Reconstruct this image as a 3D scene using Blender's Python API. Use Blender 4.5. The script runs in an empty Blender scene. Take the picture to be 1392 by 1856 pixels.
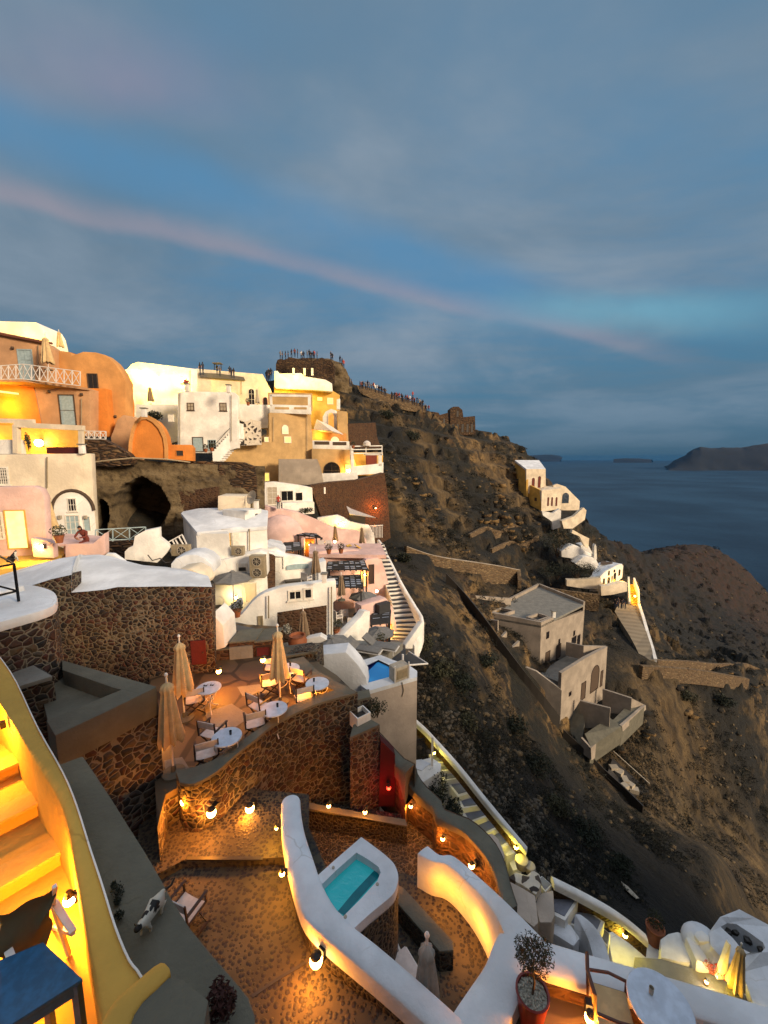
import bpy, bmesh, math, random
import numpy as np
from mathutils import Vector, Matrix, noise
random.seed(7)
SC = bpy.context.scene
COL = SC.collection
PI = math.pi
R = math.radians
# ---------------------------------------------------------------- camera
F = 720.0
PITCH = math.atan(98 / 720.0)
CP, SP = math.cos(PITCH), math.sin(PITCH)
cam = bpy.data.cameras.new("camera")
cam_o = bpy.data.objects.new("camera", cam)
COL.objects.link(cam_o)
cam_o.location = (0, 0, 0)
cam_o.rotation_euler = (PI / 2 - PITCH, 0, 0)
cam.sensor_fit = 'HORIZONTAL'
cam.sensor_width = 36
cam.lens = F / 1392 * 36
cam.clip_start = 0.05
cam.clip_end = 60000
SC.camera = cam_o
SC.render.resolution_x = 768
SC.render.resolution_y = 1024
# ---------------------------------------------------------------- sky, sun, exposure
SC.view_settings.view_transform = 'Standard'
SC.view_settings.look = 'None'
SC.view_settings.exposure = 0.0
SC.view_settings.gamma = 1.0
SC.cycles.use_denoising = True
SC.cycles.max_bounces = 5
SC.cycles.diffuse_bounces = 3
SC.cycles.glossy_bounces = 2
SC.cycles.volume_bounces = 0
SC.cycles.sample_clamp_indirect = 4
SC.cycles.caustics_reflective = False
SC.cycles.caustics_refractive = False

def ray(px, py):
    u = (px - 696) / F
    w = (928 - py) / F
    yc = CP + w * SP
    return Vector((u / yc, 1.0, (w * CP - SP) / yc))

SUN_DIR = Vector((0.80, -0.55, 0.33)).normalized()
sl = bpy.data.lights.new("sun", 'SUN')
sl.energy = 5.0
sl.angle = R(14)
sl.color = (1.0, 0.79, 0.55)
so = bpy.data.objects.new("sun", sl)
COL.objects.link(so)
so.rotation_euler = SUN_DIR.to_track_quat('Z', 'Y').to_euler()

W = bpy.data.worlds.new("World")
SC.world = W
W.use_nodes = True
nt = W.node_tree
nt.nodes.clear()

class NB:
    """tiny node-building helper"""
    def __init__(s, t): s.t = t; s.n = t.nodes; s.l = t.links
    def add(s, typ, **kw):
        n = s.n.new(typ)
        for k, v in kw.items(): setattr(n, k, v)
        return n
    def put(s, sock, v):
        if hasattr(v, 'is_output'): s.l.new(v, sock)
        else:
            if isinstance(v, (tuple, list)) and len(v) == 3 and sock.type == 'RGBA': v = (*v, 1)
            sock.default_value = v
    def math(s, op, a, b=0.0, c=0.0, clamp=False):
        n = s.add('ShaderNodeMath', operation=op, use_clamp=clamp)
        s.put(n.inputs[0], a); s.put(n.inputs[1], b); s.put(n.inputs[2], c)
        return n.outputs[0]
    def vmath(s, op, a, b=None, sc=None):
        n = s.add('ShaderNodeVectorMath', operation=op)
        s.put(n.inputs[0], a)
        if b is not None: s.put(n.inputs[1], b)
        if sc is not None: s.put(n.inputs[3], sc)
        return n.outputs['Value'] if op in ('DOT_PRODUCT', 'LENGTH', 'DISTANCE') else n.outputs[0]
    def mix(s, f, a, b, mode='MIX'):
        n = s.add('ShaderNodeMix', data_type='RGBA', blend_type=mode)
        s.put(n.inputs[0], f); s.put(n.inputs[6], a); s.put(n.inputs[7], b)
        return n.outputs[2]
    def ramp(s, f, stops, interp='LINEAR'):
        n = s.add('ShaderNodeValToRGB')
        n.color_ramp.interpolation = interp
        e = n.color_ramp.elements
        while len(e) < len(stops): e.new(0.5)
        for k, (p, c) in enumerate(stops):
            e[k].position = p
            if isinstance(c, (int, float)): c = (c, c, c)
            e[k].color = (*c, 1)
        s.put(n.inputs[0], f)
        return n.outputs[0]
    def noise(s, v, scale, detail=4, rough=0.55, dist=0.0, out=0):
        n = s.add('ShaderNodeTexNoise')
        s.put(n.inputs['Vector'], v); n.inputs['Scale'].default_value = scale
        n.inputs['Detail'].default_value = detail; n.inputs['Roughness'].default_value = rough
        n.inputs['Distortion'].default_value = dist
        return n.outputs[out]
    def voro(s, v, scale, feature='F1', rand=1.0):
        n = s.add('ShaderNodeTexVoronoi', feature=feature)
        s.put(n.inputs['Vector'], v); n.inputs['Scale'].default_value = scale
        n.inputs['Randomness'].default_value = rand
        return n
    def sep(s, v):
        n = s.add('ShaderNodeSeparateXYZ'); s.put(n.inputs[0], v); return n.outputs
    def comb(s, x, y, z):
        n = s.add('ShaderNodeCombineXYZ')
        for k, q in enumerate((x, y, z)): s.put(n.inputs[k], q)
        return n.outputs[0]
    def smooth(s, v, a, b):
        n = s.add('ShaderNodeMapRange', interpolation_type='SMOOTHSTEP')
        s.put(n.inputs[0], v); n.inputs[1].default_value = a; n.inputs[2].default_value = b
        return n.outputs[0]

b = NB(nt)
tc = b.add('ShaderNodeTexCoord')
D = tc.outputs['Generated']
dx, dy, dz = b.sep(D)
base = b.ramp(b.math('MULTIPLY_ADD', dz, 1.0, 0.05), [
    (0.00, (0.050, 0.100, 0.150)), (0.06, (0.056, 0.115, 0.170)), (0.13, (0.070, 0.155, 0.235)), (0.24, (0.070, 0.180, 0.285)),
    (0.42, (0.085, 0.215, 0.360)), (0.60, (0.095, 0.215, 0.350)), (0.85, (0.120, 0.200, 0.290)), (1.0, (0.14, 0.21, 0.29))])
# high cloud sheet: flat layer seen in perspective
zz = b.math('MAXIMUM', b.math('ADD', dz, 0.12), 0.03)
P = b.comb(b.math('DIVIDE', dx, zz), b.math('DIVIDE', dy, zz), 0.0)
mp = b.add('ShaderNodeMapping'); b.put(mp.inputs[0], P)
mp.inputs['Rotation'].default_value = (0, 0, R(38)); mp.inputs['Scale'].default_value = (0.34, 1.0, 1)
n1 = b.noise(mp.outputs[0], 0.9, 8, 0.58, 0.5)
n2 = b.noise(P, 0.55, 7, 0.55, 0.4)
cl = b.smooth(b.math('ADD', b.math('MULTIPLY', n1, 0.55), b.math('MULTIPLY', n2, 0.5)), 0.38, 0.58)
cl = b.math('MULTIPLY', cl, b.smooth(dz, -0.05, 0.25))
cc = b.mix(b.smooth(n2, 0.35, 0.65), (0.110, 0.175, 0.240), (0.225, 0.285, 0.355))
col = b.mix(b.math('MULTIPLY', cl, 0.95), base, cc)
# long rose streak of cirrus lit by the sunset: a thin band around the sky
def streak(pa, pb, w0, w1, c, amt, a0, a1):
    global col
    A, B = ray(*pa).normalized(), ray(*pb).normalized()
    N = A.cross(B).normalized()
    T = (B - A * A.dot(B)).normalized()
    d = b.vmath('DOT_PRODUCT', D, tuple(N))
    al = b.math('ARCTAN2', b.vmath('DOT_PRODUCT', D, tuple(T)), b.vmath('DOT_PRODUCT', D, tuple(A)))
    ang = A.angle(B)
    wob = b.math('MULTIPLY', b.math('SUBTRACT', b.noise(D, 2.6, 5, 0.55), 0.5), 0.07)
    d = b.math('ADD', d, wob)
    up = b.smooth(d, -w0, 0.0)
    dn = b.smooth(d, w1, 0.0)
    f = b.math('MULTIPLY', up, dn)
    f = b.math('MULTIPLY', f, b.smooth(al, a0 - 0.25, a0 + 0.1))
    f = b.math('MULTIPLY', f, b.smooth(al, a1 + 0.15, a1 - 0.15))
    f = b.math('MULTIPLY', f, b.math('MULTIPLY_ADD', b.noise(D, 5.0, 4, 0.6), 1.1, 0.30), clamp=True)
    col = b.mix(b.math('MULTIPLY', f, amt), col, c)
streak((0, 350), (1130, 625), 0.042, 0.022, (0.31, 0.27, 0.32), 0.55, -0.3, 1.22)
streak((0, 210), (700, 450), 0.07, 0.09, (0.085, 0.225, 0.39), 0.8, -0.3, 1.0)
streak((100, 120), (360, 150), 0.09, 0.07, (0.28, 0.24, 0.33), 0.45, 0.0, 0.22)
streak((900, 560), (1392, 560), 0.05, 0.06, (0.15, 0.34, 0.45), 0.85, 0.12, 0.45)
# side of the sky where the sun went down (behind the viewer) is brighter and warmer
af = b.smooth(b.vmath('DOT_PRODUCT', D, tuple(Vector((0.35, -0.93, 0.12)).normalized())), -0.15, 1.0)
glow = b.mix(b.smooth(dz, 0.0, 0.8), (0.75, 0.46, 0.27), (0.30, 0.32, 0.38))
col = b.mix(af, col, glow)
col = b.mix(b.smooth(dz, 0.72, 0.93), col, (0.78, 0.86, 1.0))     # brighter zenith above the frame, added to lift the ambient light
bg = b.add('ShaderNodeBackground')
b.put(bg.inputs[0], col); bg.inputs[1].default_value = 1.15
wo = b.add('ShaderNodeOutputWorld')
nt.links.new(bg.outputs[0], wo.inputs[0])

# ---------------------------------------------------------------- points from sight lines, real distances
YS = [1.0]      # distance scale of the group being placed
def PY(px, py, Y):
    return ray(px, py) * (Y * YS[0])
def PZ(px, py, z):
    r = ray(px, py); return r * (z / r.z)
def PV(base, py):
    """the point straight above or below BASE at picture row py"""
    X, Y = base[0], base[1]
    w = (928 - py) / F
    # up/fwd = w ; up = z*CP + Y*SP ; fwd = Y*CP - z*SP
    z = (w * Y * CP - Y * SP) / (CP + w * SP)
    return Vector((X, Y, z))
def zat(px, py, Y): return PY(px, py, Y).z

# ---------------------------------------------------------------- materials
MAT = {}
def newmat(name):
    m = bpy.data.materials.new(name); m.use_nodes = True
    t = m.node_tree; t.nodes.clear()
    b = NB(t)
    o = b.add('ShaderNodeOutputMaterial'); p = b.add('ShaderNodeBsdfPrincipled')
    t.links.new(p.outputs[0], o.inputs[0])
    MAT[name] = m
    return m, b, p
def wpos(b):
    return b.add('ShaderNodeNewGeometry').outputs['Position']
def bump(b, p, h, strength=0.5, dist=0.02):
    n = b.add('ShaderNodeBump'); n.inputs['Strength'].default_value = strength; n.inputs['Distance'].default_value = dist
    b.put(n.inputs['Height'], h); b.put(p.inputs['Normal'], n.outputs[0])

def plaster(name, c, var=0.13, rough=0.85, dirt=0.16, scale=1.0):
    m, b, p = newmat(name)
    v = wpos(b)
    n = b.noise(v, 0.7 * scale, 5, 0.6)
    mp = b.add('ShaderNodeMapping'); b.put(mp.inputs[0], v); mp.inputs['Scale'].default_value = (2.2, 2.2, 0.35)
    st = b.noise(mp.outputs[0], 1.2 * scale, 4, 0.6)
    c2 = tuple(x * (1 - var * 2.2) for x in c)
    col = b.mix(b.smooth(n, 0.35, 0.7), c2, c)
    dc = (c[0] * 0.55, c[1] * 0.5, c[2] * 0.42)
    col = b.mix(b.math('MULTIPLY', b.smooth(st, 0.54, 0.8), dirt * 2.5), col, dc)
    b.put(p.inputs['Base Color'], col); p.inputs['Roughness'].default_value = rough
    cr_ = b.smooth(b.voro(b.vmath('ADD', v, b.vmath('SCALE', b.noise(v, 1.5, 3, 0.6, out=1), sc=0.5)), 0.55 * scale, 'DISTANCE_TO_EDGE').outputs['Distance'], 0.012, 0.0)
    b.put(p.inputs['Base Color'], b.mix(b.math('MULTIPLY', cr_, b.math('MULTIPLY', b.smooth(n, 0.5, 0.6), 0.45)), col, dc))
    bump(b, p, b.math('ADD', b.noise(v, 9 * scale, 4, 0.6), b.math('MULTIPLY', n, 2.5)), 0.5, 0.03)
    return m
def flat(name, c, rough=0.6, metal=0.0, nscale=6.0, var=0.2):
    m, b, p = newmat(name)
    v = wpos(b)
    n = b.noise(v, nscale, 3, 0.6)
    b.put(p.inputs['Base Color'], b.mix(b.smooth(n, 0.35, 0.7), tuple(x * (1 - var) for x in c), c))
    p.inputs['Roughness'].default_value = rough; p.inputs['Metallic'].default_value = metal
    return m
def emit(name, c, s, base=(0.8, 0.6, 0.3)):
    m, b, p = newmat(name)
    b.put(p.inputs['Base Color'], base); b.put(p.inputs['Emission Color'], c); p.inputs['Emission Strength'].default_value = s
    return m
def litpane(name, c, s, scale=2.0):
    m, b, p = newmat(name)
    v = wpos(b)
    n = b.noise(v, scale, 2, 0.5)
    b.put(p.inputs['Base Color'], (0.5, 0.4, 0.2)); b.put(p.inputs['Emission Color'], b.mix(b.smooth(n, 0.3, 0.7), tuple(x * 0.6 for x in c), c))
    p.inputs['Emission Strength'].default_value = s
    return m
def stones(name, scale, cols, mortar, mw=0.05, sq=(1, 1, 1), depth=0.05, rough=0.85, jitter=0.25, rand=0.9):
    """rounded field stones in mortar"""
    m, b, p = newmat(name)
    v = wpos(b)
    wn = b.noise(v, scale * 0.9, 2, 0.5, out=1)
    vv = b.vmath('ADD', v, b.vmath('SCALE', b.vmath('SUBTRACT', wn, (0.5, 0.5, 0.5)), sc=jitter / scale * 2))
    mp = b.add('ShaderNodeMapping'); b.put(mp.inputs[0], vv); mp.inputs['Scale'].default_value = sq
    e = b.voro(mp.outputs[0], scale, 'DISTANCE_TO_EDGE', rand)
    f = b.voro(mp.outputs[0], scale, 'F1', rand)
    ed = e.outputs['Distance']
    rnd = b.sep(f.outputs['Color'])
    sc_ = b.ramp(rnd[0], [(k / max(1, len(cols) - 1), c) for k, c in enumerate(cols)])
    sc_ = b.mix(b.math('MULTIPLY', b.noise(v, scale * 4, 4, 0.65), 0.5), sc_, tuple(x * 0.4 for x in cols[0]))
    # big patches where mortar covers more
    big = b.noise(v, 0.55, 4, 0.6)
    w = b.math('MULTIPLY_ADD', b.smooth(big, 0.48, 0.78), 0.13, mw)
    w2 = b.math('MULTIPLY_ADD', rnd[1], 0.06, w)
    mask = b.smooth(b.math('SUBTRACT', ed, w2), 0.0, 0.035)
    mc = b.mix(b.noise(v, 3, 4, 0.6), tuple(x * 0.55 for x in mortar), mortar)
    b.put(p.inputs['Base Color'], b.mix(mask, mc, sc_)); p.inputs['Roughness'].default_value = rough
    h = b.math('ADD', b.math('MULTIPLY', b.smooth(ed, 0.0, 0.35), 1.0), b.math('MULTIPLY', b.noise(v, scale * 5, 4, 0.6), 0.25))
    bump(b, p, h, 0.9, depth)
    return m

plaster('white_plaster', (0.88, 0.85, 0.78), dirt=0.07)
plaster('white_cool', (0.76, 0.78, 0.80), dirt=0.06)
plaster('cream_plaster', (0.80, 0.68, 0.50))
plaster('tan_plaster', (0.56, 0.36, 0.15), dirt=0.1)
plaster('grey_beige_plaster', (0.36, 0.30, 0.235), dirt=0.1)
plaster('pinktan_plaster', (0.56, 0.31, 0.15), dirt=0.14)
plaster('orange_plaster', (0.72, 0.24, 0.035), dirt=0.10)
plaster('dome_plaster', (0.66, 0.31, 0.09), dirt=0.12)
plaster('pink_plaster', (0.74, 0.50, 0.44), dirt=0.08)
plaster('ochre_plaster', (0.64, 0.37, 0.06), dirt=0.04)
plaster('tower_plaster', (0.52, 0.42, 0.33), dirt=0.08)
plaster('yellow_plaster', (0.68, 0.40, 0.08), dirt=0.08)
plaster('concrete', (0.135, 0.125, 0.09), var=0.12, dirt=0.15, scale=2.0)
plaster('concrete_light', (0.22, 0.21, 0.18), var=0.12, dirt=0.15, scale=2.0)
plaster('roof_grey', (0.12, 0.11, 0.10), var=0.12)
plaster('step_grey', (0.20, 0.21, 0.25), var=0.12)
plaster('red_paint', (0.08, 0.005, 0.005))
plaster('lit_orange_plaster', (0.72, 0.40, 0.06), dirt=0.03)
DARKS = [(0.010, 0.008, 0.007), (0.055, 0.020, 0.012), (0.020, 0.018, 0.014), (0.11, 0.075, 0.04), (0.010, 0.010, 0.012), (0.075, 0.024, 0.014), (0.06, 0.056, 0.040)]
stones('stone_wall', 5.0, DARKS, (0.20, 0.175, 0.13), 0.002, (1, 1, 1.25), 0.07)
stones('stone_wall_fine', 5.6, DARKS, (0.18, 0.155, 0.11), 0.003, (1, 1, 1.2), 0.06)
stones('brown_wall', 3.6, [(0.05, 0.022, 0.008), (0.09, 0.035, 0.012), (0.035, 0.016, 0.008), (0.07, 0.03, 0.01)], (0.10, 0.05, 0.02), 0.03, (1, 1, 1.7), 0.05)
stones('dry_wall', 2.2, [(0.04, 0.022, 0.010), (0.16, 0.08, 0.03), (0.07, 0.035, 0.014), (0.22, 0.13, 0.05)], (0.03, 0.017, 0.008), 0.02, (0.7, 0.7, 2.4), 0.12)
stones('hill_wall', 1.6, [(0.12, 0.07, 0.03), (0.2, 0.13, 0.06), (0.09, 0.05, 0.02), (0.25, 0.17, 0.08)], (0.12, 0.08, 0.04), 0.03, (0.8, 0.8, 1.7), 0.10)
stones('spotted_rubble', 1.9, [(0.05, 0.04, 0.03), (0.03, 0.02, 0.02), (0.1, 0.07, 0.05)], (0.75, 0.66, 0.52), 0.16, (1, 1, 1), 0.04)
def pebbles(name, scale, stone, mortar):
    m, b, p = newmat(name); v = wpos(b); f = b.voro(v, scale, 'F1', 0.85); rn = b.sep(f.outputs['Color'])
    d = f.outputs['Distance']; lim = b.math('MULTIPLY_ADD', rn[0], 0.24, 0.34); mask = b.smooth(b.math('SUBTRACT', lim, d), -0.03, 0.05)
    big = b.noise(v, 0.8, 4, 0.6); mc = b.mix(b.smooth(big, 0.35, 0.65), tuple(x * 0.45 for x in mortar), mortar)
    mc = b.mix(b.math('MULTIPLY', b.noise(v, 22, 3, 0.7), 0.5), mc, tuple(x * 0.5 for x in mortar))
    b.put(p.inputs['Base Color'], b.mix(mask, mc, b.mix(rn[1], stone, tuple(x * 1.8 for x in stone)))); b.put(p.inputs['Roughness'], b.mix(mask, (0.8, 0.8, 0.8), (0.6, 0.6, 0.6)))
    bump(b, p, b.math('MULTIPLY', mask, b.math('SUBTRACT', 1.0, d)), 0.7, 0.03)
pebbles('pebble_floor', 13.0, (0.012, 0.008, 0.006), (0.105, 0.082, 0.047))
stones('cobble_dark', 9.0, [(0.02, 0.015, 0.01), (0.035, 0.022, 0.012), (0.012, 0.01, 0.008)], (0.12, 0.10, 0.065), 0.012, (1, 1, 1), 0.04, rough=0.7)
stones('flagstone', 0.75, [(0.10, 0.07, 0.038), (0.06, 0.042, 0.024), (0.13, 0.09, 0.048), (0.08, 0.055, 0.03)], (0.04, 0.026, 0.012), 0.012, (1, 1, 1), 0.015, rough=0.6, rand=0.7)
flat('black_metal', (0.01, 0.012, 0.016), 0.4, 0.6)
flat('white_metal', (0.78, 0.74, 0.68), 0.4)
flat('dark_wood', (0.028, 0.014, 0.010), 0.5)
flat('brown_wood', (0.10, 0.028, 0.012), 0.45)
flat('white_canvas', (0.66, 0.60, 0.55), 0.9)
flat('beige_canvas', (0.62, 0.44, 0.22), 0.95)
flat('brown_canvas', (0.22, 0.15, 0.09), 0.95)
flat('grey_canvas', (0.17, 0.165, 0.155), 0.95)
flat('olive_canvas', (0.10, 0.085, 0.045), 0.95)
flat('table_white', (0.55, 0.62, 0.72), 0.35)
flat('blue_paint', (0.012, 0.10, 0.22), 0.45, var=0.35, nscale=14)
flat('blue_shutter', (0.34, 0.44, 0.46), 0.6)
flat('blue_door', (0.03, 0.055, 0.085), 0.6)
flat('white_frame', (0.75, 0.70, 0.60), 0.5)
flat('dark_glass', (0.012, 0.012, 0.014), 0.15)
flat('ac_metal', (0.42, 0.36, 0.27), 0.5)
flat('ac_beige', (0.30, 0.24, 0.15), 0.5)
flat('grille_dark', (0.03, 0.025, 0.02), 0.5)
flat('terracotta', (0.30, 0.09, 0.03), 0.7)
flat('red_pot', (0.20, 0.018, 0.008), 0.35)
flat('pebbles_white', (0.45, 0.42, 0.33), 0.7, nscale=30, var=0.6)
flat('foliage_dark', (0.018, 0.026, 0.010), 0.8, nscale=3, var=0.6)
flat('foliage_olive', (0.055, 0.055, 0.022), 0.8, nscale=5, var=0.6)
flat('foliage_red', (0.05, 0.012, 0.008), 0.8, nscale=5, var=0.6)
flat('bark', (0.08, 0.05, 0.03), 0.9)
flat('fur_white', (0.55, 0.50, 0.40), 0.9, nscale=20)
flat('fur_black', (0.008, 0.007, 0.006), 0.8)
flat('skin', (0.42, 0.20, 0.12), 0.6)
flat('hair_dark', (0.012, 0.008, 0.006), 0.7)
flat('hair_red', (0.16, 0.02, 0.008), 0.7)
flat('cloth_maroon', (0.16, 0.03, 0.018), 0.9)
flat('cloth_black', (0.012, 0.012, 0.014), 0.9)
flat('cloth_navy', (0.02, 0.03, 0.06), 0.9)
flat('cloth_white', (0.7, 0.66, 0.6), 0.9)
flat('cloth_red', (0.4, 0.05, 0.03), 0.9)
flat('cloth_grey', (0.16, 0.16, 0.17), 0.9)
flat('tile_red', (0.20, 0.07, 0.035), 0.8)
flat('cable_pale', (0.35, 0.27, 0.16), 0.7)
flat('slate_awning', (0.02, 0.028, 0.034), 0.8)
flat('steel_dark', (0.03, 0.025, 0.02), 0.5, 0.5)
flat('slat_dark', (0.022, 0.022, 0.025), 0.6)
flat('slat_pale', (0.33, 0.36, 0.42), 0.5)
emit('bulb', (1.0, 0.50, 0.13), 30)
emit('bulb_hot', (1.0, 0.72, 0.36), 60)
emit('bulb_yellow', (1.0, 0.80, 0.15), 30)
emit('bulb_red', (1.0, 0.02, 0.01), 5)
litpane('lit_window', (1.0, 0.62, 0.13), 1.5)
litpane('lit_orange', (1.0, 0.38, 0.04), 1.0)
litpane('lit_pale', (1.0, 0.78, 0.28), 1.5)
# water
m, b, p = newmat('tub_water')
v = wpos(b)
b.put(p.inputs['Base Color'], b.mix(b.noise(v, 1.5, 2), (0.02, 0.30, 0.33), (0.05, 0.42, 0.44))); p.inputs['Roughness'].default_value = 0.08
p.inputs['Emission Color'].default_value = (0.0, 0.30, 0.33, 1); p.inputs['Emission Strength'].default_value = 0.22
bump(b, p, b.noise(v, 7, 4, 0.6, 0.6), 0.5, 0.03)
m, b, p = newmat('pool_water')
v = wpos(b)
b.put(p.inputs['Base Color'], b.mix(b.noise(v, 0.8, 2), (0.02, 0.15, 0.36), (0.03, 0.22, 0.48))); p.inputs['Roughness'].default_value = 0.1
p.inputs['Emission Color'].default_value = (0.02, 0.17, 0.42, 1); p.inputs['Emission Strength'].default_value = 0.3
bump(b, p, b.noise(v, 7, 4, 0.6, 0.6), 0.4, 0.03)
flat('pool_deep', (0.005, 0.012, 0.10), 0.2)
m, b, p = newmat('sea')
v = wpos(b)
big = b.noise(v, 0.004, 4, 0.55)
b.put(p.inputs['Base Color'], b.mix(b.smooth(big, 0.35, 0.7), (0.004, 0.015, 0.034), (0.016, 0.045, 0.082))); p.inputs['Roughness'].default_value = 0.45
p.inputs['IOR'].default_value = 1.33
bump(b, p, b.noise(v, 0.05, 8, 0.7), 0.4, 3.0)
# terrain
m, b, p = newmat('hillside')
v = wpos(b)
gn = b.add('ShaderNodeNewGeometry').outputs['Normal']
nz = b.sep(gn)[2]
na = b.noise(v, 0.06, 6, 0.6); nb_ = b.noise(v, 0.35, 7, 0.65); nc = b.noise(v, 1.6, 6, 0.7)
rock = b.ramp(nb_, [(0.25, (0.030, 0.018, 0.009)), (0.42, (0.085, 0.056, 0.026)), (0.52, (0.27, 0.195, 0.090)), (0.66, (0.16, 0.105, 0.045)), (0.8, (0.06, 0.04, 0.02))])
rock = b.mix(b.math('MULTIPLY', b.smooth(nc, 0.55, 0.64), 0.5), rock, (0.030, 0.018, 0.010))
scrub = b.ramp(nc, [(0.3, (0.004, 0.005, 0.003)), (0.55, (0.013, 0.013, 0.006)), (0.75, (0.040, 0.033, 0.015))])
f = b.smooth(b.math('ADD', b.math('MULTIPLY', na, 0.7), b.math('ADD', b.math('MULTIPLY', nb_, 0.4), b.math('MULTIPLY', nz, 0.22))), 0.62, 0.72)
col = b.mix(f, rock, scrub)
fine = b.noise(v, 0.32, 9, 0.7)
col = b.mix(b.math('MULTIPLY', b.smooth(fine, 0.53, 0.56), 0.92), col, (0.011, 0.009, 0.004))
col = b.mix(b.math('MULTIPLY', b.smooth(b.noise(v, 0.16, 6, 0.7), 0.54, 0.62), b.smooth(fine, 0.55, 0.45)), col, (0.30, 0.235, 0.125))
yy = b.sep(v)
# red-brown ash soil of the far spur, toward the water
far = b.math('MULTIPLY', b.smooth(yy[1], 95, 150), b.smooth(yy[0], 62, 90))
ash = b.mix(b.smooth(nb_, 0.35, 0.65), (0.010, 0.007, 0.003), (0.040, 0.014, 0.006))
ash = b.mix(b.smooth(nc, 0.45, 0.65), ash, (0.018, 0.014, 0.008))
col = b.mix(far, col, ash)
att = b.add('ShaderNodeAttribute'); att.attribute_name = 'scrub'
scr2 = b.mix(b.smooth(nc, 0.35, 0.7), (0.003, 0.004, 0.002), (0.014, 0.012, 0.006))
col = b.mix(b.math('MULTIPLY', att.outputs['Fac'], b.smooth(b.math('ADD', nb_, b.math('MULTIPLY', nc, 0.3)), 0.86, 0.62)), col, scr2)
at2 = b.add('ShaderNodeAttribute'); at2.attribute_name = 'bare'
mp = b.add('ShaderNodeMapping'); b.put(mp.inputs[0], v); mp.inputs['Scale'].default_value = (1.0, 1.0, 0.22); mp.inputs['Rotation'].default_value = (0.3, 0, 0.5)
bs = b.noise(mp.outputs[0], 0.45, 7, 0.65)
tan = b.ramp(bs, [(0.36, (0.022, 0.016, 0.008)), (0.5, (0.115, 0.084, 0.042)), (0.7, (0.27, 0.20, 0.10))])
col = b.mix(b.math('MULTIPLY', at2.outputs['Fac'], b.smooth(b.math('ADD', at2.outputs['Fac'], na), 0.6, 0.95)), col, tan)
b.put(p.inputs['Base Color'], b.mix(1.0, col, b.mix(att.outputs['Fac'], (0.92, 0.78, 0.60), (0.50, 0.46, 0.38)), 'MULTIPLY')); p.inputs['Roughness'].default_value = 0.95
bump(b, p, b.math('ADD', b.math('MULTIPLY', nb_, 2.0), b.math('ADD', nc, b.math('MULTIPLY', fine, 0.8))), 1.0, 0.55)
m, b, p = newmat('far_rock')
v = wpos(b)
b.put(p.inputs['Base Color'], b.mix(b.smooth(b.noise(v, 0.006, 6, 0.6), 0.35, 0.65), (0.002, 0.006, 0.012), (0.005, 0.010, 0.018))); p.inputs['Roughness'].default_value = 1.0

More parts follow.
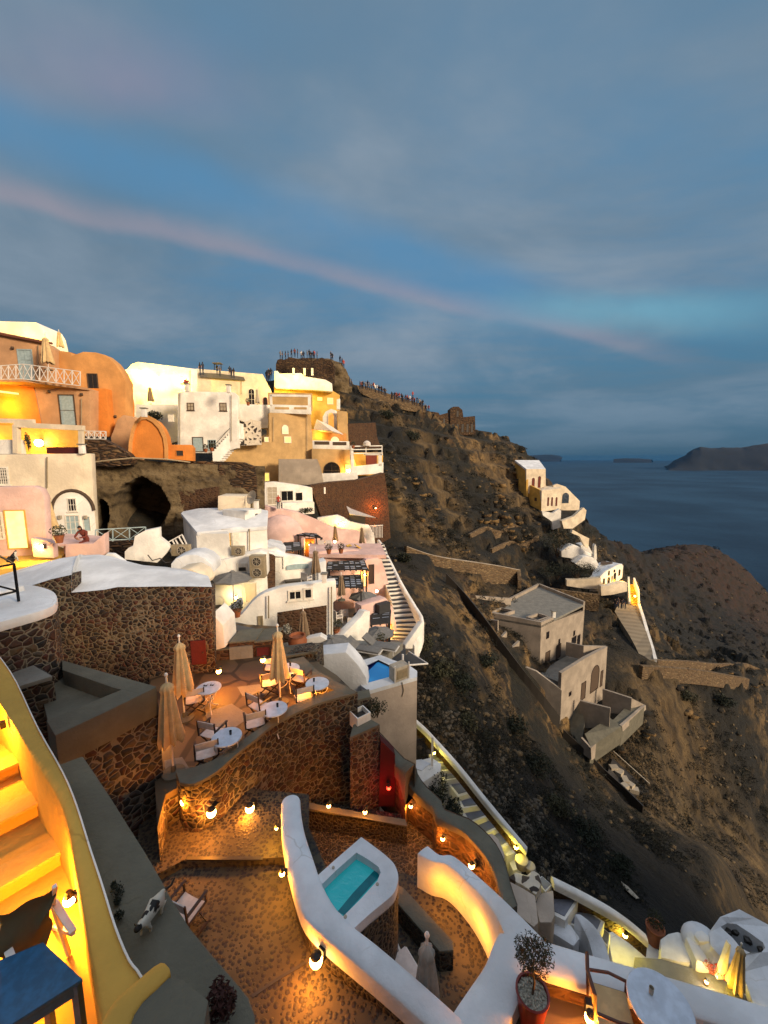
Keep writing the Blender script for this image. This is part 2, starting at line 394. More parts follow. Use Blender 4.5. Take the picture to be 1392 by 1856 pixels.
# ---------------------------------------------------------------- mesh building
ORG = {}
def setp(o, label=None, cat=None, group=None, kind=None):
    if label: o['label'] = label
    if cat: o['category'] = cat
    if group: o['group'] = group
    if kind: o['kind'] = kind
    return o
def thing(name, label, cat, loc, group=None, rz=0.0):
    o = bpy.data.objects.new(name, None); COL.objects.link(o)
    o.empty_display_size = 0.2
    o.location = loc; o.rotation_euler = (0, 0, rz)
    ORG[o.name] = Vector(loc)
    return setp(o, label, cat, group)
class MB:
    def __init__(s): s.v = []; s.f = []; s.mi = []; s.cur = 0
    def poly(s, pts):
        n = len(s.v); s.v += [Vector(p) for p in pts]; s.f.append(list(range(n, n + len(pts)))); s.mi.append(s.cur); return s
    def faces(s, vs, fs):
        n = len(s.v); s.v += [Vector(p) for p in vs]
        for f in fs: s.f.append([n + i for i in f]); s.mi.append(s.cur)
        return s
    def prism(s, lo, hi):
        """closed solid between two rings of points"""
        n = len(lo); 
        fs = [list(range(n))[::-1], [n + i for i in range(n)]]
        for i in range(n):
            j = (i + 1) % n; fs.append([i, j, n + j, n + i])
        return s.faces(list(lo) + list(hi), fs)
    def block(s, fp, z0, z1):
        a = 0.0
        for i in range(len(fp)):
            x0, y0 = fp[i][0], fp[i][1]; x1, y1 = fp[(i + 1) % len(fp)][0], fp[(i + 1) % len(fp)][1]; a += x0 * y1 - x1 * y0
        if a < 0: fp = list(fp)[::-1]
        z1f = z1 if callable(z1) else (lambda p: z1)
        z0f = z0 if callable(z0) else (lambda p: z0)
        return s.prism([(p[0], p[1], z0f(p)) for p in fp], [(p[0], p[1], z1f(p)) for p in fp])
    def box(s, c, size, rz=0.0, tilt=None):
        hx, hy, hz = size[0] / 2, size[1] / 2, size[2] / 2
        M = Matrix.Rotation(rz, 3, 'Z')
        if tilt: M = M @ Matrix.Rotation(tilt, 3, 'X')
        c = Vector(c)
        vs = [c + M @ Vector((x * hx, y * hy, z * hz)) for z in (-1, 1) for x, y in ((-1, -1), (1, -1), (1, 1), (-1, 1))]
        return s.faces(vs, [(3, 2, 1, 0), (4, 5, 6, 7), (0, 1, 5, 4), (1, 2, 6, 5), (2, 3, 7, 6), (3, 0, 4, 7)])
    def bar(s, p, q, w, h=None):
        """square bar between two points"""
        p, q = Vector(p), Vector(q); h = h or w
        d = (q - p).normalized()
        up = Vector((0, 0, 1)) if abs(d.z) < 0.95 else Vector((0, 1, 0))
        x = d.cross(up).normalized(); y = x.cross(d)
        r = [x * a * w / 2 + y * c * h / 2 for a, c in ((-1, -1), (1, -1), (1, 1), (-1, 1))]
        return s.prism([p + k for k in r], [q + k for k in r])
    def tube(s, pts, rad, n=8, caps=True):
        pts = [Vector(p) for p in pts]
        rad = rad if isinstance(rad, (list, tuple)) else [rad] * len(pts)
        rings = []
        x = None
        for i, p in enumerate(pts):
            d = (pts[min(i + 1, len(pts) - 1)] - pts[max(i - 1, 0)]).normalized()
            if x is None:
                up = Vector((0, 0, 1)) if abs(d.z) < 0.9 else Vector((1, 0, 0))
                x = d.cross(up).normalized()
            else:
                x = (x - d * x.dot(d)).normalized()
            y = d.cross(x)
            rings.append([p + (x * math.cos(2 * PI * k / n) + y * math.sin(2 * PI * k / n)) * rad[i] for k in range(n)])
        vs = [q for r_ in rings for q in r_]
        fs = []
        for i in range(len(rings) - 1):
            for k in range(n):
                a, c = i * n + k, i * n + (k + 1) % n
                fs.append((a, c, c + n, a + n))
        if caps: fs.append(tuple(range(n))[::-1]); fs.append(tuple((len(rings) - 1) * n + k for k in range(n)))
        return s.faces(vs, fs)
    def lathe(s, c, prof, n=24, sx=1.0, sy=1.0, flute=0.0, nf=8):
        c = Vector(c); vs = []; fs = []
        for r_, z in prof:
            for k in range(n):
                a = 2 * PI * k / n
                rr = r_ * (1 + flute * math.cos(nf * a))
                vs.append(c + Vector((rr * math.cos(a) * sx, rr * math.sin(a) * sy, z)))
        for i in range(len(prof) - 1):
            for k in range(n):
                a, d = i * n + k, i * n + (k + 1) % n
                fs.append((a, d, d + n, a + n))
        fs.append(tuple(range(n))[::-1]); fs.append(tuple((len(prof) - 1) * n + k for k in range(n)))
        return s.faces(vs, fs)
    def ico(s, c, r_, sub=1, jit=0.0, sc=(1, 1, 1)):
        bm = bmesh.new(); bmesh.ops.create_icosphere(bm, subdivisions=sub, radius=1.0)
        c = Vector(c)
        vs = [c + Vector((v.co.x * sc[0], v.co.y * sc[1], v.co.z * sc[2])) * r_ * (1 + random.uniform(-jit, jit)) for v in bm.verts]
        bm.verts.index_update()
        fs = [[v.index for v in f.verts] for f in bm.faces]
        bm.free()
        return s.faces(vs, fs)
    def build(s, name, mat, parent=None, bevel=0.0, segs=2, smooth=False, origin=None, mats=None, **kw):
        me = bpy.data.meshes.new(name)
        if parent is not None:
            q = parent; o = Vector((0, 0, 0))
            while q is not None and q.name in ORG:
                o = ORG[q.name]; 
                if q.parent is None: break
                q = q.parent
            if parent.get('_local'): o = Vector((0, 0, 0))
        elif origin is not None: o = Vector(origin)
        else:
            xs = [v.x for v in s.v]; ys = [v.y for v in s.v]; zs = [v.z for v in s.v]
            o = Vector(((min(xs) + max(xs)) / 2, (min(ys) + max(ys)) / 2, min(zs)))
        me.from_pydata([v - o for v in s.v], [], s.f)
        me.update()
        bm = bmesh.new(); bm.from_mesh(me)
        for k, f in enumerate(bm.faces): f.material_index = s.mi[k] if mats else 0
        if not kw.get('nomerge'): bmesh.ops.remove_doubles(bm, verts=bm.verts, dist=1e-4)
        if not kw.get('nonorm'): bmesh.ops.recalc_face_normals(bm, faces=bm.faces)
        if bevel > 0:
            es = [e for e in bm.edges if len(e.link_faces) == 2 and e.calc_face_angle(0) > 0.5]
            try: bmesh.ops.bevel(bm, geom=es, offset=bevel, segments=segs, affect='EDGES', clamp_overlap=True, profile=0.6)
            except Exception: pass
        bm.to_mesh(me); bm.free()
        for x in (mats or [mat]): me.materials.append(MAT[x] if isinstance(x, str) else x)
        if smooth or bevel > 0:
            for pl in me.polygons: pl.use_smooth = True
            if not kw.get('allsmooth'):
                try: me.set_sharp_from_angle(angle=R(38 if bevel > 0 else 50))
                except Exception: pass
        ob = bpy.data.objects.new(name, me); COL.objects.link(ob)
        if parent is not None: ob.parent = parent; ORG[ob.name] = ORG[parent.name] if parent.name in ORG else Vector((0, 0, 0))
        else: ob.location = o; ORG[ob.name] = o
        return ob
def clone(o, loc=None, rz=None, label=None, group=None, parent=None, mat=None):
    c = o.copy(); COL.objects.link(c)
    if parent is not None: c.parent = parent
    if loc is not None: c.location = loc
    if rz is not None: c.rotation_euler = (0, 0, rz)
    if label: c['label'] = label
    if group: c['group'] = group
    for ch in list(o.children): clone(ch, parent=c)
    return c

class Face:
    """vertical plane through A and B (left to right as seen from the camera)"""
    def __init__(s, A, B):
        s.A = Vector((A[0], A[1], 0)); s.B = Vector((B[0], B[1], 0))
        s.u = (s.B - s.A).normalized(); s.L = (s.B - s.A).length
        s.n = Vector((s.u.y, -s.u.x, 0))
        if s.n.dot((s.A + s.B) / 2) > 0: s.n = -s.n
    def hit(s, px, py):
        r = ray(px, py); t = s.A.dot(s.n) / r.dot(s.n); p = r * t
        return ((p - s.A).dot(s.u), p.z)
    def pt(s, q, z, out=0.0):
        p = s.A + s.u * q + s.n * out; return Vector((p.x, p.y, z))
    def P(s, px, py, out=0.0):
        q, z = s.hit(px, py); return s.pt(q, z, out)
    def rect(s, x0, y0, x1, y1):
        ym, xm = (y0 + y1) / 2, (x0 + x1) / 2
        return s.hit(x0, ym)[0], s.hit(xm, y1)[1], s.hit(x1, ym)[0], s.hit(xm, y0)[1]   # s0,z0,s1,z1
    def right(s, depth=5.0): return Face(s.B, s.B - s.n * depth)
    def left(s, depth=5.0): return Face(s.A - s.n * depth, s.A)
def fplate(mb, f, pts, o0, o1):
    """solid on face f: outline pts [(s,z)], from offset o0 to o1"""
    return mb.prism([f.pt(q, z, o0) for q, z in pts], [f.pt(q, z, o1) for q, z in pts])
def frect(mb, f, s0, z0, s1, z1, o0, o1):
    return fplate(mb, f, [(s0, z0), (s1, z0), (s1, z1), (s0, z1)], o0, o1)
def arch(s0, z0, s1, z1, n=8, rise=None):
    r_ = (s1 - s0) / 2; cx = (s0 + s1) / 2
    rise = rise if rise is not None else r_
    zs = z1 - rise
    pts = [(s0, z0), (s1, z0)]
    for k in range(n + 1):
        a = PI * k / n; pts.append((cx + r_ * math.cos(a), zs + rise * math.sin(a)))
    return pts
def ring(mb, f, outer, inner, o0, o1):
    """frame between two matching outlines"""
    n = len(outer)
    V_ = [f.pt(q, z, o1) for q, z in outer] + [f.pt(q, z, o1) for q, z in inner] + [f.pt(q, z, o0) for q, z in outer] + [f.pt(q, z, o0) for q, z in inner]
    fs = []
    for i in range(n):
        j = (i + 1) % n
        fs += [(i, j, n + j, n + i), (2 * n + i, 2 * n + j, j, i), (n + i, n + j, 3 * n + j, 3 * n + i), (2 * n + j, 2 * n + i, 3 * n + i, 3 * n + j)]
    return mb.faces(V_, fs)
def window(par, f, x0, y0, x1, y1, pane='dark_glass', frame='white_frame', name='window', arc=False, fw=0.07, grid=(2, 2), sill=True, label=None):
    """window or door with frame and pane, placed by sight lines on the face"""
    s0, z0, s1, z1 = f.rect(x0, y0, x1, y1)
    return window_w(par, f, s0, z0, s1, z1, pane, frame, name, arc, fw, grid, sill, label)
def window_w(par, f, s0, z0, s1, z1, pane='dark_glass', frame='white_frame', name='window', arc=False, fw=0.07, grid=(2, 2), sill=True, label=None):
    outer = arch(s0, z0, s1, z1) if arc else [(s0, z0), (s1, z0), (s1, z1), (s0, z1)]
    inner = arch(s0 + fw, z0 + fw, s1 - fw, z1 - fw) if arc else [(s0 + fw, z0 + fw), (s1 - fw, z0 + fw), (s1 - fw, z1 - fw), (s0 + fw, z1 - fw)]
    m_ = MB(); ring(m_, f, outer, inner, -0.02, 0.05)
    if grid:
        gw = fw * 0.45
        for k in range(1, grid[0]):
            q = s0 + (s1 - s0) * k / grid[0]; frect(m_, f, q - gw / 2, z0 + fw, q + gw / 2, z1 - fw - (0 if not arc else (s1 - s0) * 0.1), 0.012, 0.035)
        for k in range(1, grid[1]):
            z = z0 + (z1 - z0) * k / grid[1]; frect(m_, f, s0 + fw, z - gw / 2, s1 - fw, z + gw / 2, 0.012, 0.032)
    if sill: frect(m_, f, s0 - 0.06, z0 - 0.06, s1 + 0.06, z0 - 0.001, -0.02, 0.09)
    w = m_.build(name, frame, par)
    pm = MB(); fplate(pm, f, inner, -0.01, 0.010); pm.build('pane' if name == 'window' else 'panel', pane, w)
    if label: w['label'] = label
    return w
def shutter(par, f, x0, y0, x1, y1, mat='blue_shutter'):
    s0, z0, s1, z1 = f.rect(x0, y0, x1, y1)
    m_ = MB(); frect(m_, f, s0, z0, s1, z1, -0.01, 0.06)
    for k in range(7):
        z = z0 + (z1 - z0) * (k + 0.5) / 7; frect(m_, f, s0 + 0.05, z - 0.02, s1 - 0.05, z + 0.02, 0.06, 0.075)
    return m_.build('shutter', mat, par)

def outline_top(f, pts): return [f.hit(x, y) for x, y in pts]
def slab_poly(mb, pts3, thick):
    """floor slab from an arbitrary 3-D outline"""
    return mb.prism([Vector(p) - Vector((0, 0, thick)) for p in pts3], [Vector(p) for p in pts3])
def facade(par, name, f, pts, depth, mat, bevel=0.06, out=0.0, zlow=None):
    """wall block: outline given as picture points on face f, extruded backwards by depth"""
    q = [f.hit(x, y) for x, y in pts]
    if zlow is not None: q = [(s_, z_ if k < len(q) - 2 else zlow) for k, (s_, z_) in enumerate(q)]
    m_ = MB(); fplate(m_, f, q, out, -depth)
    return m_.build(name, mat, par, bevel=bevel)
def sweep(mb, pts, w, h_or_bottom, round_top=True, n=7, absolute=False):
    """wall along path pts (3-D points of its top centre line); w widths; bottom z absolute or wall height"""
    pts = [Vector(p) for p in pts]; N = len(pts)
    ws = w if isinstance(w, (list, tuple)) else [w] * N
    bs = h_or_bottom if isinstance(h_or_bottom, (list, tuple)) else [h_or_bottom] * N
    rings = []
    for i, p in enumerate(pts):
        d = pts[min(i + 1, N - 1)] - pts[max(i - 1, 0)]; d.z = 0; d.normalize()
        x = Vector((d.y, -d.x, 0)); hw = ws[i] / 2
        zb = bs[i] if absolute else p.z - bs[i]
        sec = [p + x * hw + Vector((0, 0, zb - p.z))]
        if round_top:
            rr = min(hw, 0.9 * hw)
            for k in range(n + 1):
                a = PI * k / n
                sec.append(p + x * hw * math.cos(a) + Vector((0, 0, -rr * 0.75 + rr * 0.75 * math.sin(a))))
        else:
            sec += [p + x * hw, p - x * hw]
        sec.append(p - x * hw + Vector((0, 0, zb - p.z)))
        rings.append(sec)
    m_ = len(rings[0]); vs = [q for r_ in rings for q in r_]; fs = []
    for i in range(N - 1):
        for k in range(m_):
            a, c = i * m_ + k, i * m_ + (k + 1) % m_
            fs.append((a, c, c + m_, a + m_))
    fs.append(tuple(range(m_))[::-1]); fs.append(tuple((N - 1) * m_ + k for k in range(m_)))
    return mb.faces(vs, fs)
def smoothpath(pts, n=4):
    """Catmull-Rom through points (tuples of any length)"""
    pts = [tuple(p) for p in pts]; out = []
    P_ = [pts[0]] + pts + [pts[-1]]
    for i in range(1, len(P_) - 2):
        p0, p1, p2, p3 = P_[i - 1], P_[i], P_[i + 1], P_[i + 2]
        for k in range(n):
            t = k / n
            out.append(tuple(0.5 * ((2 * b_) + (-a_ + c_) * t + (2 * a_ - 5 * b_ + 4 * c_ - d_) * t * t + (-a_ + 3 * b_ - 3 * c_ + d_) * t ** 3) for a_, b_, c_, d_ in zip(p0, p1, p2, p3)))
    out.append(pts[-1]); return out

LN = [0]
def glow_light(p, power, color=(1.0, 0.29, 0.02), rad=0.08, parent=None):
    l = bpy.data.lights.new("lamp_light", 'POINT'); l.energy = power; l.color = color; l.shadow_soft_size = rad
    l.cycles.max_bounces = 3
    o = bpy.data.objects.new("lamp_light", l); COL.objects.link(o)
    if parent is not None:
        o.parent = parent; o.location = Vector(p) - ORG[parent.name]
    else: o.location = p
    LN[0] += 1
    return o
def lamp(p, n, power, label, color=(1.0, 0.29, 0.02), rad=0.105, mat='bulb', group='lit wall lamps', name='wall_lamp', out=0.16):
    """lantern on a wall: back plate, bracket, glass globe with its light; n = direction away from the wall"""
    p = Vector(p); n = Vector(n); n.z = 0
    if n.length < 0.01: n = Vector((0, -1, 0))
    n.normalize()
    t = thing(name, label, 'lamp', p, group)
    m_ = MB(); c = p + n * out
    m_.box(p + n * 0.015, (rad * 1.1, rad * 1.1, rad * 1.8), math.atan2(n.y, n.x)); m_.tube([p, p + n * out * 0.6 + Vector((0, 0, 0.02)), c + Vector((0, 0, rad + 0.02))], 0.012, 6)
    m_.lathe(c + Vector((0, 0, rad * 0.8)), [(rad * 0.9, 0), (rad * 0.7, 0.025), (0.02, 0.05)], 10)
    m_.build('bracket', 'steel_dark', t)
    g = MB(); g.ico(c, rad, 2); g.build('globe', mat, t, smooth=True)
    glow_light(c + n * (rad + 0.06), power, color, rad, t)
    return t
# ================================================================ TERRAIN, SEA, FAR LAND
CTRL = [  # picture point and distance of visible ground
 (600,655,100),(640,705,104),(700,722,108),(780,748,113),(830,775,118),(870,786,124),(910,790,128),(945,812,128),(975,835,126),
 (1000,880,122),(1040,925,118),(1075,965,116),(1100,978,135),(1140,985,155),(1180,998,190),(1230,988,235),(1280,990,255),(1330,1015,262),(1365,1045,262),(1392,1075,262),
 (640,780,84),(700,800,80),(760,800,92),(830,830,96),(890,850,102),(940,880,106),
 (705,950,60),(700,870,66),(740,900,68),(800,900,80),(860,900,88),(920,930,92),(980,980,90),(1010,1000,92),
 (720,985,56),(790,985,62),(850,1000,68),(920,1010,78),(980,1040,84),
 (720,1040,44),(780,1040,52),(850,1060,58),(930,1040,72),(1040,1075,84),(1130,1080,84),(1090,1100,78),(1110,1140,70),(1170,1200,63),
 (1200,1130,95),(1280,1150,120),(1392,1160,140),(1250,1060,170),(1330,1080,200),(1200,1190,72),(1392,1225,82),(1300,1205,78),
 (1150,1060,110),(1190,1040,150),(1170,1100,88),
 (760,1120,36),(800,1150,37),(850,1170,40),(900,1210,43),(980,1260,46),(1000,1320,45),(1060,1380,44),(1110,1400,45),(1170,1280,54),(1150,1230,58),(1230,1260,60),(1330,1290,66),
 (770,1200,31),(830,1240,32),(880,1290,33),(930,1350,33),(980,1400,33),(1040,1450,33),(1100,1500,33),
 (775,1290,27),(830,1340,27),(880,1400,26.5),(930,1460,25.5),(970,1510,25),(1010,1550,24.5),(1070,1600,24),(1130,1640,23.5),
 (1200,1620,27),(1250,1600,30),(1300,1560,35),(1180,1400,47),(1200,1480,42),(1250,1500,46),(1300,1400,58),(1392,1380,66),(1392,1500,56),(1392,1600,44),(1330,1640,33),(1230,1350,56),
 (1392,1650,38),
]
HID = [  # direction column, distance, height: ground the picture hides
 (600,130,8),(700,140,0),(800,150,-12),(900,160,-25),(960,160,-40),(1050,170,-60),(560,180,-10),(700,220,-50),(900,240,-90),(1100,300,-112),(1250,330,-114),(1392,310,-116),(1500,300,-116),
 (300,110,10),(100,90,10),(-200,80,12),(-600,60,8),(300,200,-60),(-200,220,-70),(700,330,-116),(300,380,-116),(-400,380,-116),
 (520,78,2),(450,62,-1),(400,54,-3),(320,52,-3),(250,50,-2),(160,40,0),(60,36,1),(-100,40,4),(-400,40,4),
 (580,64,-8),(520,56,-9.5),(600,56,-11),(660,55,-13),(640,46,-13.5),(560,44,-12.5),(480,42,-10),
 (430,31,-8.5),(350,29,-6.5),(250,28,-6),(150,27,-5.5),(50,22,-5.5),(-100,24,-5),(-400,26,-5),
 (600,34,-14),(680,36,-15.5),(560,27,-14),(640,27,-16),(700,30,-17.5),(450,24,-11),(380,20,-9.8),
 (500,15,-12),(600,17,-15),(690,20,-18.5),(740,24,-20),(300,13,-11),(150,12,-10),(0,12,-8),(-300,12,-7),
 (700,12,-15),(850,15,-20),(1000,18,-25),(1150,19,-27),(1300,20,-29),(1400,22,-33),(1600,22,-34),(900,10,-18),(500,8,-13),(200,6,-12),(1100,8,-18),(1400,8,-20),(700,6,-14),(1700,60,-80),(1600,100,-90),(1700,160,-110),(1500,200,-100),
 (1490,260,-112),(1700,30,-50),(-300,6,-9),(0,7,-9),(700,4,-14),(1800,8,-22),
]
cp = []
for px, py, Y in CTRL:
    r_ = ray(px, py); cp.append((r_.x, math.log(Y), r_.z))
for px, Y, z in HID:
    cp.append(((px - 696) / F, math.log(Y), z / Y))
cp = np.array(cp)
SA = 1.35
def tps_fit(cp, lam=2e-3):
    x = np.stack([cp[:, 0] * SA, cp[:, 1]], 1); n = len(x)
    d = np.linalg.norm(x[:, None] - x[None], axis=2); K = np.where(d > 0, d * d * np.log(d + 1e-12), 0) + lam * np.eye(n)
    Pm = np.hstack([np.ones((n, 1)), x]); A = np.zeros((n + 3, n + 3)); A[:n, :n] = K; A[:n, n:] = Pm; A[n:, :n] = Pm.T
    return x, np.linalg.solve(A, np.concatenate([cp[:, 2], np.zeros(3)]))
TX, TW = tps_fit(cp)
def tps(a, bq):
    q = np.stack([np.ravel(a) * SA, np.ravel(bq)], 1); out = np.empty(len(q))
    for s in range(0, len(q), 20000):
        k = q[s:s + 20000]; d = np.linalg.norm(k[:, None] - TX[None], axis=2)
        U = np.where(d > 0, d * d * np.log(d + 1e-12), 0)
        out[s:s + 20000] = U @ TW[:-3] + TW[-3] + k @ TW[-2:]
    return out
NA, NBQ = 560, 520
aa = np.linspace(-2.2, 1.75, NA); bb = np.linspace(math.log(4), math.log(340), NBQ)
AG, BG = np.meshgrid(aa, bb)
RG = tps(AG, BG).reshape(AG.shape)
YG = np.exp(BG); XG = AG * YG; ZG = RG * YG
ZG = np.maximum(ZG, -116)
XG = XG.copy(); YG = YG.copy()
# small-scale relief: ledges, gullies and boulders
flatv = np.stack([XG.ravel(), YG.ravel(), ZG.ravel()], 1)
disp = np.empty(len(flatv)); 
for i, (x, y, z) in enumerate(flatv):
    v = Vector((x * 0.09, y * 0.09, z * 0.05))
    rgh = noise.ridged_multi_fractal(v, 0.9, 2.1, 5, 0.9, 2.0) - 1.1
    f2 = noise.fractal(Vector((x * 0.45, y * 0.45, z * 0.45)), 0.8, 2.1, 4)
    disp[i] = 0.75 * rgh + 0.55 * f2
amp = np.clip((YG.ravel() - 18) / 40, 0.25, 1.6)
# calmer under the town
town = np.clip((0.06 - AG.ravel()) / 0.15, 0, 1) * np.clip((80 - YG.ravel()) / 20, 0, 1)
amp = amp * (1 - 0.8 * town)
ZG = ZG + (disp * amp).reshape(ZG.shape)
ph = ZG / 3.4 + 0.35 * disp.reshape(ZG.shape) + XG * 0.02
fr__ = ph - np.floor(ph)
ZG = ZG + (np.clip((fr__ - 0.35) / 0.3, 0, 1) - fr__) * 1.5 * (amp * np.clip((YG.ravel() - 25) / 30, 0, 1)).reshape(ZG.shape)
def TZ(x, y):
    a = (x / y - aa[0]) / (aa[1] - aa[0]); bq = (math.log(y) - bb[0]) / (bb[1] - bb[0])
    i = min(max(int(a), 0), NA - 2); j = min(max(int(bq), 0), NBQ - 2); fa, fb = a - i, bq - j
    return ((ZG[j, i] * (1 - fa) + ZG[j, i + 1] * fa) * (1 - fb) + (ZG[j + 1, i] * (1 - fa) + ZG[j + 1, i + 1] * fa) * fb)
me = bpy.data.meshes.new('hillside')
vs = np.stack([XG.ravel(), YG.ravel(), ZG.ravel()], 1)
idx = np.arange(NA * NBQ).reshape(NBQ, NA)
q = np.stack([idx[:-1, :-1], idx[:-1, 1:], idx[1:, 1:], idx[1:, :-1]], -1).reshape(-1, 4)
me.vertices.add(len(vs)); me.vertices.foreach_set('co', vs.ravel())
me.loops.add(len(q) * 4); me.loops.foreach_set('vertex_index', q.ravel())
me.polygons.add(len(q)); me.polygons.foreach_set('loop_start', np.arange(0, len(q) * 4, 4))
me.update(calc_edges=True)
me.polygons.foreach_set('use_smooth', [True] * len(q))
# scrub density: zones where the bushes grow thick (seen from above as dark patches)
SCR = [(850,1250,33,8),(800,1180,36,7),(930,1400,31,8),(1020,1500,31,9),(1130,1560,30,8),(870,1020,70,10),(780,930,74,7),(1000,1000,92,9),(1210,1100,95,22),(1300,1160,110,26),(780,1160,34,6),(820,1290,29,6),(900,1330,32,8),(980,1450,31,8),(1080,1600,26,7),(1180,1680,24,6),(1320,1560,36,9),(1380,1400,62,12),(1270,1470,46,9),(740,860,72,7),(930,930,92,7),(1250,1120,150,40),(1180,1260,52,6),(1300,1330,62,14),
       (720,760,88,8),(850,900,86,8),(1250,1620,28,7),(1350,1450,56,14),(880,970,80,8),(960,1010,86,8),(1120,1010,120,12),(760,1000,57,5),(1060,1110,74,6),(1150,1150,68,4)]
sc_pts = [(PY(x, y, Y), rad) for x, y, Y, rad in SCR]
fac = np.zeros(len(vs))
for P0, rad in sc_pts:
    d2 = ((vs[:, 0] - P0.x) ** 2 + (vs[:, 1] - P0.y) ** 2) / rad ** 2
    fac = np.maximum(fac, np.exp(-d2))
at = me.attributes.new('scrub', 'FLOAT', 'POINT'); at.data.foreach_set('value', fac.astype(np.float32))
BARE = [(1220,1420,46,8),(1300,1540,40,8),(1200,1500,43,6),(1380,1580,48,9),(1250,1480,46,7),(735,930,66,5),(765,960,63,4),(1200,1260,57,6),(1260,1250,60,6),(930,900,100,5),(860,1045,66,5),(700,730,96,5),(800,880,84,5),(880,830,104,6),(700,880,66,4),(830,960,77,3.5),(920,865,106,5),(760,790,94,4)]
fb_ = np.zeros(len(vs))
for x, y, Y, rad in BARE:
    P0 = PY(x, y, Y); fb_ = np.maximum(fb_, np.exp(-((vs[:, 0] - P0.x) ** 2 + (vs[:, 1] - P0.y) ** 2) / rad ** 2))
at = me.attributes.new('bare', 'FLOAT', 'POINT'); at.data.foreach_set('value', fb_.astype(np.float32))
me.materials.append(MAT['hillside'])
hill = bpy.data.objects.new('hillside', me); COL.objects.link(hill)
setp(hill, 'steep rocky caldera hillside with dry scrub', kind='structure')

# sea
m_ = MB()
n = 96; S = 21000
for ring_r0, ring_r1 in ((0.0, 2000.0), (2000.0, 9000.0), (9000.0, S)):
    for k in range(n):
        a0, a1 = 2 * PI * k / n, 2 * PI * (k + 1) / n
        if ring_r0 == 0: m_.poly([(0, 0, -112), (ring_r1 * math.cos(a0), ring_r1 * math.sin(a0), -112), (ring_r1 * math.cos(a1), ring_r1 * math.sin(a1), -112)])
        else: m_.poly([(ring_r0 * math.cos(a0), ring_r0 * math.sin(a0), -112), (ring_r1 * math.cos(a0), ring_r1 * math.sin(a0), -112), (ring_r1 * math.cos(a1), ring_r1 * math.sin(a1), -112), (ring_r0 * math.cos(a1), ring_r0 * math.sin(a1), -112)])
sea = m_.build('sea', 'sea', origin=(0, 0, -112)); setp(sea, 'dark blue evening sea of the caldera', kind='structure')

def island(name, label, prof, Y, deep, seedv):
    """headland from its skyline (picture points at distance Y), with real depth and craggy slopes"""
    pts = []
    for i in range(len(prof) - 1):
        (x0, y0), (x1, y1) = prof[i], prof[i + 1]
        st = max(2, int(abs(x1 - x0) / 3))
        for k in range(st): pts.append((x0 + (x1 - x0) * k / st, y0 + (y1 - y0) * k / st))
    pts.append(prof[-1])
    NR = 26; vs = []; fs = []
    for i, (x, y) in enumerate(pts):
        top = PY(x, y, Y + deep * 0.35)
        for j in range(NR):
            t = j / (NR - 1)                      # 0 shore in front .. 1 shore behind
            yy_ = Y + deep * t
            h = max(top.z + 112, 1.0)
            prof_h = math.sin(min(t / 0.38, 1.0) * PI / 2) ** 1.15 if t < 0.38 else math.cos((t - 0.38) / 0.62 * PI / 2) ** 0.8
            xx = top.x * (yy_ / top.y)
            nz_ = noise.fractal(Vector((xx * 0.002 + seedv, yy_ * 0.002, 0)), 0.8, 2.1, 5)
            z = -114 + h * prof_h * (1 + 0.22 * nz_ * (1 if t < 0.34 else 0.0)) + 2 * prof_h
            vs.append((xx, yy_ + nz_ * deep * 0.06, z))
    for i in range(len(pts) - 1):
        for j in range(NR - 1):
            a = i * NR + j; fs.append((a, a + NR, a + NR + 1, a + 1))
    m_ = MB(); m_.faces(vs, fs)
    o = m_.build(name, 'far_rock', smooth=True); setp(o, label, kind='structure'); return o
island('headland', 'dark headland across the water with a flat summit', [(1206,847),(1212,842),(1222,834),(1238,826),(1255,816),(1270,810),(1290,812),(1320,811),(1345,811),(1365,807),(1385,804),(1420,800),(1500,802),(1600,806),(1700,812)], 3600, 1500, 0)
island('distant_shore', 'low distant island on the horizon beyond the cape', [(955,826),(985,824),(1000,824),(1012,826),(1018,829)], 12000, 2500, 5)
island('distant_shore', 'faint low islet in the middle of the strait', [(1112,832),(1130,830.5),(1160,831),(1182,833)], 9500, 900, 9)

# unseen rock mass behind the viewer, added to keep the near terraces in shade
m_ = MB()
vs = []; fs = []; NX, NY = 40, 16
for i in range(NX + 1):
    for j in range(NY + 1):
        x = 2.2 + 70 * i / NX; y = -0.8 - 22 * j / NY
        top = 3.6 - 0.115 * x + 0.8 * noise.fractal(Vector((x * 0.15, y * 0.15, 2)), 0.8, 2.1, 4)
        vs.append((x, y, top))
for i in range(NX):
    for j in range(NY): a = i * (NY + 1) + j; fs.append((a, a + NY + 1, a + NY + 2, a + 1))
m_.faces(vs, fs)
fr_i = [i * (NY + 1) for i in range(NX + 1)]
b0 = len(m_.v); m_.v += [Vector((vs[i][0], vs[i][1] + 0.0, -60)) for i in fr_i]
for k in range(NX): m_.f.append([fr_i[k], fr_i[k + 1], b0 + k + 1, b0 + k]); m_.mi.append(0)
lf = list(range(NY + 1)); b1 = len(m_.v); m_.v += [Vector((vs[i][0], vs[i][1], -60)) for i in lf]
for k in range(NY): m_.f.append([lf[k], lf[k + 1], b1 + k + 1, b1 + k]); m_.mi.append(0)
o = m_.build('cliff', 'hillside'); setp(o, 'added rock mass shading the near terraces from behind the viewer', kind='structure')
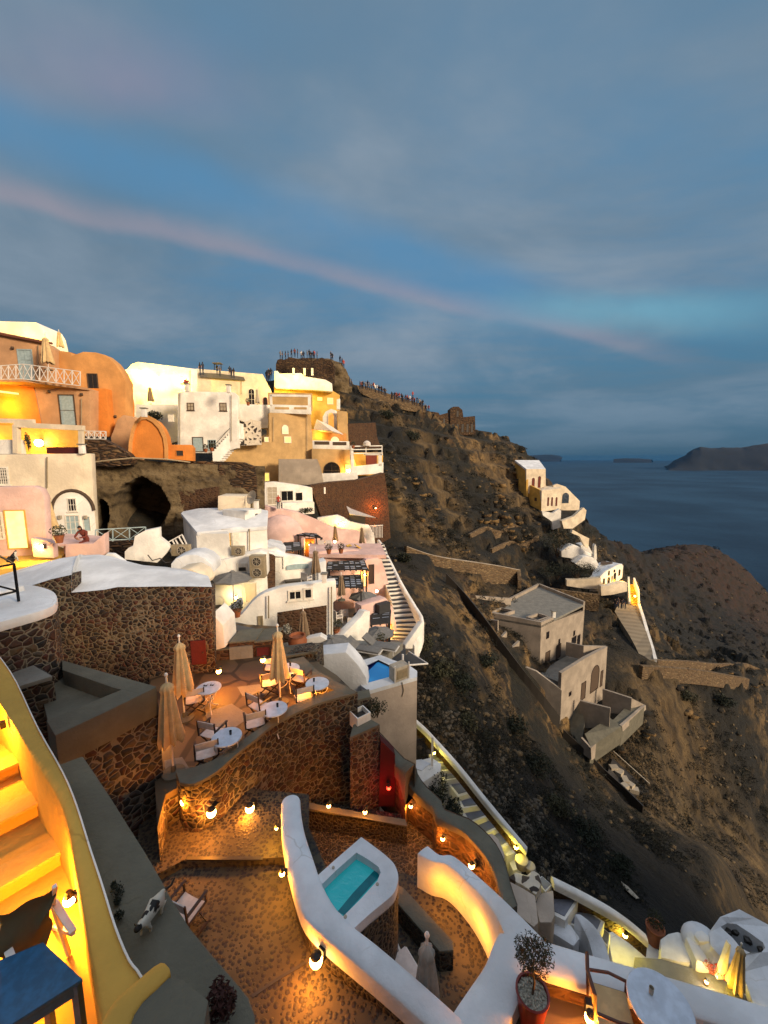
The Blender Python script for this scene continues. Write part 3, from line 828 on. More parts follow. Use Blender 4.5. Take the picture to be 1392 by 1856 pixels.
# evening haze over the caldera
hz = MB(); hz.box((0, 0, 0), (2, 2, 2)); 
hz.v = [Vector((v.x * 21500, v.y * 21500, 95 if v.z > 0 else -120)) for v in hz.v]
hm = bpy.data.materials.new('haze'); hm.use_nodes = True; hn = hm.node_tree; hn.nodes.clear()
ho = hn.nodes.new('ShaderNodeOutputMaterial'); hp = hn.nodes.new('ShaderNodeVolumePrincipled'); hp.inputs['Density'].default_value = 0.00003; hp.inputs['Color'].default_value = (0.02, 0.15, 0.38, 1)
hn.links.new(hp.outputs[0], ho.inputs['Volume']); MAT['haze'] = hm
o = hz.build('haze', 'haze', origin=(0, 0, -120)); setp(o, 'thin blue evening haze over the sea', kind='stuff')
# ================================================================ FOREGROUND: terraces, walls, tub, furniture
def zp(pts):
    return [PZ(*p) for p in pts]
def ribbon(mb, L, Rr, zb, crown=0.0, n=6, sm=3):
    """wall with top between two edges given as 3-D points; body down to zb"""
    if sm > 1: L = [Vector(p) for p in smoothpath(L, sm)]; Rr = [Vector(p) for p in smoothpath(Rr, sm)]
    N = len(L); rings = []
    for i in range(N):
        a, c = Vector(L[i]), Vector(Rr[i])
        w_ = (c - a).length
        sec = [Vector((a.x, a.y, zb))]
        for k in range(n + 1):
            t = k / n
            if crown:
                u = 0.5 - 0.5 * math.cos(PI * t); q_ = a.lerp(c, u); q_.z += crown * (math.sin(PI * t) - 1)
            else: q_ = a.lerp(c, t)
            sec.append(q_)
        sec.append(Vector((c.x, c.y, zb)))
        rings.append(sec)
    m_ = len(rings[0]); vs = [q for r_ in rings for q in r_]; fs = []
    for i in range(N - 1):
        for k in range(m_):
            a, c = i * m_ + k, i * m_ + (k + 1) % m_
            fs.append((a, c, c + m_, a + m_))
    fs.append(tuple(range(m_))[::-1]); fs.append(tuple((N - 1) * m_ + k for k in range(m_)))
    return mb.faces(vs, fs)
def ribbon_cap(mb, L, Rr, depth, crown, n, sm):
    zb = min(p.z for p in L) - 50
    k0 = len(mb.v); ribbon(mb, L, Rr, zb, crown, n, sm)
    m_ = n + 3
    for i in range(k0, len(mb.v), m_):
        mb.v[i].z = mb.v[i + 1].z - depth; mb.v[i + m_ - 1].z = mb.v[i + m_ - 2].z - depth
    return mb
def topslab(name, label, pts, thick, mat, kind='structure', cat=None, parent=None, bevel=0.0, group=None):
    m_ = MB(); slab_poly(m_, zp(pts), thick)
    o = m_.build(name, mat, parent, bevel=bevel)
    if parent is None: setp(o, label, cat, group, kind)
    return o

# ---- upper left terrace (level -4.4) with its stairs and ochre parapet
m_ = MB(); m_.block([(-3.75, 4.0), (-2.9, 3.25), (-2.3, 2.7), (-1.85, 2.1), (-1.5, 1.3), (-1.4, 0.2), (-7, 0.2), (-7, 4.0)], -4.7, -4.4)
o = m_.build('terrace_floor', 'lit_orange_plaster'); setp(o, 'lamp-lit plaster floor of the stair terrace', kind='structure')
st = thing('stairway', 'broad plastered steps glowing orange behind the ochre parapet', 'stairs', (-4.2, 4.2, -4.4))
nd = Vector((-0.65, -0.76, 0)).normalized(); sd = Vector((-0.82, 0.57, 0)).normalized()
E = Vector((-3.50, 3.80, 0))
for k in range(8):
    a = E + sd * 0.76 * k + nd * -0.15; c = a + sd * (0.76 + (0.02 if k < 7 else 2.0)); w_ = nd * 3.4
    m_ = MB(); m_.block([a, a + w_, c + w_, c], -4.75 if k == 0 else -4.4 + 0.155 * (k - 1) - 0.3, -4.4 + 0.155 * (k + 1))
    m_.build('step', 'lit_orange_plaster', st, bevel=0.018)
    a2, w2_ = a - sd * 0.05, w_; z_ = -4.4 + 0.155 * (k + 1)
    m_ = MB(); m_.block([a2, a2 + w2_, a2 + w2_ + sd * 0.3, a2 + sd * 0.3], z_ - 0.001, z_ + 0.045); m_.build('nosing', 'yellow_plaster', st, bevel=0.012)
wl = thing('parapet', 'curving ochre parapet beside the orange-lit stairs', 'wall', PZ(160, 1600, -4.4))
outer = [(-90,1095,-2.8),(-30,1155,-3.1),(0,1190,-3.25),(30,1235,-3.32),(70,1320,-3.4),(115,1400,-3.42),(140,1460,-3.4),(165,1540,-3.4),(185,1600,-3.4),(210,1680,-3.4),(235,1740,-3.4),(258,1772,-3.4),(300,1870,-3.4)]
inner = [(-90,1165,-2.8),(-30,1235,-3.1),(0,1272,-3.25),(28,1315,-3.32),(62,1375,-3.4),(100,1435,-3.42),(122,1490,-3.4),(134,1555,-3.4),(148,1630,-3.4),(160,1700,-3.4),(172,1760,-3.4),(183,1830,-3.4),(200,1960,-3.4)]
m_ = MB(); ribbon(m_, zp(outer), zp(inner), -4.8, 0.03); m_.build('wall', 'ochre_plaster', wl, smooth=True)
m_ = MB(); m_.tube([PZ(x - 1, y, z + 0.0) for x, y, z in smoothpath(outer, 3)], 0.007, 6); m_.build('edge_bead', 'white_plaster', wl, smooth=True)
lamp(PZ(152, 1625, -4.02) + Vector((-0.06, 0.02, 0)), (-0.75, -0.65, 0), 170, 'blazing wall lamp behind the slung canvas chair', mat='bulb_hot', color=(1.0, 0.36, 0.02), rad=0.05, out=0.07)
lamp(PZ(8, 1312, -3.42), (-0.6, -0.7, 0), 130, 'wall lamp glowing over the upper orange steps', mat='bulb_hot', color=(1.0, 0.38, 0.02), rad=0.05)
# ---- end block of the parapet
blk = thing('wall_end', 'wedge-shaped wall end with grey concrete top and ochre rim', 'wall', PZ(270, 1850, -4.5))
m_ = MB(); m_.prism([v - Vector((0, 0, 1.5)) for v in zp([(192,1990,-3.3),(240,1835,-3.3),(303,1770,-3.3),(330,1773,-3.3),(378,1812,-3.3),(350,1990,-3.3)])], zp([(192,1990,-3.3),(240,1835,-3.3),(303,1770,-3.3),(330,1773,-3.3),(378,1812,-3.3),(350,1990,-3.3)])); m_.build('body', 'concrete', blk, bevel=0.012)
m_ = MB(); L_ = zp([(120,1990,-3.28),(195,1828,-3.28),(250,1772,-3.28),(290,1741,-3.28),(306,1752,-3.28)]); R_ = zp([(196,1990,-3.28),(243,1835,-3.28),(285,1788,-3.28),(303,1770,-3.28),(309,1762,-3.28)])
ribbon(m_, L_, R_, -4.4, 0.02, sm=3); m_.build('rim', 'ochre_plaster', blk, smooth=True)
# ---- wide wall the cat walks on
CW = [(90,1392,-3.78),(150,1370,-3.78),(172,1402,-3.78),(205,1452,-3.78),(235,1500,-3.78),(262,1542,-3.78),(290,1590,-3.78),(316,1637,-3.78),(345,1682,-3.78),(382,1727,-3.78),(420,1770,-3.78),(450,1806,-3.78),(462,1840,-3.78),(470,2000,-3.78),(215,2000,-3.78),(170,1640,-3.78),(110,1440,-3.78)]
cw = thing('retaining_wall', 'high stone wall with a broad grey top where the cat walks', 'wall', PZ(290, 1650, -9.5))
m_ = MB(); m_.prism([Vector((p.x, p.y, -10.2)) for p in zp(CW)], [Vector((p.x, p.y, -3.83)) for p in zp(CW)]); m_.build('body', 'stone_wall', cw)
m_ = MB(); m_.prism([p * 1.0 - Vector((0, 0, 0.05)) for p in zp(CW)], zp(CW)); m_.build('coping', 'concrete', cw, bevel=0.015)
# ---- low triangular terrace with grey copings
tt = thing('stone_bastion', 'triangular stone bastion with sunken grey floor and concrete copings', 'wall', PZ(180, 1300, -9))
TO = [(98,1332,-5.3),(283,1245,-5.3),(240,1230,-5.3),(112,1196,-5.3),(70,1225,-5.3)]
q_ = zp(TO); m_ = MB(); m_.prism([Vector((p.x, p.y, -10.2)) for p in q_], [Vector((p.x, p.y, -5.75)) for p in q_]); m_.build('body', 'stone_wall', tt)
m_ = MB(); m_.prism([Vector((p.x, p.y, -5.75)) for p in q_], [Vector((p.x, p.y, -5.70)) for p in q_]); m_.build('floor_slab', 'concrete', tt)
m_ = MB(); ribbon(m_, zp([(100,1333,-5.3),(190,1291,-5.3),(284,1245,-5.3)]), zp([(84,1306,-5.3),(175,1268,-5.3),(232,1245,-5.3)]), -6.0, sm=1); m_.build('coping', 'concrete', tt, bevel=0.02)
m_ = MB(); ribbon(m_, zp([(284,1244,-5.297),(200,1221,-5.297),(112,1196,-5.297)]), zp([(250,1258,-5.297),(205,1246,-5.297),(113,1214,-5.297)]), -6.0, sm=1); m_.build('coping', 'concrete', tt, bevel=0.02)
m_ = MB(); ribbon(m_, zp([(30,1245,-5.0),(95,1225,-5.0)]), zp([(0,1180,-5.0),(60,1205,-5.0)]), -5.1, sm=1); m_.build('coping', 'concrete_light', tt, bevel=0.02)
q_ = zp([(28,1247,-5.1),(97,1226,-5.1),(62,1203,-5.1),(-10,1176,-5.1)]); m_ = MB(); m_.prism([Vector((p.x, p.y, -9)) for p in q_], q_); m_.build('body', 'stone_wall', tt)

# ---- terrace with the round tables (level -7.6)
ter = thing('dining_terrace', 'flagstone dining terrace above the patio', 'terrace', PZ(450, 1300, -8))
TF = [(285,1500),(300,1440),(335,1420),(385,1400),(430,1370),(480,1330),(520,1306),(600,1275),(650,1262),(612,1225),(560,1190),(520,1172),(400,1180),(330,1190),(270,1225)]
q_ = [PZ(x, y, -7.6) for x, y in TF]; m_ = MB(); m_.prism([Vector((p.x, p.y, -7.75)) for p in q_], q_); m_.build('floor', 'flagstone', ter)
m_ = MB(); m_.prism([Vector((p.x, p.y, -11)) for p in q_], [Vector((p.x, p.y, -7.75)) for p in q_]); m_.build('body', 'stone_wall', ter)
for pts in ([(300,1400),(345,1395),(330,1372),(298,1378)], [(395,1340),(455,1298),(420,1275),(370,1292)], [(440,1262),(500,1258),(470,1240),(430,1245)]):
    m_ = MB(); slab_poly(m_, [PZ(x, y, -7.595) for x, y in pts], 0.02); m_.build('smooth_slab', 'concrete_light', ter)
tw = thing('terrace_wall', 'curved dark stone wall with grey coping below the round tables', 'wall', PZ(480, 1400, -9))
inn = [(318,1396),(344,1392),(385,1378),(416,1358),(451,1333),(480,1313),(515,1286),(556,1267),(595,1254),(628,1246)]
out_ = [(326,1418),(352,1420),(392,1399),(427,1368),(463,1340),(492,1316),(528,1296),(570,1277),(610,1265),(645,1256)]
m_ = MB(); ribbon(m_, [PZ(x, y, -7.10) for x, y in out_], [PZ(x, y, -7.10) for x, y in inn], -7.17, sm=3); m_.build('coping', 'concrete', tw, bevel=0)
oo = [PZ(x, y, -7.17) + Vector((0, 0.03, 0)) for x, y in out_]
m_ = MB(); ribbon(m_, oo, [PZ(x, y, -7.17) for x, y in inn], -10.9, sm=3); m_.build('body', 'stone_wall_fine', tw)
m_ = MB(); ribbon(m_, [PZ(x, y, -7.097) for x, y in ((648,1254),(612,1236),(576,1216),(550,1190))], [PZ(x, y, -7.097) for x, y in ((622,1258),(590,1244),(552,1224),(524,1196))], -7.17, sm=1); m_.build('coping', 'concrete', tw)
m_ = MB(); ribbon(m_, [PZ(x, y, -7.17) for x, y in ((648,1254),(612,1236),(576,1216),(550,1190))], [PZ(x, y, -7.17) for x, y in ((622,1258),(590,1244),(552,1224),(524,1196))], -10.9, sm=1); m_.build('body', 'stone_wall_fine', tw)
# stepped wall at the corner with the white planter
cr = thing('corner_wall', 'stepped dark stone wall corner beside the red-lit gap', 'wall', PZ(660, 1420, -10))
c1 = [(632,1256),(669,1249),(672,1263),(634,1272)]
q_ = [PZ(x, y, -7.6) for x, y in c1]; m_ = MB(); m_.prism([Vector((p.x, p.y, -7.67)) for p in q_], q_); m_.build('coping', 'concrete', cr)
m_ = MB(); m_.prism([Vector((p.x, p.y, -11)) for p in q_], [Vector((p.x, p.y, -7.67)) for p in q_]); m_.build('body', 'stone_wall_fine', cr)
q_ = [PZ(x, y, -8.0) for x, y in [(634,1337),(688,1313),(669,1302),(640,1314)]]; m_ = MB(); m_.prism([Vector((p.x, p.y, -8.07)) for p in q_], q_); m_.build('coping', 'concrete', cr)
m_ = MB(); m_.prism([Vector((p.x, p.y, -11)) for p in q_], [Vector((p.x, p.y, -8.07)) for p in q_]); m_.build('body', 'stone_wall_fine', cr)
# white planter box with shrub
pb = thing('planter', 'square white planter box with dark soil on the stone corner', 'planter', PZ(652, 1305, -8.2))
q_ = [PZ(x, y, -7.75) for x, y in [(633,1289),(648,1303),(672,1291),(658,1278)]]
inner_ = [Vector(p).lerp(sum(q_, Vector()) / 4, 0.14) for p in q_]
m_ = MB()
for i in range(4):
    j = (i + 1) % 4; m_.prism([Vector((p.x, p.y, -8.2)) for p in (q_[i], q_[j], inner_[j], inner_[i])], [q_[i], q_[j], inner_[j], inner_[i]])
m_.build('box', 'white_plaster', pb)
m_ = MB(); m_.prism([Vector((p.x, p.y, -8.1)) for p in inner_], [Vector((p.x, p.y, -7.9)) for p in inner_]); m_.build('soil', 'grille_dark', pb)

def leafball(mb, c, r_, n, ls=0.06, sc=(1, 1, 1), shell=0.35):
    c = Vector(c)
    for _ in range(n):
        d = Vector((random.gauss(0, 1), random.gauss(0, 1), random.gauss(0, 1))).normalized()
        k = (shell + (1 - shell) * random.random() ** 0.5)
        lump = 1 + 0.28 * noise.noise(d * 2.3 + c)
        p = c + Vector((d.x * sc[0], d.y * sc[1], d.z * sc[2])) * r_ * k * lump
        a = Vector((random.gauss(0, 1), random.gauss(0, 1), random.gauss(0, 1))).normalized() * ls * random.uniform(0.6, 1.3)
        e = a.cross(Vector((random.gauss(0, 1), random.gauss(0, 1), random.gauss(0, 1)))).normalized() * ls * 0.38
        mb.poly([p - a, p + e, p + a, p - e])
def shrub(p, r_, label, mat='foliage_dark', n=420, ls=0.06, sc=(1, 1, 1), name='shrub', cat='shrub', group=None, stems=4):
    t = thing(name, label, cat, p, group)
    m_ = MB()
    for k in range(5):
        d = Vector((random.uniform(-.5, .5), random.uniform(-.5, .5), random.uniform(-.2, .35)))
        leafball(m_, Vector(p) + Vector((0, 0, r_ * 0.9 * sc[2])) + Vector((d.x * sc[0], d.y * sc[1], d.z * sc[2])) * r_, r_ * 0.62, n // 5, ls, sc)
    m_.build('foliage', mat, t, nomerge=True, nonorm=True)
    m_ = MB()
    for k in range(stems):
        a = 2 * PI * k / stems; m_.tube([Vector(p), Vector(p) + Vector((math.cos(a) * r_ * .3 * sc[0], math.sin(a) * r_ * .3 * sc[1], r_ * 0.9 * sc[2]))], [r_ * 0.05, r_ * 0.02], 5)
    m_.build('stem', 'bark', t)
    return t
shrub(PZ(684, 1300, -8.3), 0.36, 'small bushy shrub beside the white planter box', 'foliage_olive', 500, 0.05)

# ---- red-lit gap and lower wall with the sloping coping
rg = thing('red_wall', 'red-lit wall in the gap below the white tower', 'wall', PZ(702, 1440, -10.6))
f = Face(PZ(686, 1440, -10.3), PZ(724, 1436, -10.3)); m_ = MB(); fplate(m_, f, [f.hit(686,1462), f.hit(716,1462), f.hit(716,1367), f.hit(690,1342)], 0, -0.3); m_.build('wall', 'red_paint', rg)
lamp(f.P(703, 1419, 0.02), f.n, 14, 'small red lamp on the red wall', color=(1, 0.03, 0.02), mat='bulb_red', rad=0.07)
lw = thing('lower_wall', 'rough stone wall with a grey rounded coping winding below the tower', 'wall', PZ(800, 1480, -10.6))
A_ = [(688,1326,-9.1),(712,1352,-9.2),(733,1374,-9.3),(752,1384,-8.7),(757,1402,-9.4),(772,1424,-9.45),(800,1450,-9.5),(806,1466,-9.5),(848,1482,-9.55),(876,1503,-9.6),(900,1530,-9.6),(917,1566,-9.6),(925,1600,-9.6),(938,1640,-9.6)]
B_ = [(690,1352,-9.1),(706,1372,-9.2),(722,1392,-9.3),(735,1400,-8.7),(740,1420,-9.4),(758,1440,-9.45),(784,1462,-9.5),(792,1480,-9.5),(835,1502,-9.55),(858,1524,-9.6),(880,1550,-9.6),(896,1580,-9.6),(905,1612,-9.6),(918,1652,-9.6)]
m_ = MB(); ribbon(m_, zp(A_), zp(B_), -9.75, 0.04, sm=2); m_.build('coping', 'concrete', lw, smooth=True)
sh = lambda q: [(x, y, z - 0.08) for x, y, z in q]
m_ = MB(); ribbon(m_, zp(sh(A_)), zp(sh(B_)), -11.4, 0, sm=2); m_.build('body', 'brown_wall', lw)
# ledge along the foot of the terrace wall
le = thing('ledge', 'grey stone ledge at the foot of the terrace wall', 'ledge', PZ(640, 1475, -10.6))
m_ = MB(); ribbon(m_, zp([(535,1450,-9.9),(600,1462,-9.95),(665,1474,-10.0),(735,1488,-10.05)]), zp([(535,1461,-9.9),(600,1473,-9.95),(665,1485,-10.0),(738,1500,-10.05)]), -10.0, 0.0, sm=1); m_.build('coping', 'concrete', le)
m_ = MB(); ribbon(m_, zp([(535,1451,-9.98),(600,1463,-10.03),(665,1475,-10.08),(735,1489,-10.13)]), zp([(535,1460,-9.98),(600,1472,-10.03),(665,1484,-10.08),(738,1499,-10.13)]), -10.9, 0.0, sm=1); m_.build('body', 'cobble_dark', le)

# ---- patio floors
topslab('patio_paving', 'pebble paving of the upper patio step', [(240,1610,-8.42),(262,1400,-8.42),(300,1390,-8.42),(360,1420,-8.42),(560,1440,-8.42),(560,1552,-8.42),(470,1556,-8.42),(330,1560,-8.42)], 0.2, 'pebble_floor')
topslab('patio_paving', 'pebble paving of the main patio', [(180,1640,-8.6),(225,1540,-8.6),(560,1500,-8.6),(620,1640,-8.6),(800,1860,-8.6),(860,2100,-8.6),(420,2300,-8.6),(430,1850,-8.6)], 0.5, 'pebble_floor')
m_ = MB(); ribbon(m_, zp([(338,1552,-8.40),(476,1552,-8.40)]), zp([(338,1558,-8.40),(476,1558,-8.40)]), -8.44, sm=1); o = m_.build('drain_channel', 'grille_dark'); setp(o, 'long dark drain slot across the patio step', 'drain', kind='thing')
m_ = MB(); ribbon(m_, zp([(456,1803,-8.59),(505,1770,-8.59),(552,1742,-8.59)]), zp([(458,1808,-8.59),(507,1775,-8.59),(556,1746,-8.59)]), -8.65, sm=1); o = m_.build('joint_strip', 'grille_dark'); setp(o, 'dark joint strip crossing the pebbles toward the wall lamp', 'strip', kind='thing')
topslab('cobbled_path', 'dark cobbled path round the tub', [(500,1440,-10.7),(740,1478,-10.7),(850,1530,-10.7),(900,1600,-10.7),(905,1700,-10.7),(760,1720,-10.7),(560,1640,-10.7),(470,1560,-10.7)], 0.4, 'cobble_dark')
topslab('sun_deck', 'pebbled sun deck between the tub and the orange wall', [(700,1575,-9.93),(750,1588,-9.93),(780,1590,-9.93),(850,1620,-9.93),(935,1705,-9.93),(960,1800,-9.93),(860,1950,-9.93),(700,1950,-9.93),(600,1800,-9.93),(580,1690,-9.93)], 0.5, 'pebble_floor')

# ---- long white wall wrapping the tub
ww = thing('white_wall', 'long rounded white wall wrapping the turquoise tub', 'wall', PZ(620, 1700, -8.9))
LL = [(510,1452,-7.9),(509,1480,-7.9),(512,1520,-7.9),(524,1575,-7.9),(536,1620,-7.9),(552,1660,-7.9),(585,1695,-7.92),(635,1737,-7.97),(690,1782,-8.05),(745,1830,-8.15),(800,1880,-8.25),(840,1920,-8.3)]
RR = [(544,1452,-7.9),(547,1480,-7.9),(553,1510,-7.9),(568,1555,-7.9),(580,1590,-7.9),(600,1630,-7.9),(632,1668,-7.92),(680,1706,-7.97),(735,1752,-8.05),(790,1800,-8.15),(840,1846,-8.25),(880,1890,-8.3)]
m_ = MB(); ribbon_cap(m_, zp(LL), zp(RR), 0.30, 0.06, 8, 3); m_.build('cap', 'white_cool', ww, smooth=True)
lo_ = lambda a, c, k: [Vector((p.lerp(q, k).x, p.lerp(q, k).y, p.z - 0.22)) for p, q in zip(zp(a), zp(c))]
m_ = MB(); ribbon(m_, lo_(LL, RR, 0.05), lo_(RR, LL, 0.05), -10.9, 0, 2, 3); m_.build('body', 'cobble_dark', ww)
c_ = (PZ(510,1452,-7.9) + PZ(544,1452,-7.9)) / 2; rr = (PZ(510,1452,-7.9) - PZ(544,1452,-7.9)).length / 2
m_ = MB(); m_.lathe((c_.x, c_.y, 0), [(rr, -8.22), (rr, -7.97), (rr * 0.92, -7.925), (rr * 0.6, -7.905), (0.01, -7.9)], 28); m_.build('round_end', 'white_cool', ww, smooth=True)
# second arm: from the corner up to the right
w2 = thing('white_wall', 'broad white wall arm rising from the corner to the potted tree', 'wall', PZ(880, 1780, -9.2))
m_ = MB(); ribbon(m_, zp([(800,1880,-8.28),(820,1835,-8.28),(850,1790,-8.3),(880,1745,-8.32),(893,1712,-8.34),(905,1688,-8.35)]), zp([(900,1950,-8.28),(915,1880,-8.28),(930,1835,-8.3),(950,1790,-8.32),(966,1750,-8.34),(990,1712,-8.35)]), -10.4, 0.05, 8, 3); m_.build('wall', 'white_cool', w2, smooth=True)
# orange-lit wall
ow = thing('white_wall', 'wavy white-topped wall washed in orange lamplight', 'wall', PZ(830, 1620, -9.9))
OL = [(776,1532,-9.02),(797,1548,-9.02),(817,1548,-9.0),(836,1560,-9.0),(860,1581,-8.95),(884,1602,-8.85),(910,1626,-8.7),(945,1660,-8.5),(985,1700,-8.4)]
OI = [(757,1546,-9.02),(783,1560,-9.02),(806,1564,-9.0),(826,1578,-9.0),(848,1598,-8.95),(870,1620,-8.85),(890,1645,-8.7),(908,1675,-8.5),(925,1720,-8.4)]
m_ = MB(); ribbon(m_, zp(OL), zp(OI), -10.9, 0.03, 8, 3); m_.build('wall', 'white_cool', ow, smooth=True)
# right-hand arm toward the frame edge
w3 = thing('white_wall', 'long white terrace wall running behind the big round table', 'wall', PZ(1150, 1780, -9.3))
m_ = MB(); ribbon(m_, zp([(940,1692,-8.34),(989,1703,-8.32),(1080,1730,-8.28),(1180,1758,-8.25),(1290,1790,-8.25),(1392,1821,-8.25),(1500,1855,-8.25)]), zp([(930,1745,-8.34),(975,1760,-8.32),(1060,1782,-8.28),(1150,1806,-8.25),(1250,1838,-8.25),(1340,1866,-8.25),(1440,1900,-8.25)]), -8.5, 0.05, 8, 3); m_.build('cap', 'white_cool', w3, smooth=True)
sd_ = lambda L: [Vector((p.x, p.y - 0.06, -8.49)) for p in zp(L)]
m_ = MB(); ribbon(m_, sd_([(940,1694,-8.34),(989,1705,-8.32),(1080,1732,-8.28),(1180,1760,-8.25),(1290,1792,-8.25),(1392,1823,-8.25),(1500,1857,-8.25)]), sd_([(930,1740,-8.34),(975,1755,-8.32),(1060,1777,-8.28),(1150,1801,-8.25),(1250,1833,-8.25),(1340,1861,-8.25),(1440,1895,-8.25)]), -14, 0, 2, 3); m_.build('stone_base', 'brown_wall', w3)
# inner stone face below the white band, on the terrace side
m_ = MB(); ribbon(m_, [p + Vector((0, 0.25, 0)) for p in zp([(950,1752,-8.36),(1055,1782,-8.36),(1150,1807,-8.36),(1250,1838,-8.36),(1400,1885,-8.36)])], [p + Vector((0, -0.03, 0)) for p in zp([(950,1752,-8.36),(1055,1782,-8.36),(1150,1807,-8.36),(1250,1838,-8.36),(1400,1885,-8.36)])], -9.5, 0, 2, 1); m_.build('stone_face', 'brown_wall', w3)
topslab('terrace_floor', 'lamp-lit stone floor of the lower right terrace', [(905,1760,-8.7),(1400,1870,-8.7),(1700,2000,-8.7),(1500,2500,-8.7),(900,2500,-8.7),(860,1950,-8.7)], 0.4, 'flagstone')

# ---- plunge tub
tub = thing('plunge_tub', 'raised white plunge tub filled with turquoise water', 'hot tub', PZ(650, 1600, -9.5))
TR = smoothpath([(655,1517),(690,1543)], 1) + smoothpath([(700,1551),(715,1567),(722,1590),(716,1615),(705,1628)], 4) + [(672,1655),(641,1683),(600,1660),(566,1608),(572,1590),(610,1556)]
rim = [PZ(x, y, -8.0) for x, y in TR]
TI = [(646,1545),(668,1558),(686,1571),(690,1581),(684,1596),(655,1628),(622,1661),(600,1640),(577,1614),(582,1604),(612,1575)]
basin = [PZ(x, y, -8.0) for x, y in TI]
# rim as triangulated ring between the outlines
from mathutils.geometry import tessellate_polygon
tri = tessellate_polygon([rim, basin])
allp = rim + basin
m_ = MB()
m_.faces(allp, [tuple(t_) for t_ in tri])
low = [p - Vector((0, 0, 0.22)) for p in allp]
n_r = len(rim)
m_.faces(rim + low[:n_r], [(i, (i + 1) % n_r, n_r + (i + 1) % n_r, n_r + i) for i in range(n_r)])
n_b = len(basin); lowb = [p - Vector((0, 0, 0.55)) for p in basin]
m_.faces(basin + lowb, [(i, (i + 1) % n_b, n_b + (i + 1) % n_b, n_b + i) for i in range(n_b)])
m_.build('rim', 'white_cool', tub)
m_ = MB(); m_.prism([Vector((p.x, p.y, -10.9)) for p in rim], [Vector((p.x * 0.999, p.y, -8.56)) for p in rim]); m_.build('base', 'cobble_dark', tub)
m_ = MB(); m_.faces([Vector((p.x, p.y, -8.2)) for p in rim] + [Vector((p.x, p.y, -8.57)) for p in rim], [(i, (i + 1) % n_r, n_r + (i + 1) % n_r, n_r + i) for i in range(n_r)]); m_.build('side', 'cobble_dark', tub)
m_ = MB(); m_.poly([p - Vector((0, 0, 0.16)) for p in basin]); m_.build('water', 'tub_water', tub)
# darker strip of the inner ledge, seen through the shallow water
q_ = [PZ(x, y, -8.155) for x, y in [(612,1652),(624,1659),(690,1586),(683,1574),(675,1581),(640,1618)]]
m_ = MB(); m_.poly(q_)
flat('tub_water_deep', (0.0, 0.15, 0.18), 0.1); m_.build('seat_strip', 'tub_water_deep', tub)
for x, y in ((604,1573),(684,1603),(626,1662)):
    m_ = MB(); m_.lathe(PZ(x, y, -8.0), [(0.03, 0), (0.03, 0.012), (0.012, 0.02)], 12); m_.build('jet_knob', 'ac_metal', tub)
# bench
m_ = MB(); q_ = [PZ(x, y, -9.45) for x, y in [(718,1602),(731,1608),(822,1706),(822,1722),(797,1724),(716,1632)]]
bn = thing('stone_bench', 'long dark grey stone bench on the sun deck', 'bench', PZ(770, 1665, -9.93))
m_.prism([Vector((p.x, p.y, -9.52)) for p in q_], q_); m_.build('seat_slab', 'concrete', bn, bevel=0.02)
m_ = MB(); m_.prism([Vector((p.x, p.y, -10.3)) for p in q_], [Vector((p.x, p.y, -9.52)) for p in q_]); m_.build('base', 'cobble_dark', bn)

# ================================================================ furniture prototypes (local coordinates, origin at the foot)
def director_chair(label, group=None, frame='dark_wood', canvas='white_canvas', name='director_chair'):
    t = thing(name, label, 'chair', (0, 0, 0), group); t['_local'] = 1
    m_ = MB(); m_.poly
    V_ = []; n = 6
    for i in range(n + 1):
        x = -0.24 + 0.48 * i / n; s_ = -0.025 * math.sin(PI * i / n)
        V_ += [(x, -0.20, 0.45 + s_), (x, 0.20, 0.45 + s_)]
    lo = [(a, b_, c - 0.012) for a, b_, c in V_]
    m_.faces(V_ + lo, [(2 * i, 2 * i + 2, 2 * i + 3, 2 * i + 1) for i in range(n)] + [(2 * i + 2 * n + 2, 2 * i + 1 + 2 * n + 2, 2 * i + 3 + 2 * n + 2, 2 * i + 2 + 2 * n + 2) for i in range(n)] + [(2 * i, 2 * i + 2 * n + 2, 2 * i + 2 + 2 * n + 2, 2 * i + 2) for i in range(n)])
    m_.build('seat', canvas, t)
    m_ = MB(); m_.box((0, 0.235, 0.78), (0.50, 0.018, 0.19), 0, -0.12); m_.build('backrest', canvas, t)
    for s_ in (-1, 1):
        m_ = MB(); m_.box((s_ * 0.26, 0.0, 0.645), (0.055, 0.48, 0.022)); m_.bar((s_ * 0.26, -0.2, 0.45), (s_ * 0.26, -0.2, 0.64), 0.028); m_.bar((s_ * 0.26, 0.22, 0.44), (s_ * 0.26, 0.255, 0.89), 0.03); m_.bar((s_ * 0.26, -0.22, 0.45), (s_ * 0.26, 0.22, 0.45), 0.03)
        m_.build('armrest', frame, t)
        m_ = MB(); m_.box((s_ * 0.26, 0, 0.02), (0.035, 0.50, 0.035)); m_.build('foot_rail', frame, t)
    for y in (-0.18, 0.18):
        for s_ in (-1, 1):
            m_ = MB(); m_.bar((s_ * 0.26, y + 0.015 * s_, 0.03), (-s_ * 0.26, y + 0.015 * s_, 0.44), 0.032); m_.build('leg', frame, t)
    return t
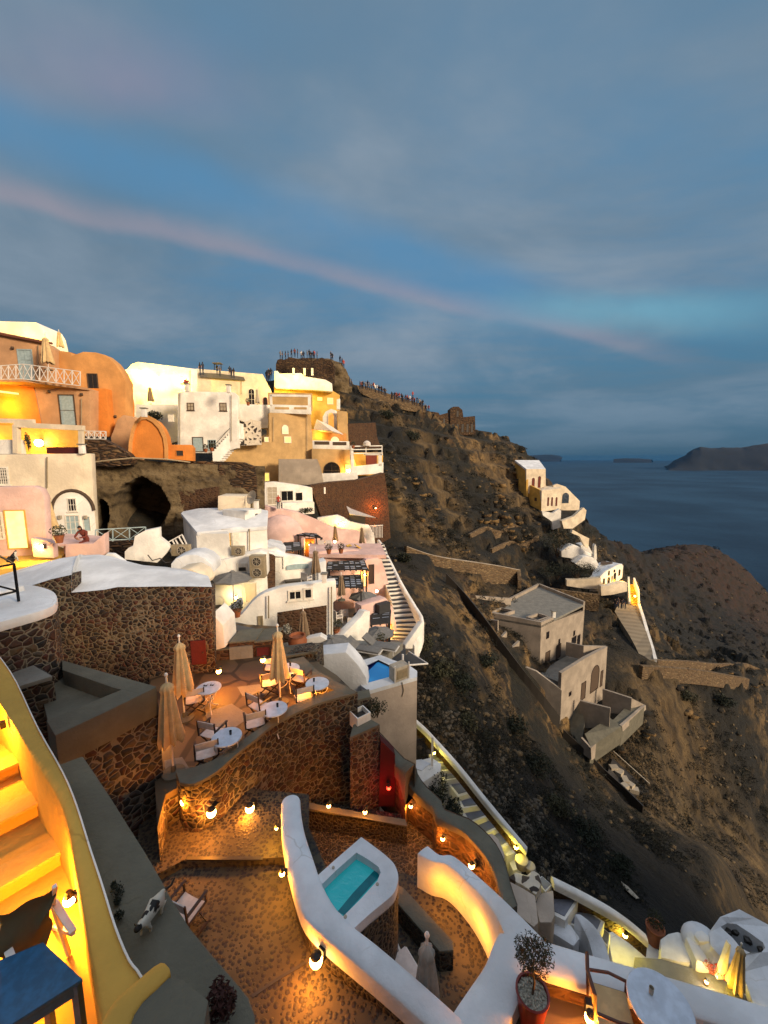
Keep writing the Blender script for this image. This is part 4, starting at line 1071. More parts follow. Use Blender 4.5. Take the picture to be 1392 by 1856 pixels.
def round_table(label, r_=0.36, h=0.73, group=None, mat='table_white', legm='white_metal'):
    t = thing('round_table', label, 'table', (0, 0, 0), group); t['_local'] = 1
    m_ = MB(); m_.lathe((0, 0, 0), [(r_ * 0.96, h - 0.035), (r_, h - 0.03), (r_, h - 0.008), (r_ * 0.985, h)], 36); m_.build('tabletop', mat, t, smooth=True)
    for k in range(3):
        a = 2 * PI * k / 3 + 0.3; c, s_ = math.cos(a), math.sin(a)
        pts = [(c * q, s_ * q, z) for q, z in ((r_ * 0.75, h - 0.03), (r_ * 0.88, h * 0.78), (r_ * 0.72, h * 0.60), (r_ * 0.30, h * 0.48), (r_ * 0.14, h * 0.36), (r_ * 0.35, h * 0.16), (r_ * 0.85, 0.0))]
        m_ = MB(); m_.tube(smoothpath(pts, 3), 0.014, 6); m_.build('leg', legm, t, smooth=True)
    m_ = MB(); m_.tube([(r_ * 0.32 * math.cos(2 * PI * k / 16), r_ * 0.32 * math.sin(2 * PI * k / 16), h * 0.47) for k in range(17)], 0.008, 5); m_.build('ring_brace', legm, t, smooth=True)
    return t
def closed_parasol(label, h=2.6, canvas='beige_canvas', pole='white_metal', r_=0.20, low=0.42, group=None, base=True, top=0.93):
    t = thing('closed_parasol', label, 'parasol', (0, 0, 0), group); t['_local'] = 1
    m_ = MB(); m_.tube([(0, 0, 0.02), (0, 0, h)], 0.024, 8); m_.build('pole', pole, t)
    z0, z1 = h * low, h * top
    n = 32; rings = []; prof = [(1.0, 0.0), (1.08, 0.05), (0.92, 0.25), (0.78, 0.50), (0.62, 0.72), (0.52, 0.84), (0.60, 0.88), (0.55, 0.93), (0.34, 0.97), (0.08, 1.0)]
    vs = []; fs = []
    for i, (q, tt_) in enumerate(prof):
        for k in range(n):
            a = 2 * PI * k / n
            fl = 0.22 * (1 - tt_ * 0.5) * math.cos(8 * a + 0.4) + 0.06 * math.sin(3 * a + tt_ * 4)
            z = z0 + (z1 - z0) * tt_ - (0.05 * math.cos(8 * a) + 0.05 * math.sin(2 * a) if i == 0 else 0)
            vs.append((r_ * q * (1 + fl) * math.cos(a), r_ * q * (1 + fl) * math.sin(a), z))
    for i in range(len(prof) - 1):
        for k in range(n):
            a, d = i * n + k, i * n + (k + 1) % n; fs.append((a, d, d + n, a + n))
    fs.append(tuple((len(prof) - 1) * n + k for k in range(n)))
    m_ = MB(); m_.faces(vs, fs); cn = m_.build('canopy', canvas, t, smooth=True)
    m_ = MB(); m_.lathe((0, 0, h), [(0.03, -0.02), (0.045, 0.01), (0.03, 0.05), (0.005, 0.07)], 10); m_.build('finial', pole, t)
    if base: m_ = MB(); m_.lathe((0, 0, 0), [(0.26, 0.0), (0.26, 0.05), (0.06, 0.08), (0.05, 0.22)], 20); m_.build('base', 'concrete', t)
    return t
def open_parasol(label, r_=1.55, h=2.5, drop=0.42, canvas='grey_canvas', pole='white_metal', n=8, group=None):
    t = thing('open_parasol', label, 'parasol', (0, 0, 0), group); t['_local'] = 1
    vs = []; fs = []; rg_ = (0.02, 0.28, 0.55, 0.8, 1.0); K = n * 4
    for i, q in enumerate(rg_):
        for k in range(K):
            a = 2 * PI * k / K; loc = abs(((k % 4) / 4.0) * 2 - 1) if True else 0
            seg = (k % 4) / 4.0; sag = math.sin(PI * seg)
            rad = r_ * q * (math.cos(PI / n) / math.cos((seg - 0.5) * 2 * PI / n)) * (1 - 0.03 * sag * q)
            vs.append((rad * math.cos(a), rad * math.sin(a), h - drop * q ** 1.15 - 0.05 * sag * q * (1 - q) * 2))
    for i in range(len(rg_) - 1):
        for k in range(K):
            a, d = i * K + k, i * K + (k + 1) % K; fs.append((a, d, d + K, a + K))
    m_ = MB(); m_.faces(vs, fs)
    lo = [(x, y, z - 0.012) for x, y, z in vs]; m_.faces(lo, [f_[::-1] for f_ in fs])
    for k in range(K):
        m_.faces([vs[4 * K + k], vs[4 * K + (k + 1) % K], Vector(vs[4 * K + (k + 1) % K]) - Vector((0, 0, 0.07)), Vector(vs[4 * K + k]) - Vector((0, 0, 0.07))], [(0, 1, 2, 3)])
    m_.build('canopy', canvas, t, nonorm=False)
    m_ = MB(); m_.lathe((0, 0, h), [(r_ * 0.13, -0.03), (r_ * 0.13, 0.01), (0.02, 0.08)], 12); m_.build('vent_cap', canvas, t)
    m_ = MB(); m_.tube([(0, 0, 0), (0, 0, h + 0.08)], 0.03, 8); m_.build('pole', pole, t)
    for k in range(n):
        a = 2 * PI * k / n
        m_ = MB(); m_.bar((0.03 * math.cos(a), 0.03 * math.sin(a), h - 0.05), (r_ * 0.98 * math.cos(a), r_ * 0.98 * math.sin(a), h - drop - 0.03), 0.018); m_.build('rib', pole, t)
    return t
def place(o, loc, rz, label, group=None):
    c = clone(o, loc, rz, label, group); return c
protos = []
def firstor(proto, used, *a, **k):
    """first use moves the prototype itself, later ones copy it"""
    if proto.name not in used:
        used.add(proto.name); proto.location = a[0]; proto.rotation_euler = (0, 0, a[1]); proto['label'] = a[2]
        if len(a) > 3 and a[3]: proto['group'] = a[3]
        return proto
    return clone(proto, a[0], a[1], a[2], a[3] if len(a) > 3 else None)
USED = set()
def put(proto, loc, rz, label, group=None): return firstor(proto, USED, loc, rz, label, group)

CH = director_chair('x'); RT = round_table('x')
G1, G2, G3 = 'round café tables on the dining terrace', 'director chairs on the dining terrace', 'closed parasols on the dining terrace'
tz = -7.6
def onf(px, py, z=tz): return PZ(px, py, z)
# table centres given on the table top, dropped to the floor
def tbl(px, py, lab, h=0.73, z=tz):
    p = PZ(px, py, z + h); return put(RT, (p.x, p.y, z), random.uniform(0, 2), lab, G1)
tbl(411, 1335, 'round white table nearest the lower end of the terrace wall')
tbl(497, 1284, 'round white table between two chair pairs, middle of the terrace wall')
tbl(575, 1238, 'round white table lit from below by a candle')
tbl(378, 1246, 'round white table with two sunglasses against the tall stone wall')
tbl(523, 1211, 'round white table half hidden behind the tall closed parasol')
def chr_(px, py, rz, lab, z=tz):
    p = PZ(px, py, z + 0.45); return put(CH, (p.x, p.y, z), rz, lab, G2)
chr_(375, 1362, R(205), 'director chair turned away, nearest the stone coping')
chr_(386, 1326, R(165), 'director chair with lamp-lit back behind the lowest table')
chr_(462, 1308, R(205), 'director chair with orange-lit back at the middle table')
chr_(470, 1277, R(150), 'director chair facing the middle table from the rear')
chr_(353, 1266, R(205), 'director chair beside the tall stone wall and sunglasses table')
chr_(488, 1236, R(205), 'director chair by the tall closed parasol')
chr_(494, 1208, R(190), 'director chair farthest back, near the red door lamp')
chr_(546, 1228, R(160), 'director chair facing the candle-lit table')
chr_(550, 1262, R(205), 'director chair low behind the coping by the candle table')
for k, (x, y, lab) in enumerate([(372, 1243, 'pair of black sunglasses, nearer the parasol'), (384, 1242, 'pair of black sunglasses, farther along the table')]):
    p = PZ(x, y, tz + 0.745); t = thing('sunglasses', lab, 'sunglasses', p)
    m_ = MB(); m_.lathe(p + Vector((-0.03, 0, 0)), [(0.025, 0), (0.025, 0.012)], 10); m_.lathe(p + Vector((0.03, 0, 0)), [(0.025, 0), (0.025, 0.012)], 10); m_.bar(p + Vector((-0.03, 0, 0.01)), p + Vector((0.03, 0, 0.01)), 0.008)
    m_.build('lenses', 'black_metal', t)
    m_ = MB(); m_.bar(p + Vector((-0.055, 0, 0.01)), p + Vector((-0.05, 0.1, 0.008)), 0.006); m_.bar(p + Vector((0.055, 0, 0.01)), p + Vector((0.05, 0.1, 0.008)), 0.006); m_.build('temples', 'black_metal', t)
PA = closed_parasol('x', 2.55, r_=0.24, low=0.34)
p = PZ(315, 1402, tz); PA.location = p; USED.add(PA.name); PA['label'] = 'beige closed parasol at the terrace corner, nearest the viewer'; PA['group'] = G3
clone(PA, PZ(335, 1303, tz), 0.7, 'beige closed parasol in front of the dark red door', G3)
clone(PA, PZ(508, 1275, tz), 1.6, 'beige closed parasol among the middle tables', G3)
# candle lantern by the table
def candle(p, power, lab, rad=0.06, mat='bulb', color=(1, 0.30, 0.02)):
    t = thing('lantern', lab, 'lantern', p, 'small lanterns on the ground'); p = Vector(p)
    m_ = MB(); m_.lathe(p, [(0.07, 0), (0.07, 0.02)], 10); m_.lathe(p + Vector((0, 0, 0.2)), [(0.07, 0), (0.05, 0.03), (0.01, 0.07)], 10)
    for k in range(4):
        a = PI / 4 + k * PI / 2; m_.bar(p + Vector((math.cos(a) * 0.06, math.sin(a) * 0.06, 0)), p + Vector((math.cos(a) * 0.06, math.sin(a) * 0.06, 0.2)), 0.01)
    m_.build('frame', 'steel_dark', t)
    m_ = MB(); m_.ico(p + Vector((0, 0, 0.10)), rad, 2); m_.build('flame', mat, t, smooth=True)
    glow_light(p + Vector((0, -0.1, 0.32)), power, color, 0.06, t); return t
candle(PZ(559, 1252, -7.3), 110, 'glowing lantern beside the candle-lit table')
candle(PZ(298, 1330, -7.5), 30, 'lantern glowing at the foot of the nearest parasol')

# ---- sunken chair on the patio, cat, plants
p = PZ(338, 1645, -8.15); d_ = director_chair('black director chair with pale canvas at the foot of the cat wall'); d_.location = (p.x, p.y, -8.6); d_.rotation_euler = (0, 0, R(160))
# wall lamps: patio
fn = lambda a, c: (c - a).cross(Vector((0, 0, 1))).normalized()
def wl_(px, py, z, n, power, lab, **k): return lamp(PZ(px, py, z), n, power, lab, **k)
wl_(343, 1441, -7.75, (-0.1, -1, 0), 51, 'lamp at the left end of the terrace wall foot')
wl_(391, 1462, -7.95, (-0.2, -1, 0), 68, 'lamp low on the terrace wall over the bright puddle of light')
wl_(460, 1455, -8.3, (-0.3, -1, 0), 48, 'lamp on the dark terrace wall left of the white wall end')
wl_(600, 1452, -9.62, (-0.3, -1, 0), 34, 'small lamp above the grey ledge, nearer the white wall', rad=0.055)
wl_(665, 1463, -9.72, (-0.3, -1, 0), 34, 'small lamp above the grey ledge, nearer the red gap', rad=0.055)
lamp(PZ(507, 1500, -8.02), (-1, -0.25, 0), 41, 'tiny lamp on the outer side of the white wall end', rad=0.035, out=0.07, color=(1, 0.42, 0.02), mat='bulb')
lamp(PZ(520, 1580, -8.02), (-1, -0.35, 0), 51, 'lamp hugging the white wall where the tub begins', rad=0.055, out=0.09, color=(1, 0.36, 0.02))
lamp(PZ(588, 1722, -8.25), (-0.65, -0.75, 0), 82, 'large lamp on the white wall above the lit pebbles', rad=0.11, out=0.18)
wl_(752, 1456, -10.0, (-0.8, -0.6, 0), 30, 'small lamp on the winding wall, highest of three', rad=0.055)
wl_(810, 1514, -10.1, (-0.8, -0.6, 0), 30, 'small lamp on the winding wall above the wavy wall', rad=0.055)
wl_(864, 1564, -10.1, (-0.9, -0.4, 0), 60, 'bright lamp behind the orange-lit wavy wall', rad=0.075)
glow_light(PZ(800, 1630, -9.5), 34, (1.0, 0.34, 0.02), 0.3); glow_light(PZ(862, 1682, -9.45), 34, (1.0, 0.34, 0.02), 0.3)
wl_(702, 1588, -9.3, (0.8, -0.3, 0), 3, 'dim deck lamp under the rounded tub corner', rad=0.03, out=0.05)
# small terrace lamps behind
wl_(400, 1212, -6.9, (0, -1, 0), 150, 'lamp on the stone pier left of the doorway', rad=0.08)
wl_(479, 1192, -6.55, (0, -1, 0), 150, 'lamp on a dark red door frame at the back of the terrace', rad=0.08)

# ---- loungers below the wall
def lounger(label, loc, rz, group=None):
    t = thing('sun_lounger', label, 'sun lounger', (0, 0, 0), group); t['_local'] = 1
    m_ = MB(); m_.box((0, -0.25, 0.33), (0.6, 1.2, 0.09)); m_.build('seat_cushion', 'white_canvas', t, bevel=0.02)
    m_ = MB(); m_.box((0, 0.62, 0.52), (0.6, 0.66, 0.09), 0, 0.6); m_.build('back_cushion', 'white_canvas', t, bevel=0.02)
    m_ = MB(); m_.box((0, -0.1, 0.26), (0.64, 1.6, 0.04)); m_.build('frame', 'white_metal', t)
    for x in (-0.27, 0.27):
        for y in (-0.75, 0.6): m_ = MB(); m_.bar((x, y, 0), (x, y, 0.25), 0.05); m_.build('leg', 'white_metal', t)
    t.location = loc; t.rotation_euler = (0, 0, rz); return t
def lng(e, h, lab):
    a_, c_ = PZ(*e, -9.6), PZ(*h, -9.6); d = (c_ - a_); d.z = 0; d.normalize(); m = a_ + d * 0.86
    lounger(lab, (m.x, m.y, -9.93), math.atan2(d.y, d.x) - PI / 2, 'loungers on the sun deck')
lng((712, 1693), (640, 1735), 'white cushioned lounger next to the stone side of the tub')
lng((752, 1745), (690, 1800), 'white cushioned lounger beside the pale closed parasol')
flat('pale_canvas', (0.36, 0.32, 0.27), 0.95)
p = PZ(774, 1693, -7.55); t_ = closed_parasol('greyish closed parasol standing behind the white wall', 2.35, 'pale_canvas', r_=0.21, low=0.3); t_.location = (p.x, p.y, -9.93)

# ---- lower right terrace: tree in pot, chair, big table
p = Vector(PZ(965, 1800, -8.150)); 
pt_ = thing('potted_tree', 'small olive tree in a red pot topped with white pebbles', 'potted tree', (p.x, p.y, -8.700))
m_ = MB(); m_.lathe((p.x, p.y, 0), [(0.16, -8.700), (0.20, -8.450), (0.235, -8.190), (0.25, -8.150), (0.25, -8.120), (0.22, -8.120), (0.215, -8.180)], 28); m_.build('pot', 'red_pot', pt_, smooth=True)
m_ = MB(); m_.lathe((p.x, p.y, 0), [(0.215, -8.190), (0.21, -8.165)], 24)
for k in range(170):
    a, q = random.uniform(0, 2 * PI), 0.2 * math.sqrt(random.random()); m_.ico((p.x + q * math.cos(a), p.y + q * math.sin(a), -8.150), random.uniform(0.013, 0.024), 1, 0.1, (1, 1, 0.6))
m_.build('pebbles', 'pebbles_white', pt_)
top = PZ(950, 1730, -8.0)
cx, cy = p.x - 0.02, p.y + 0.02
m_ = MB(); m_.tube([(p.x, p.y, -8.200), (p.x + 0.02, p.y, -7.950), (cx, cy, -7.700)], [0.02, 0.016, 0.012], 8)
for k in range(14):
    a = 2 * PI * k / 14; m_.tube([(cx, cy, -7.750 + 0.02 * (k % 3)), (cx + 0.11 * math.cos(a), cy + 0.11 * math.sin(a), -7.630), (cx + 0.2 * math.cos(a), cy + 0.2 * math.sin(a), -7.470 + 0.12 * random.random())], [0.008, 0.005, 0.002], 4)
m_.build('trunk', 'bark', pt_)
m_ = MB(); leafball(m_, (cx, cy, -7.510), 0.27, 1100, 0.024, (1, 1, 0.95), 0.3); leafball(m_, (cx - 0.12, cy - 0.02, -7.450), 0.16, 260, 0.024); leafball(m_, (cx + 0.14, cy, -7.400), 0.15, 240, 0.024)
m_.build('crown', 'foliage_olive', pt_, nomerge=True, nonorm=True)
p = PZ(1197, 1815, -7.78); bt = round_table('large round white table, nearest of all, at the lower right', 0.42, 0.88); bt.location = (p.x, p.y, -8.700)
def bentwood(label, loc, rz):
    t = thing('wooden_armchair', label, 'chair', (0, 0, 0)); t['_local'] = 1
    m_ = MB(); m_.box((0, 0, 0.46), (0.5, 0.5, 0.05)); m_.build('seat', 'beige_canvas', t, bevel=0.02)
    for s_ in (-1, 1):
        m_ = MB(); m_.bar((s_ * 0.26, -0.25, 0), (s_ * 0.26, -0.25, 0.66), 0.035); m_.build('leg', 'brown_wood', t)
        m_ = MB(); m_.bar((s_ * 0.26, 0.26, 0), (s_ * 0.25, 0.33, 1.0), 0.035); m_.build('leg', 'brown_wood', t)
        m_ = MB(); m_.tube([(s_ * 0.26, -0.27, 0.66), (s_ * 0.29, 0.0, 0.69), (s_ * 0.26, 0.28, 0.68)], 0.022, 8); m_.build('armrest', 'brown_wood', t, smooth=True)
        m_ = MB(); m_.bar((s_ * 0.26, -0.25, 0.42), (s_ * 0.26, 0.27, 0.42), 0.03, 0.05); m_.build('side_rail', 'brown_wood', t)
    m_ = MB(); m_.tube([(-0.25, 0.33, 0.98), (0, 0.38, 1.02), (0.25, 0.33, 0.98)], 0.028, 8); m_.build('top_rail', 'brown_wood', t, smooth=True)
    m_ = MB(); m_.box((0, 0.32, 0.78), (0.44, 0.02, 0.28), 0, -0.12); m_.build('backrest', 'beige_canvas', t)
    t.location = loc; t.rotation_euler = (0, 0, rz); return t
p = PZ(1110, 1830, -8.250); bentwood('brown wooden armchair lit orange beside the big round table', (p.x, p.y, -8.700), R(75))
wl_(1066, 1820, -8.300, (-0.25, -1, 0), 152, 'brilliant wall lamp between the potted tree and the armchair', rad=0.085)
# ---- blue side table and white-framed canvas chair on the upper terrace
t = thing('side_table', 'worn dark blue wooden table nearest the viewer', 'table', PZ(60, 1790, -4.4))
q_ = [PZ(x, y, -3.62) for x, y in [(78,1707),(150,1774),(-40,1895),(-120,1790)]]
m_ = MB(); m_.prism([v - Vector((0, 0, 0.03)) for v in q_], q_); m_.build('tabletop', 'blue_paint', t, bevel=0.006)
cc = sum(q_, Vector()) / 4
for v in q_:
    w_ = v.lerp(cc, 0.10); m_ = MB(); m_.bar((w_.x, w_.y, -4.4), (w_.x, w_.y, -3.65), 0.045); m_.build('leg', 'blue_paint', t)
for i in range(4):
    a_, c_ = q_[i].lerp(cc, 0.08), q_[(i + 1) % 4].lerp(cc, 0.08); m_ = MB(); m_.bar(a_ - Vector((0, 0, 0.075)), c_ - Vector((0, 0, 0.075)), 0.02, 0.08); m_.build('apron', 'blue_paint', t)
t = thing('canvas_chair', 'white-framed chair with an olive sling canvas behind the blue table', 'chair', PZ(60, 1700, -4.4))
def sag(a, c, e, g, n=10, mname='sling', dip=0.10):
    vs = []; fs = []
    for i in range(n + 1):
        for j in range(n + 1):
            u, v = i / n, j / n
            p_ = Vector(a).lerp(Vector(c), u).lerp(Vector(g).lerp(Vector(e), u), v)
            p_.z -= dip * math.sin(PI * u) * (0.4 + v) * 0.8 + 0.02 * math.sin(9 * u + 5 * v)
            p_ += Vector((0, 1, 0)) * 0.03 * math.sin(11 * v)
            vs.append(p_)
    for i in range(n):
        for j in range(n): fs.append((i * (n + 1) + j, (i + 1) * (n + 1) + j, (i + 1) * (n + 1) + j + 1, i * (n + 1) + j + 1))
    return vs, fs
vs, fs = sag(PZ(-8, 1660, -3.45), PZ(100, 1605, -3.45), PZ(84, 1716, -3.92), PZ(5, 1790, -3.92))
m_ = MB(); m_.faces(vs, fs); m_.faces([v + Vector((0.003, 0.006, -0.004)) for v in vs], [f_[::-1] for f_ in fs]); m_.build('sling', 'olive_canvas', t, smooth=True, nonorm=True)
def arm(pts, w_=0.05):
    m_ = MB()
    for a_, c_ in zip(pts[:-1], pts[1:]): m_.bar(a_, c_, w_, 0.022)
    return m_
arm([PZ(98, 1635, -3.72), PZ(133, 1690, -3.72)]).build('armrest', 'white_metal', t, bevel=0.004)
arm([PZ(2, 1690, -3.72), PZ(26, 1750, -3.72)]).build('armrest', 'white_metal', t, bevel=0.004)
for (x, y, x2, y2, z, z2) in ((96,1640,125,1730,-3.73,-4.38),(133,1692,97,1680,-3.73,-4.38),(99,1606,96,1640,-3.43,-3.72),(26,1752,40,1800,-3.73,-4.38),(2,1692,-10,1665,-3.73,-3.4)):
    m_ = MB(); m_.bar(PZ(x, y, z), PZ(x2, y2, z2), 0.028); m_.build('leg', 'white_metal', t)
# dark bust-shaped shrub on the wall end
shrub(PZ(405, 1850, -3.78), 0.13, 'dark reddish plant at the near end of the cat wall', 'foliage_red', 900, 0.018, (0.8, 0.8, 1.5), 'potted_plant', 'plant')
for k, (x, y, r_) in enumerate([(207,1612,0.035),(212,1624,0.06),(214,1640,0.035),(216,1669,0.04)]):
    shrub(PZ(x, y, -3.78), r_, ('tiny dark tuft in the joint by the cat, ' + ['farthest', 'largest', 'just below the largest', 'nearest'][k]), 'foliage_dark', 160, 0.012, (1, 1, 1.1), 'tuft', 'plant', 'tufts growing in the wall joint', 3)

# small things on the tables
for k, (x, y, lab) in enumerate([(418, 1331, 'small glass on the lowest terrace table'), (503, 1281, 'small glass on the middle terrace table'), (569, 1235, 'small glass on the candle-lit table'), (526, 1207, 'small glass on the table behind the tall parasol'), (1180, 1800, 'clear tumbler on the big round table')]):
    p = PZ(x, y, tz + 0.732) if k < 4 else PZ(x, y, -7.80)
    m_ = MB(); m_.lathe(p, [(0.028, 0), (0.034, 0.1), (0.030, 0.1), (0.025, 0.012)], 14); o = m_.build('glass', 'dark_glass' if k < 4 else 'ac_metal', smooth=True); setp(o, lab, 'glass', 'glasses on the tables')
# ================================================================ MIDDLE DISTANCE: stone house, pool block, white and pink village
def mass(name, label, cat, pts, Y0, Y1, depth, mat, zlow=None, bevel=0.05, part='wall', group=None, par=None, x01=None):
    xs = [p[0] for p in pts]; ys = [p[1] for p in pts]; ym = (min(ys) + max(ys)) / 2
    x0, x1 = x01 or (min(xs), max(xs))
    f = Face(PY(x0, ym, Y0), PY(x1, ym, Y1))
    if par is None:
        c = f.pt(f.L / 2, zlow if zlow is not None else f.hit(xs[-1], ys[-1])[1])
        par = thing(name, label, cat, c, group)
    facade(par, part, f, pts, depth, mat, bevel, zlow=zlow)
    return par, f
def loft(mb, A, B, rows=5, bulge=0.0):
    """surface between two polylines of equal count"""
    n = len(A); vs = []; fs = []
    for j in range(rows + 1):
        t = j / rows
        for i in range(n):
            p = Vector(A[i]).lerp(Vector(B[i]), t); p.z += bulge * math.sin(PI * t); vs.append(p)
    for j in range(rows):
        for i in range(n - 1):
            a = j * n + i; fs.append((a, a + 1, a + n + 1, a + n))
    return mb.faces(vs, fs)
def slat_pergola(name, label, pts4, zt, zfloor, rows, cols, group=None, seedv=1, drop=0.0):
    """timber pergola with a chequer of pale panels; pts4 = picture corners of its roof (level zt)"""
    q = [PZ(x, y, zt) for x, y in pts4]; rr = random.Random(seedv)
    t = thing(name, label, 'pergola', (sum(q, Vector()) / 4).x * Vector((1, 0, 0)) + Vector((0, (sum(q, Vector()) / 4).y, zfloor)), group)
    m_ = MB()
    def at(u, v): return q[0].lerp(q[1], u).lerp(q[3].lerp(q[2], u), v)
    for k in range(rows + 1):
        v = k / rows; m_.bar(at(0, v), at(1, v), 0.09, 0.10)
    m_.build('slat', 'slat_dark', t)
    m_ = MB()
    for k in range(cols + 1):
        u = k / cols; m_.bar(at(u, 0) - Vector((0, 0, 0.08)), at(u, 1) - Vector((0, 0, 0.08)), 0.09, 0.12)
    m_.build('beam', 'slat_dark', t)
    m_ = MB(); dz = Vector((0, 0, 0.03))
    m2 = MB(); m2.prism([p - Vector((0, 0, 0.06)) for p in (at(0, 0), at(1, 0), at(1, 1), at(0, 1))], [p - Vector((0, 0, 0.03)) for p in (at(0, 0), at(1, 0), at(1, 1), at(0, 1))]); m2.build('screen', 'slat_dark', t)
    for i in range(rows):
        for k in range(cols):
            if rr.random() < 0.52:
                u0, u1 = (k + 0.12) / cols, (k + 0.88) / cols; v0, v1 = (i + 0.25) / rows, (i + 0.75) / rows
                m_.prism([at(u0, v0) + dz * 0.1, at(u1, v0) + dz * 0.1, at(u1, v1) + dz * 0.1, at(u0, v1) + dz * 0.1], [at(u0, v0) + dz, at(u1, v0) + dz, at(u1, v1) + dz, at(u0, v1) + dz])
    m_.build('panel', 'slat_pale', t)
    for u, v in ((0.04, 0.04), (0.96, 0.04), (0.96, 0.96), (0.04, 0.96)):
        p = at(u, v); m_ = MB(); m_.bar((p.x, p.y, zfloor), (p.x, p.y, zt - 0.05), 0.11); m_.build('post', 'slat_dark', t)
    return t

# ---- big dark stone house with the snow-white roof
A, B = PZ(130, 1075, -4.45), PZ(383, 1064, -4.45)
fh = Face(A, B)
sh_ = thing('stone_house', 'dark volcanic stone house under a flowing white roof', 'house', fh.pt(fh.L / 2, -7.6))
pts = [(-60,1100),(0,1078),(60,1061),(95,1050),(131,1042),(131,1075),(160,1072),(190,1069),(215,1064),(250,1064),(300,1063),(383,1064),(383,1300),(-60,1300)]
q_ = [fh.hit(x, y) for x, y in pts]; q_[-1] = (q_[-1][0], -11); q_[-2] = (q_[-2][0], -11)
m_ = MB(); fplate(m_, fh, q_, 0, -0.5); m_.build('wall', 'stone_wall_fine', sh_)
f1 = [fh.P(x, y, 0.05) for x, y in [(-60,1099),(-20,1084),(20,1071),(60,1060),(95,1049),(131,1041)]]
b1 = [PY(x, y, 16.6) for x, y in [(-60,1060),(-10,1046),(30,1034),(70,1022),(110,1012),(150,1006)]]
m_ = MB(); loft(m_, f1, b1, 7, 0.22); m_.build('roof', 'white_cool', sh_, smooth=True)
fr = [(131,1074),(160,1071),(190,1068),(215,1063),(250,1063),(300,1062),(345,1062),(385,1063)]
f2 = [fh.P(x, y, 0.05) for x, y in fr]; b2 = [PY(x, y, 16.6) for x, y in [(150,1006),(180,1005),(205,1009),(230,1017),(262,1025),(300,1029),(335,1035),(372,1050)]]
f2[0] = f1[-1].copy(); f2.insert(1, fh.P(131.5, 1073, 0.05)); b2.insert(1, b2[0] + Vector((0.05, 0, 0)))
m_ = MB(); loft(m_, f2, b2, 8, 0.28); m_.build('roof', 'white_cool', sh_, smooth=True)
m_ = MB(); loft(m_, [p + Vector((0, 0, 0)) for p in b1] + b2, [p - Vector((0, -0.3, 4)) for p in b1] + [p - Vector((0, -0.3, 4)) for p in b2], 1); m_.build('back_wall', 'white_cool', sh_)
p0, p1 = fh.P(382, 1064, -0.01), PY(371, 1051, 16.6)
m_ = MB(); m_.prism([Vector((p0.x, p0.y, -11)), Vector((p1.x, p1.y, -11)), Vector((p1.x - 0.5, p1.y, -11)), Vector((p0.x - 0.5, p0.y, -11))], [p0, p1, p1 - Vector((0.5, 0, 0)), p0 - Vector((0.5, 0, 0))]); m_.build('side_wall', 'stone_wall', sh_)
s0, z0, s1, z1 = fh.rect(347, 1160, 374, 1203)
m_ = MB(); frect(m_, fh, s0, z0, s1, z1, -0.05, 0.05); dr = m_.build('door', 'red_paint', sh_)
m_ = MB(); m_.ico(fh.pt(s1 - 0.1, (z0 + z1) / 2, 0.08), 0.03, 1); m_.build('handle', 'steel_dark', dr)
glow_light(fh.P(160, 1150, 1.2), 26, (1.0, 0.45, 0.07), 0.2)
# ---- curved lobe in front with the railing
lb = thing('stone_turret', 'rounded stone turret with a white curved top', 'wall', PZ(40, 1200, -8))
TL = smoothpath([(-80,1150),(0,1127),(40,1116),(75,1106),(98,1096),(104,1084),(98,1072),(75,1063),(45,1059),(0,1064),(-80,1080)], 4)
q_ = [PZ(x, y, -3.7) for x, y in TL]; c_ = sum(q_, Vector()) / len(q_)
m_ = MB(); m_.prism([Vector((p.x, p.y, -3.95)) for p in q_], q_); m_.build('cap', 'white_cool', lb, bevel=0.06)
m_ = MB(); m_.prism([Vector((p.lerp(c_, 0.02).x, p.lerp(c_, 0.02).y, -9.5)) for p in q_], [Vector((p.lerp(c_, 0.02).x, p.lerp(c_, 0.02).y, -3.95)) for p in q_]); m_.build('body', 'stone_wall', lb)
q_ = [PZ(x, y, -3.55) for x, y in [(-80,1092),(0,1072),(24,1066),(45,1060),(20,1052),(-80,1062)]]
m_ = MB(); m_.prism([v - Vector((0, 0, 0.4)) for v in q_], q_); m_.build('upstand', 'white_cool', lb, bevel=0.08)
rl = thing('railing', 'black metal railing on the white turret top', 'railing', PZ(33, 1090, -3.68))
b0 = PZ(34, 1090, -3.68); t0 = PV(b0, 1022)
b1_ = PZ(-120, 1130, -3.68); t1 = Vector((b1_.x, b1_.y, t0.z))
for p_, q_ in ((b0, t0), (t0, t1), (b0.lerp(t0, 0.28), b1_.lerp(t1, 0.28)), (b1_, t1), (b0.lerp(t0, 0.28), t1.lerp(t0, 0.3))):
    m_ = MB(); m_.bar(p_, q_, 0.045); m_.build('rail' if p_ is not b0 else 'post', 'black_metal', rl)
m_ = MB(); m_.bar(t0, PZ(-60, 975, -2.9), 0.035); m_.build('rail', 'black_metal', rl)

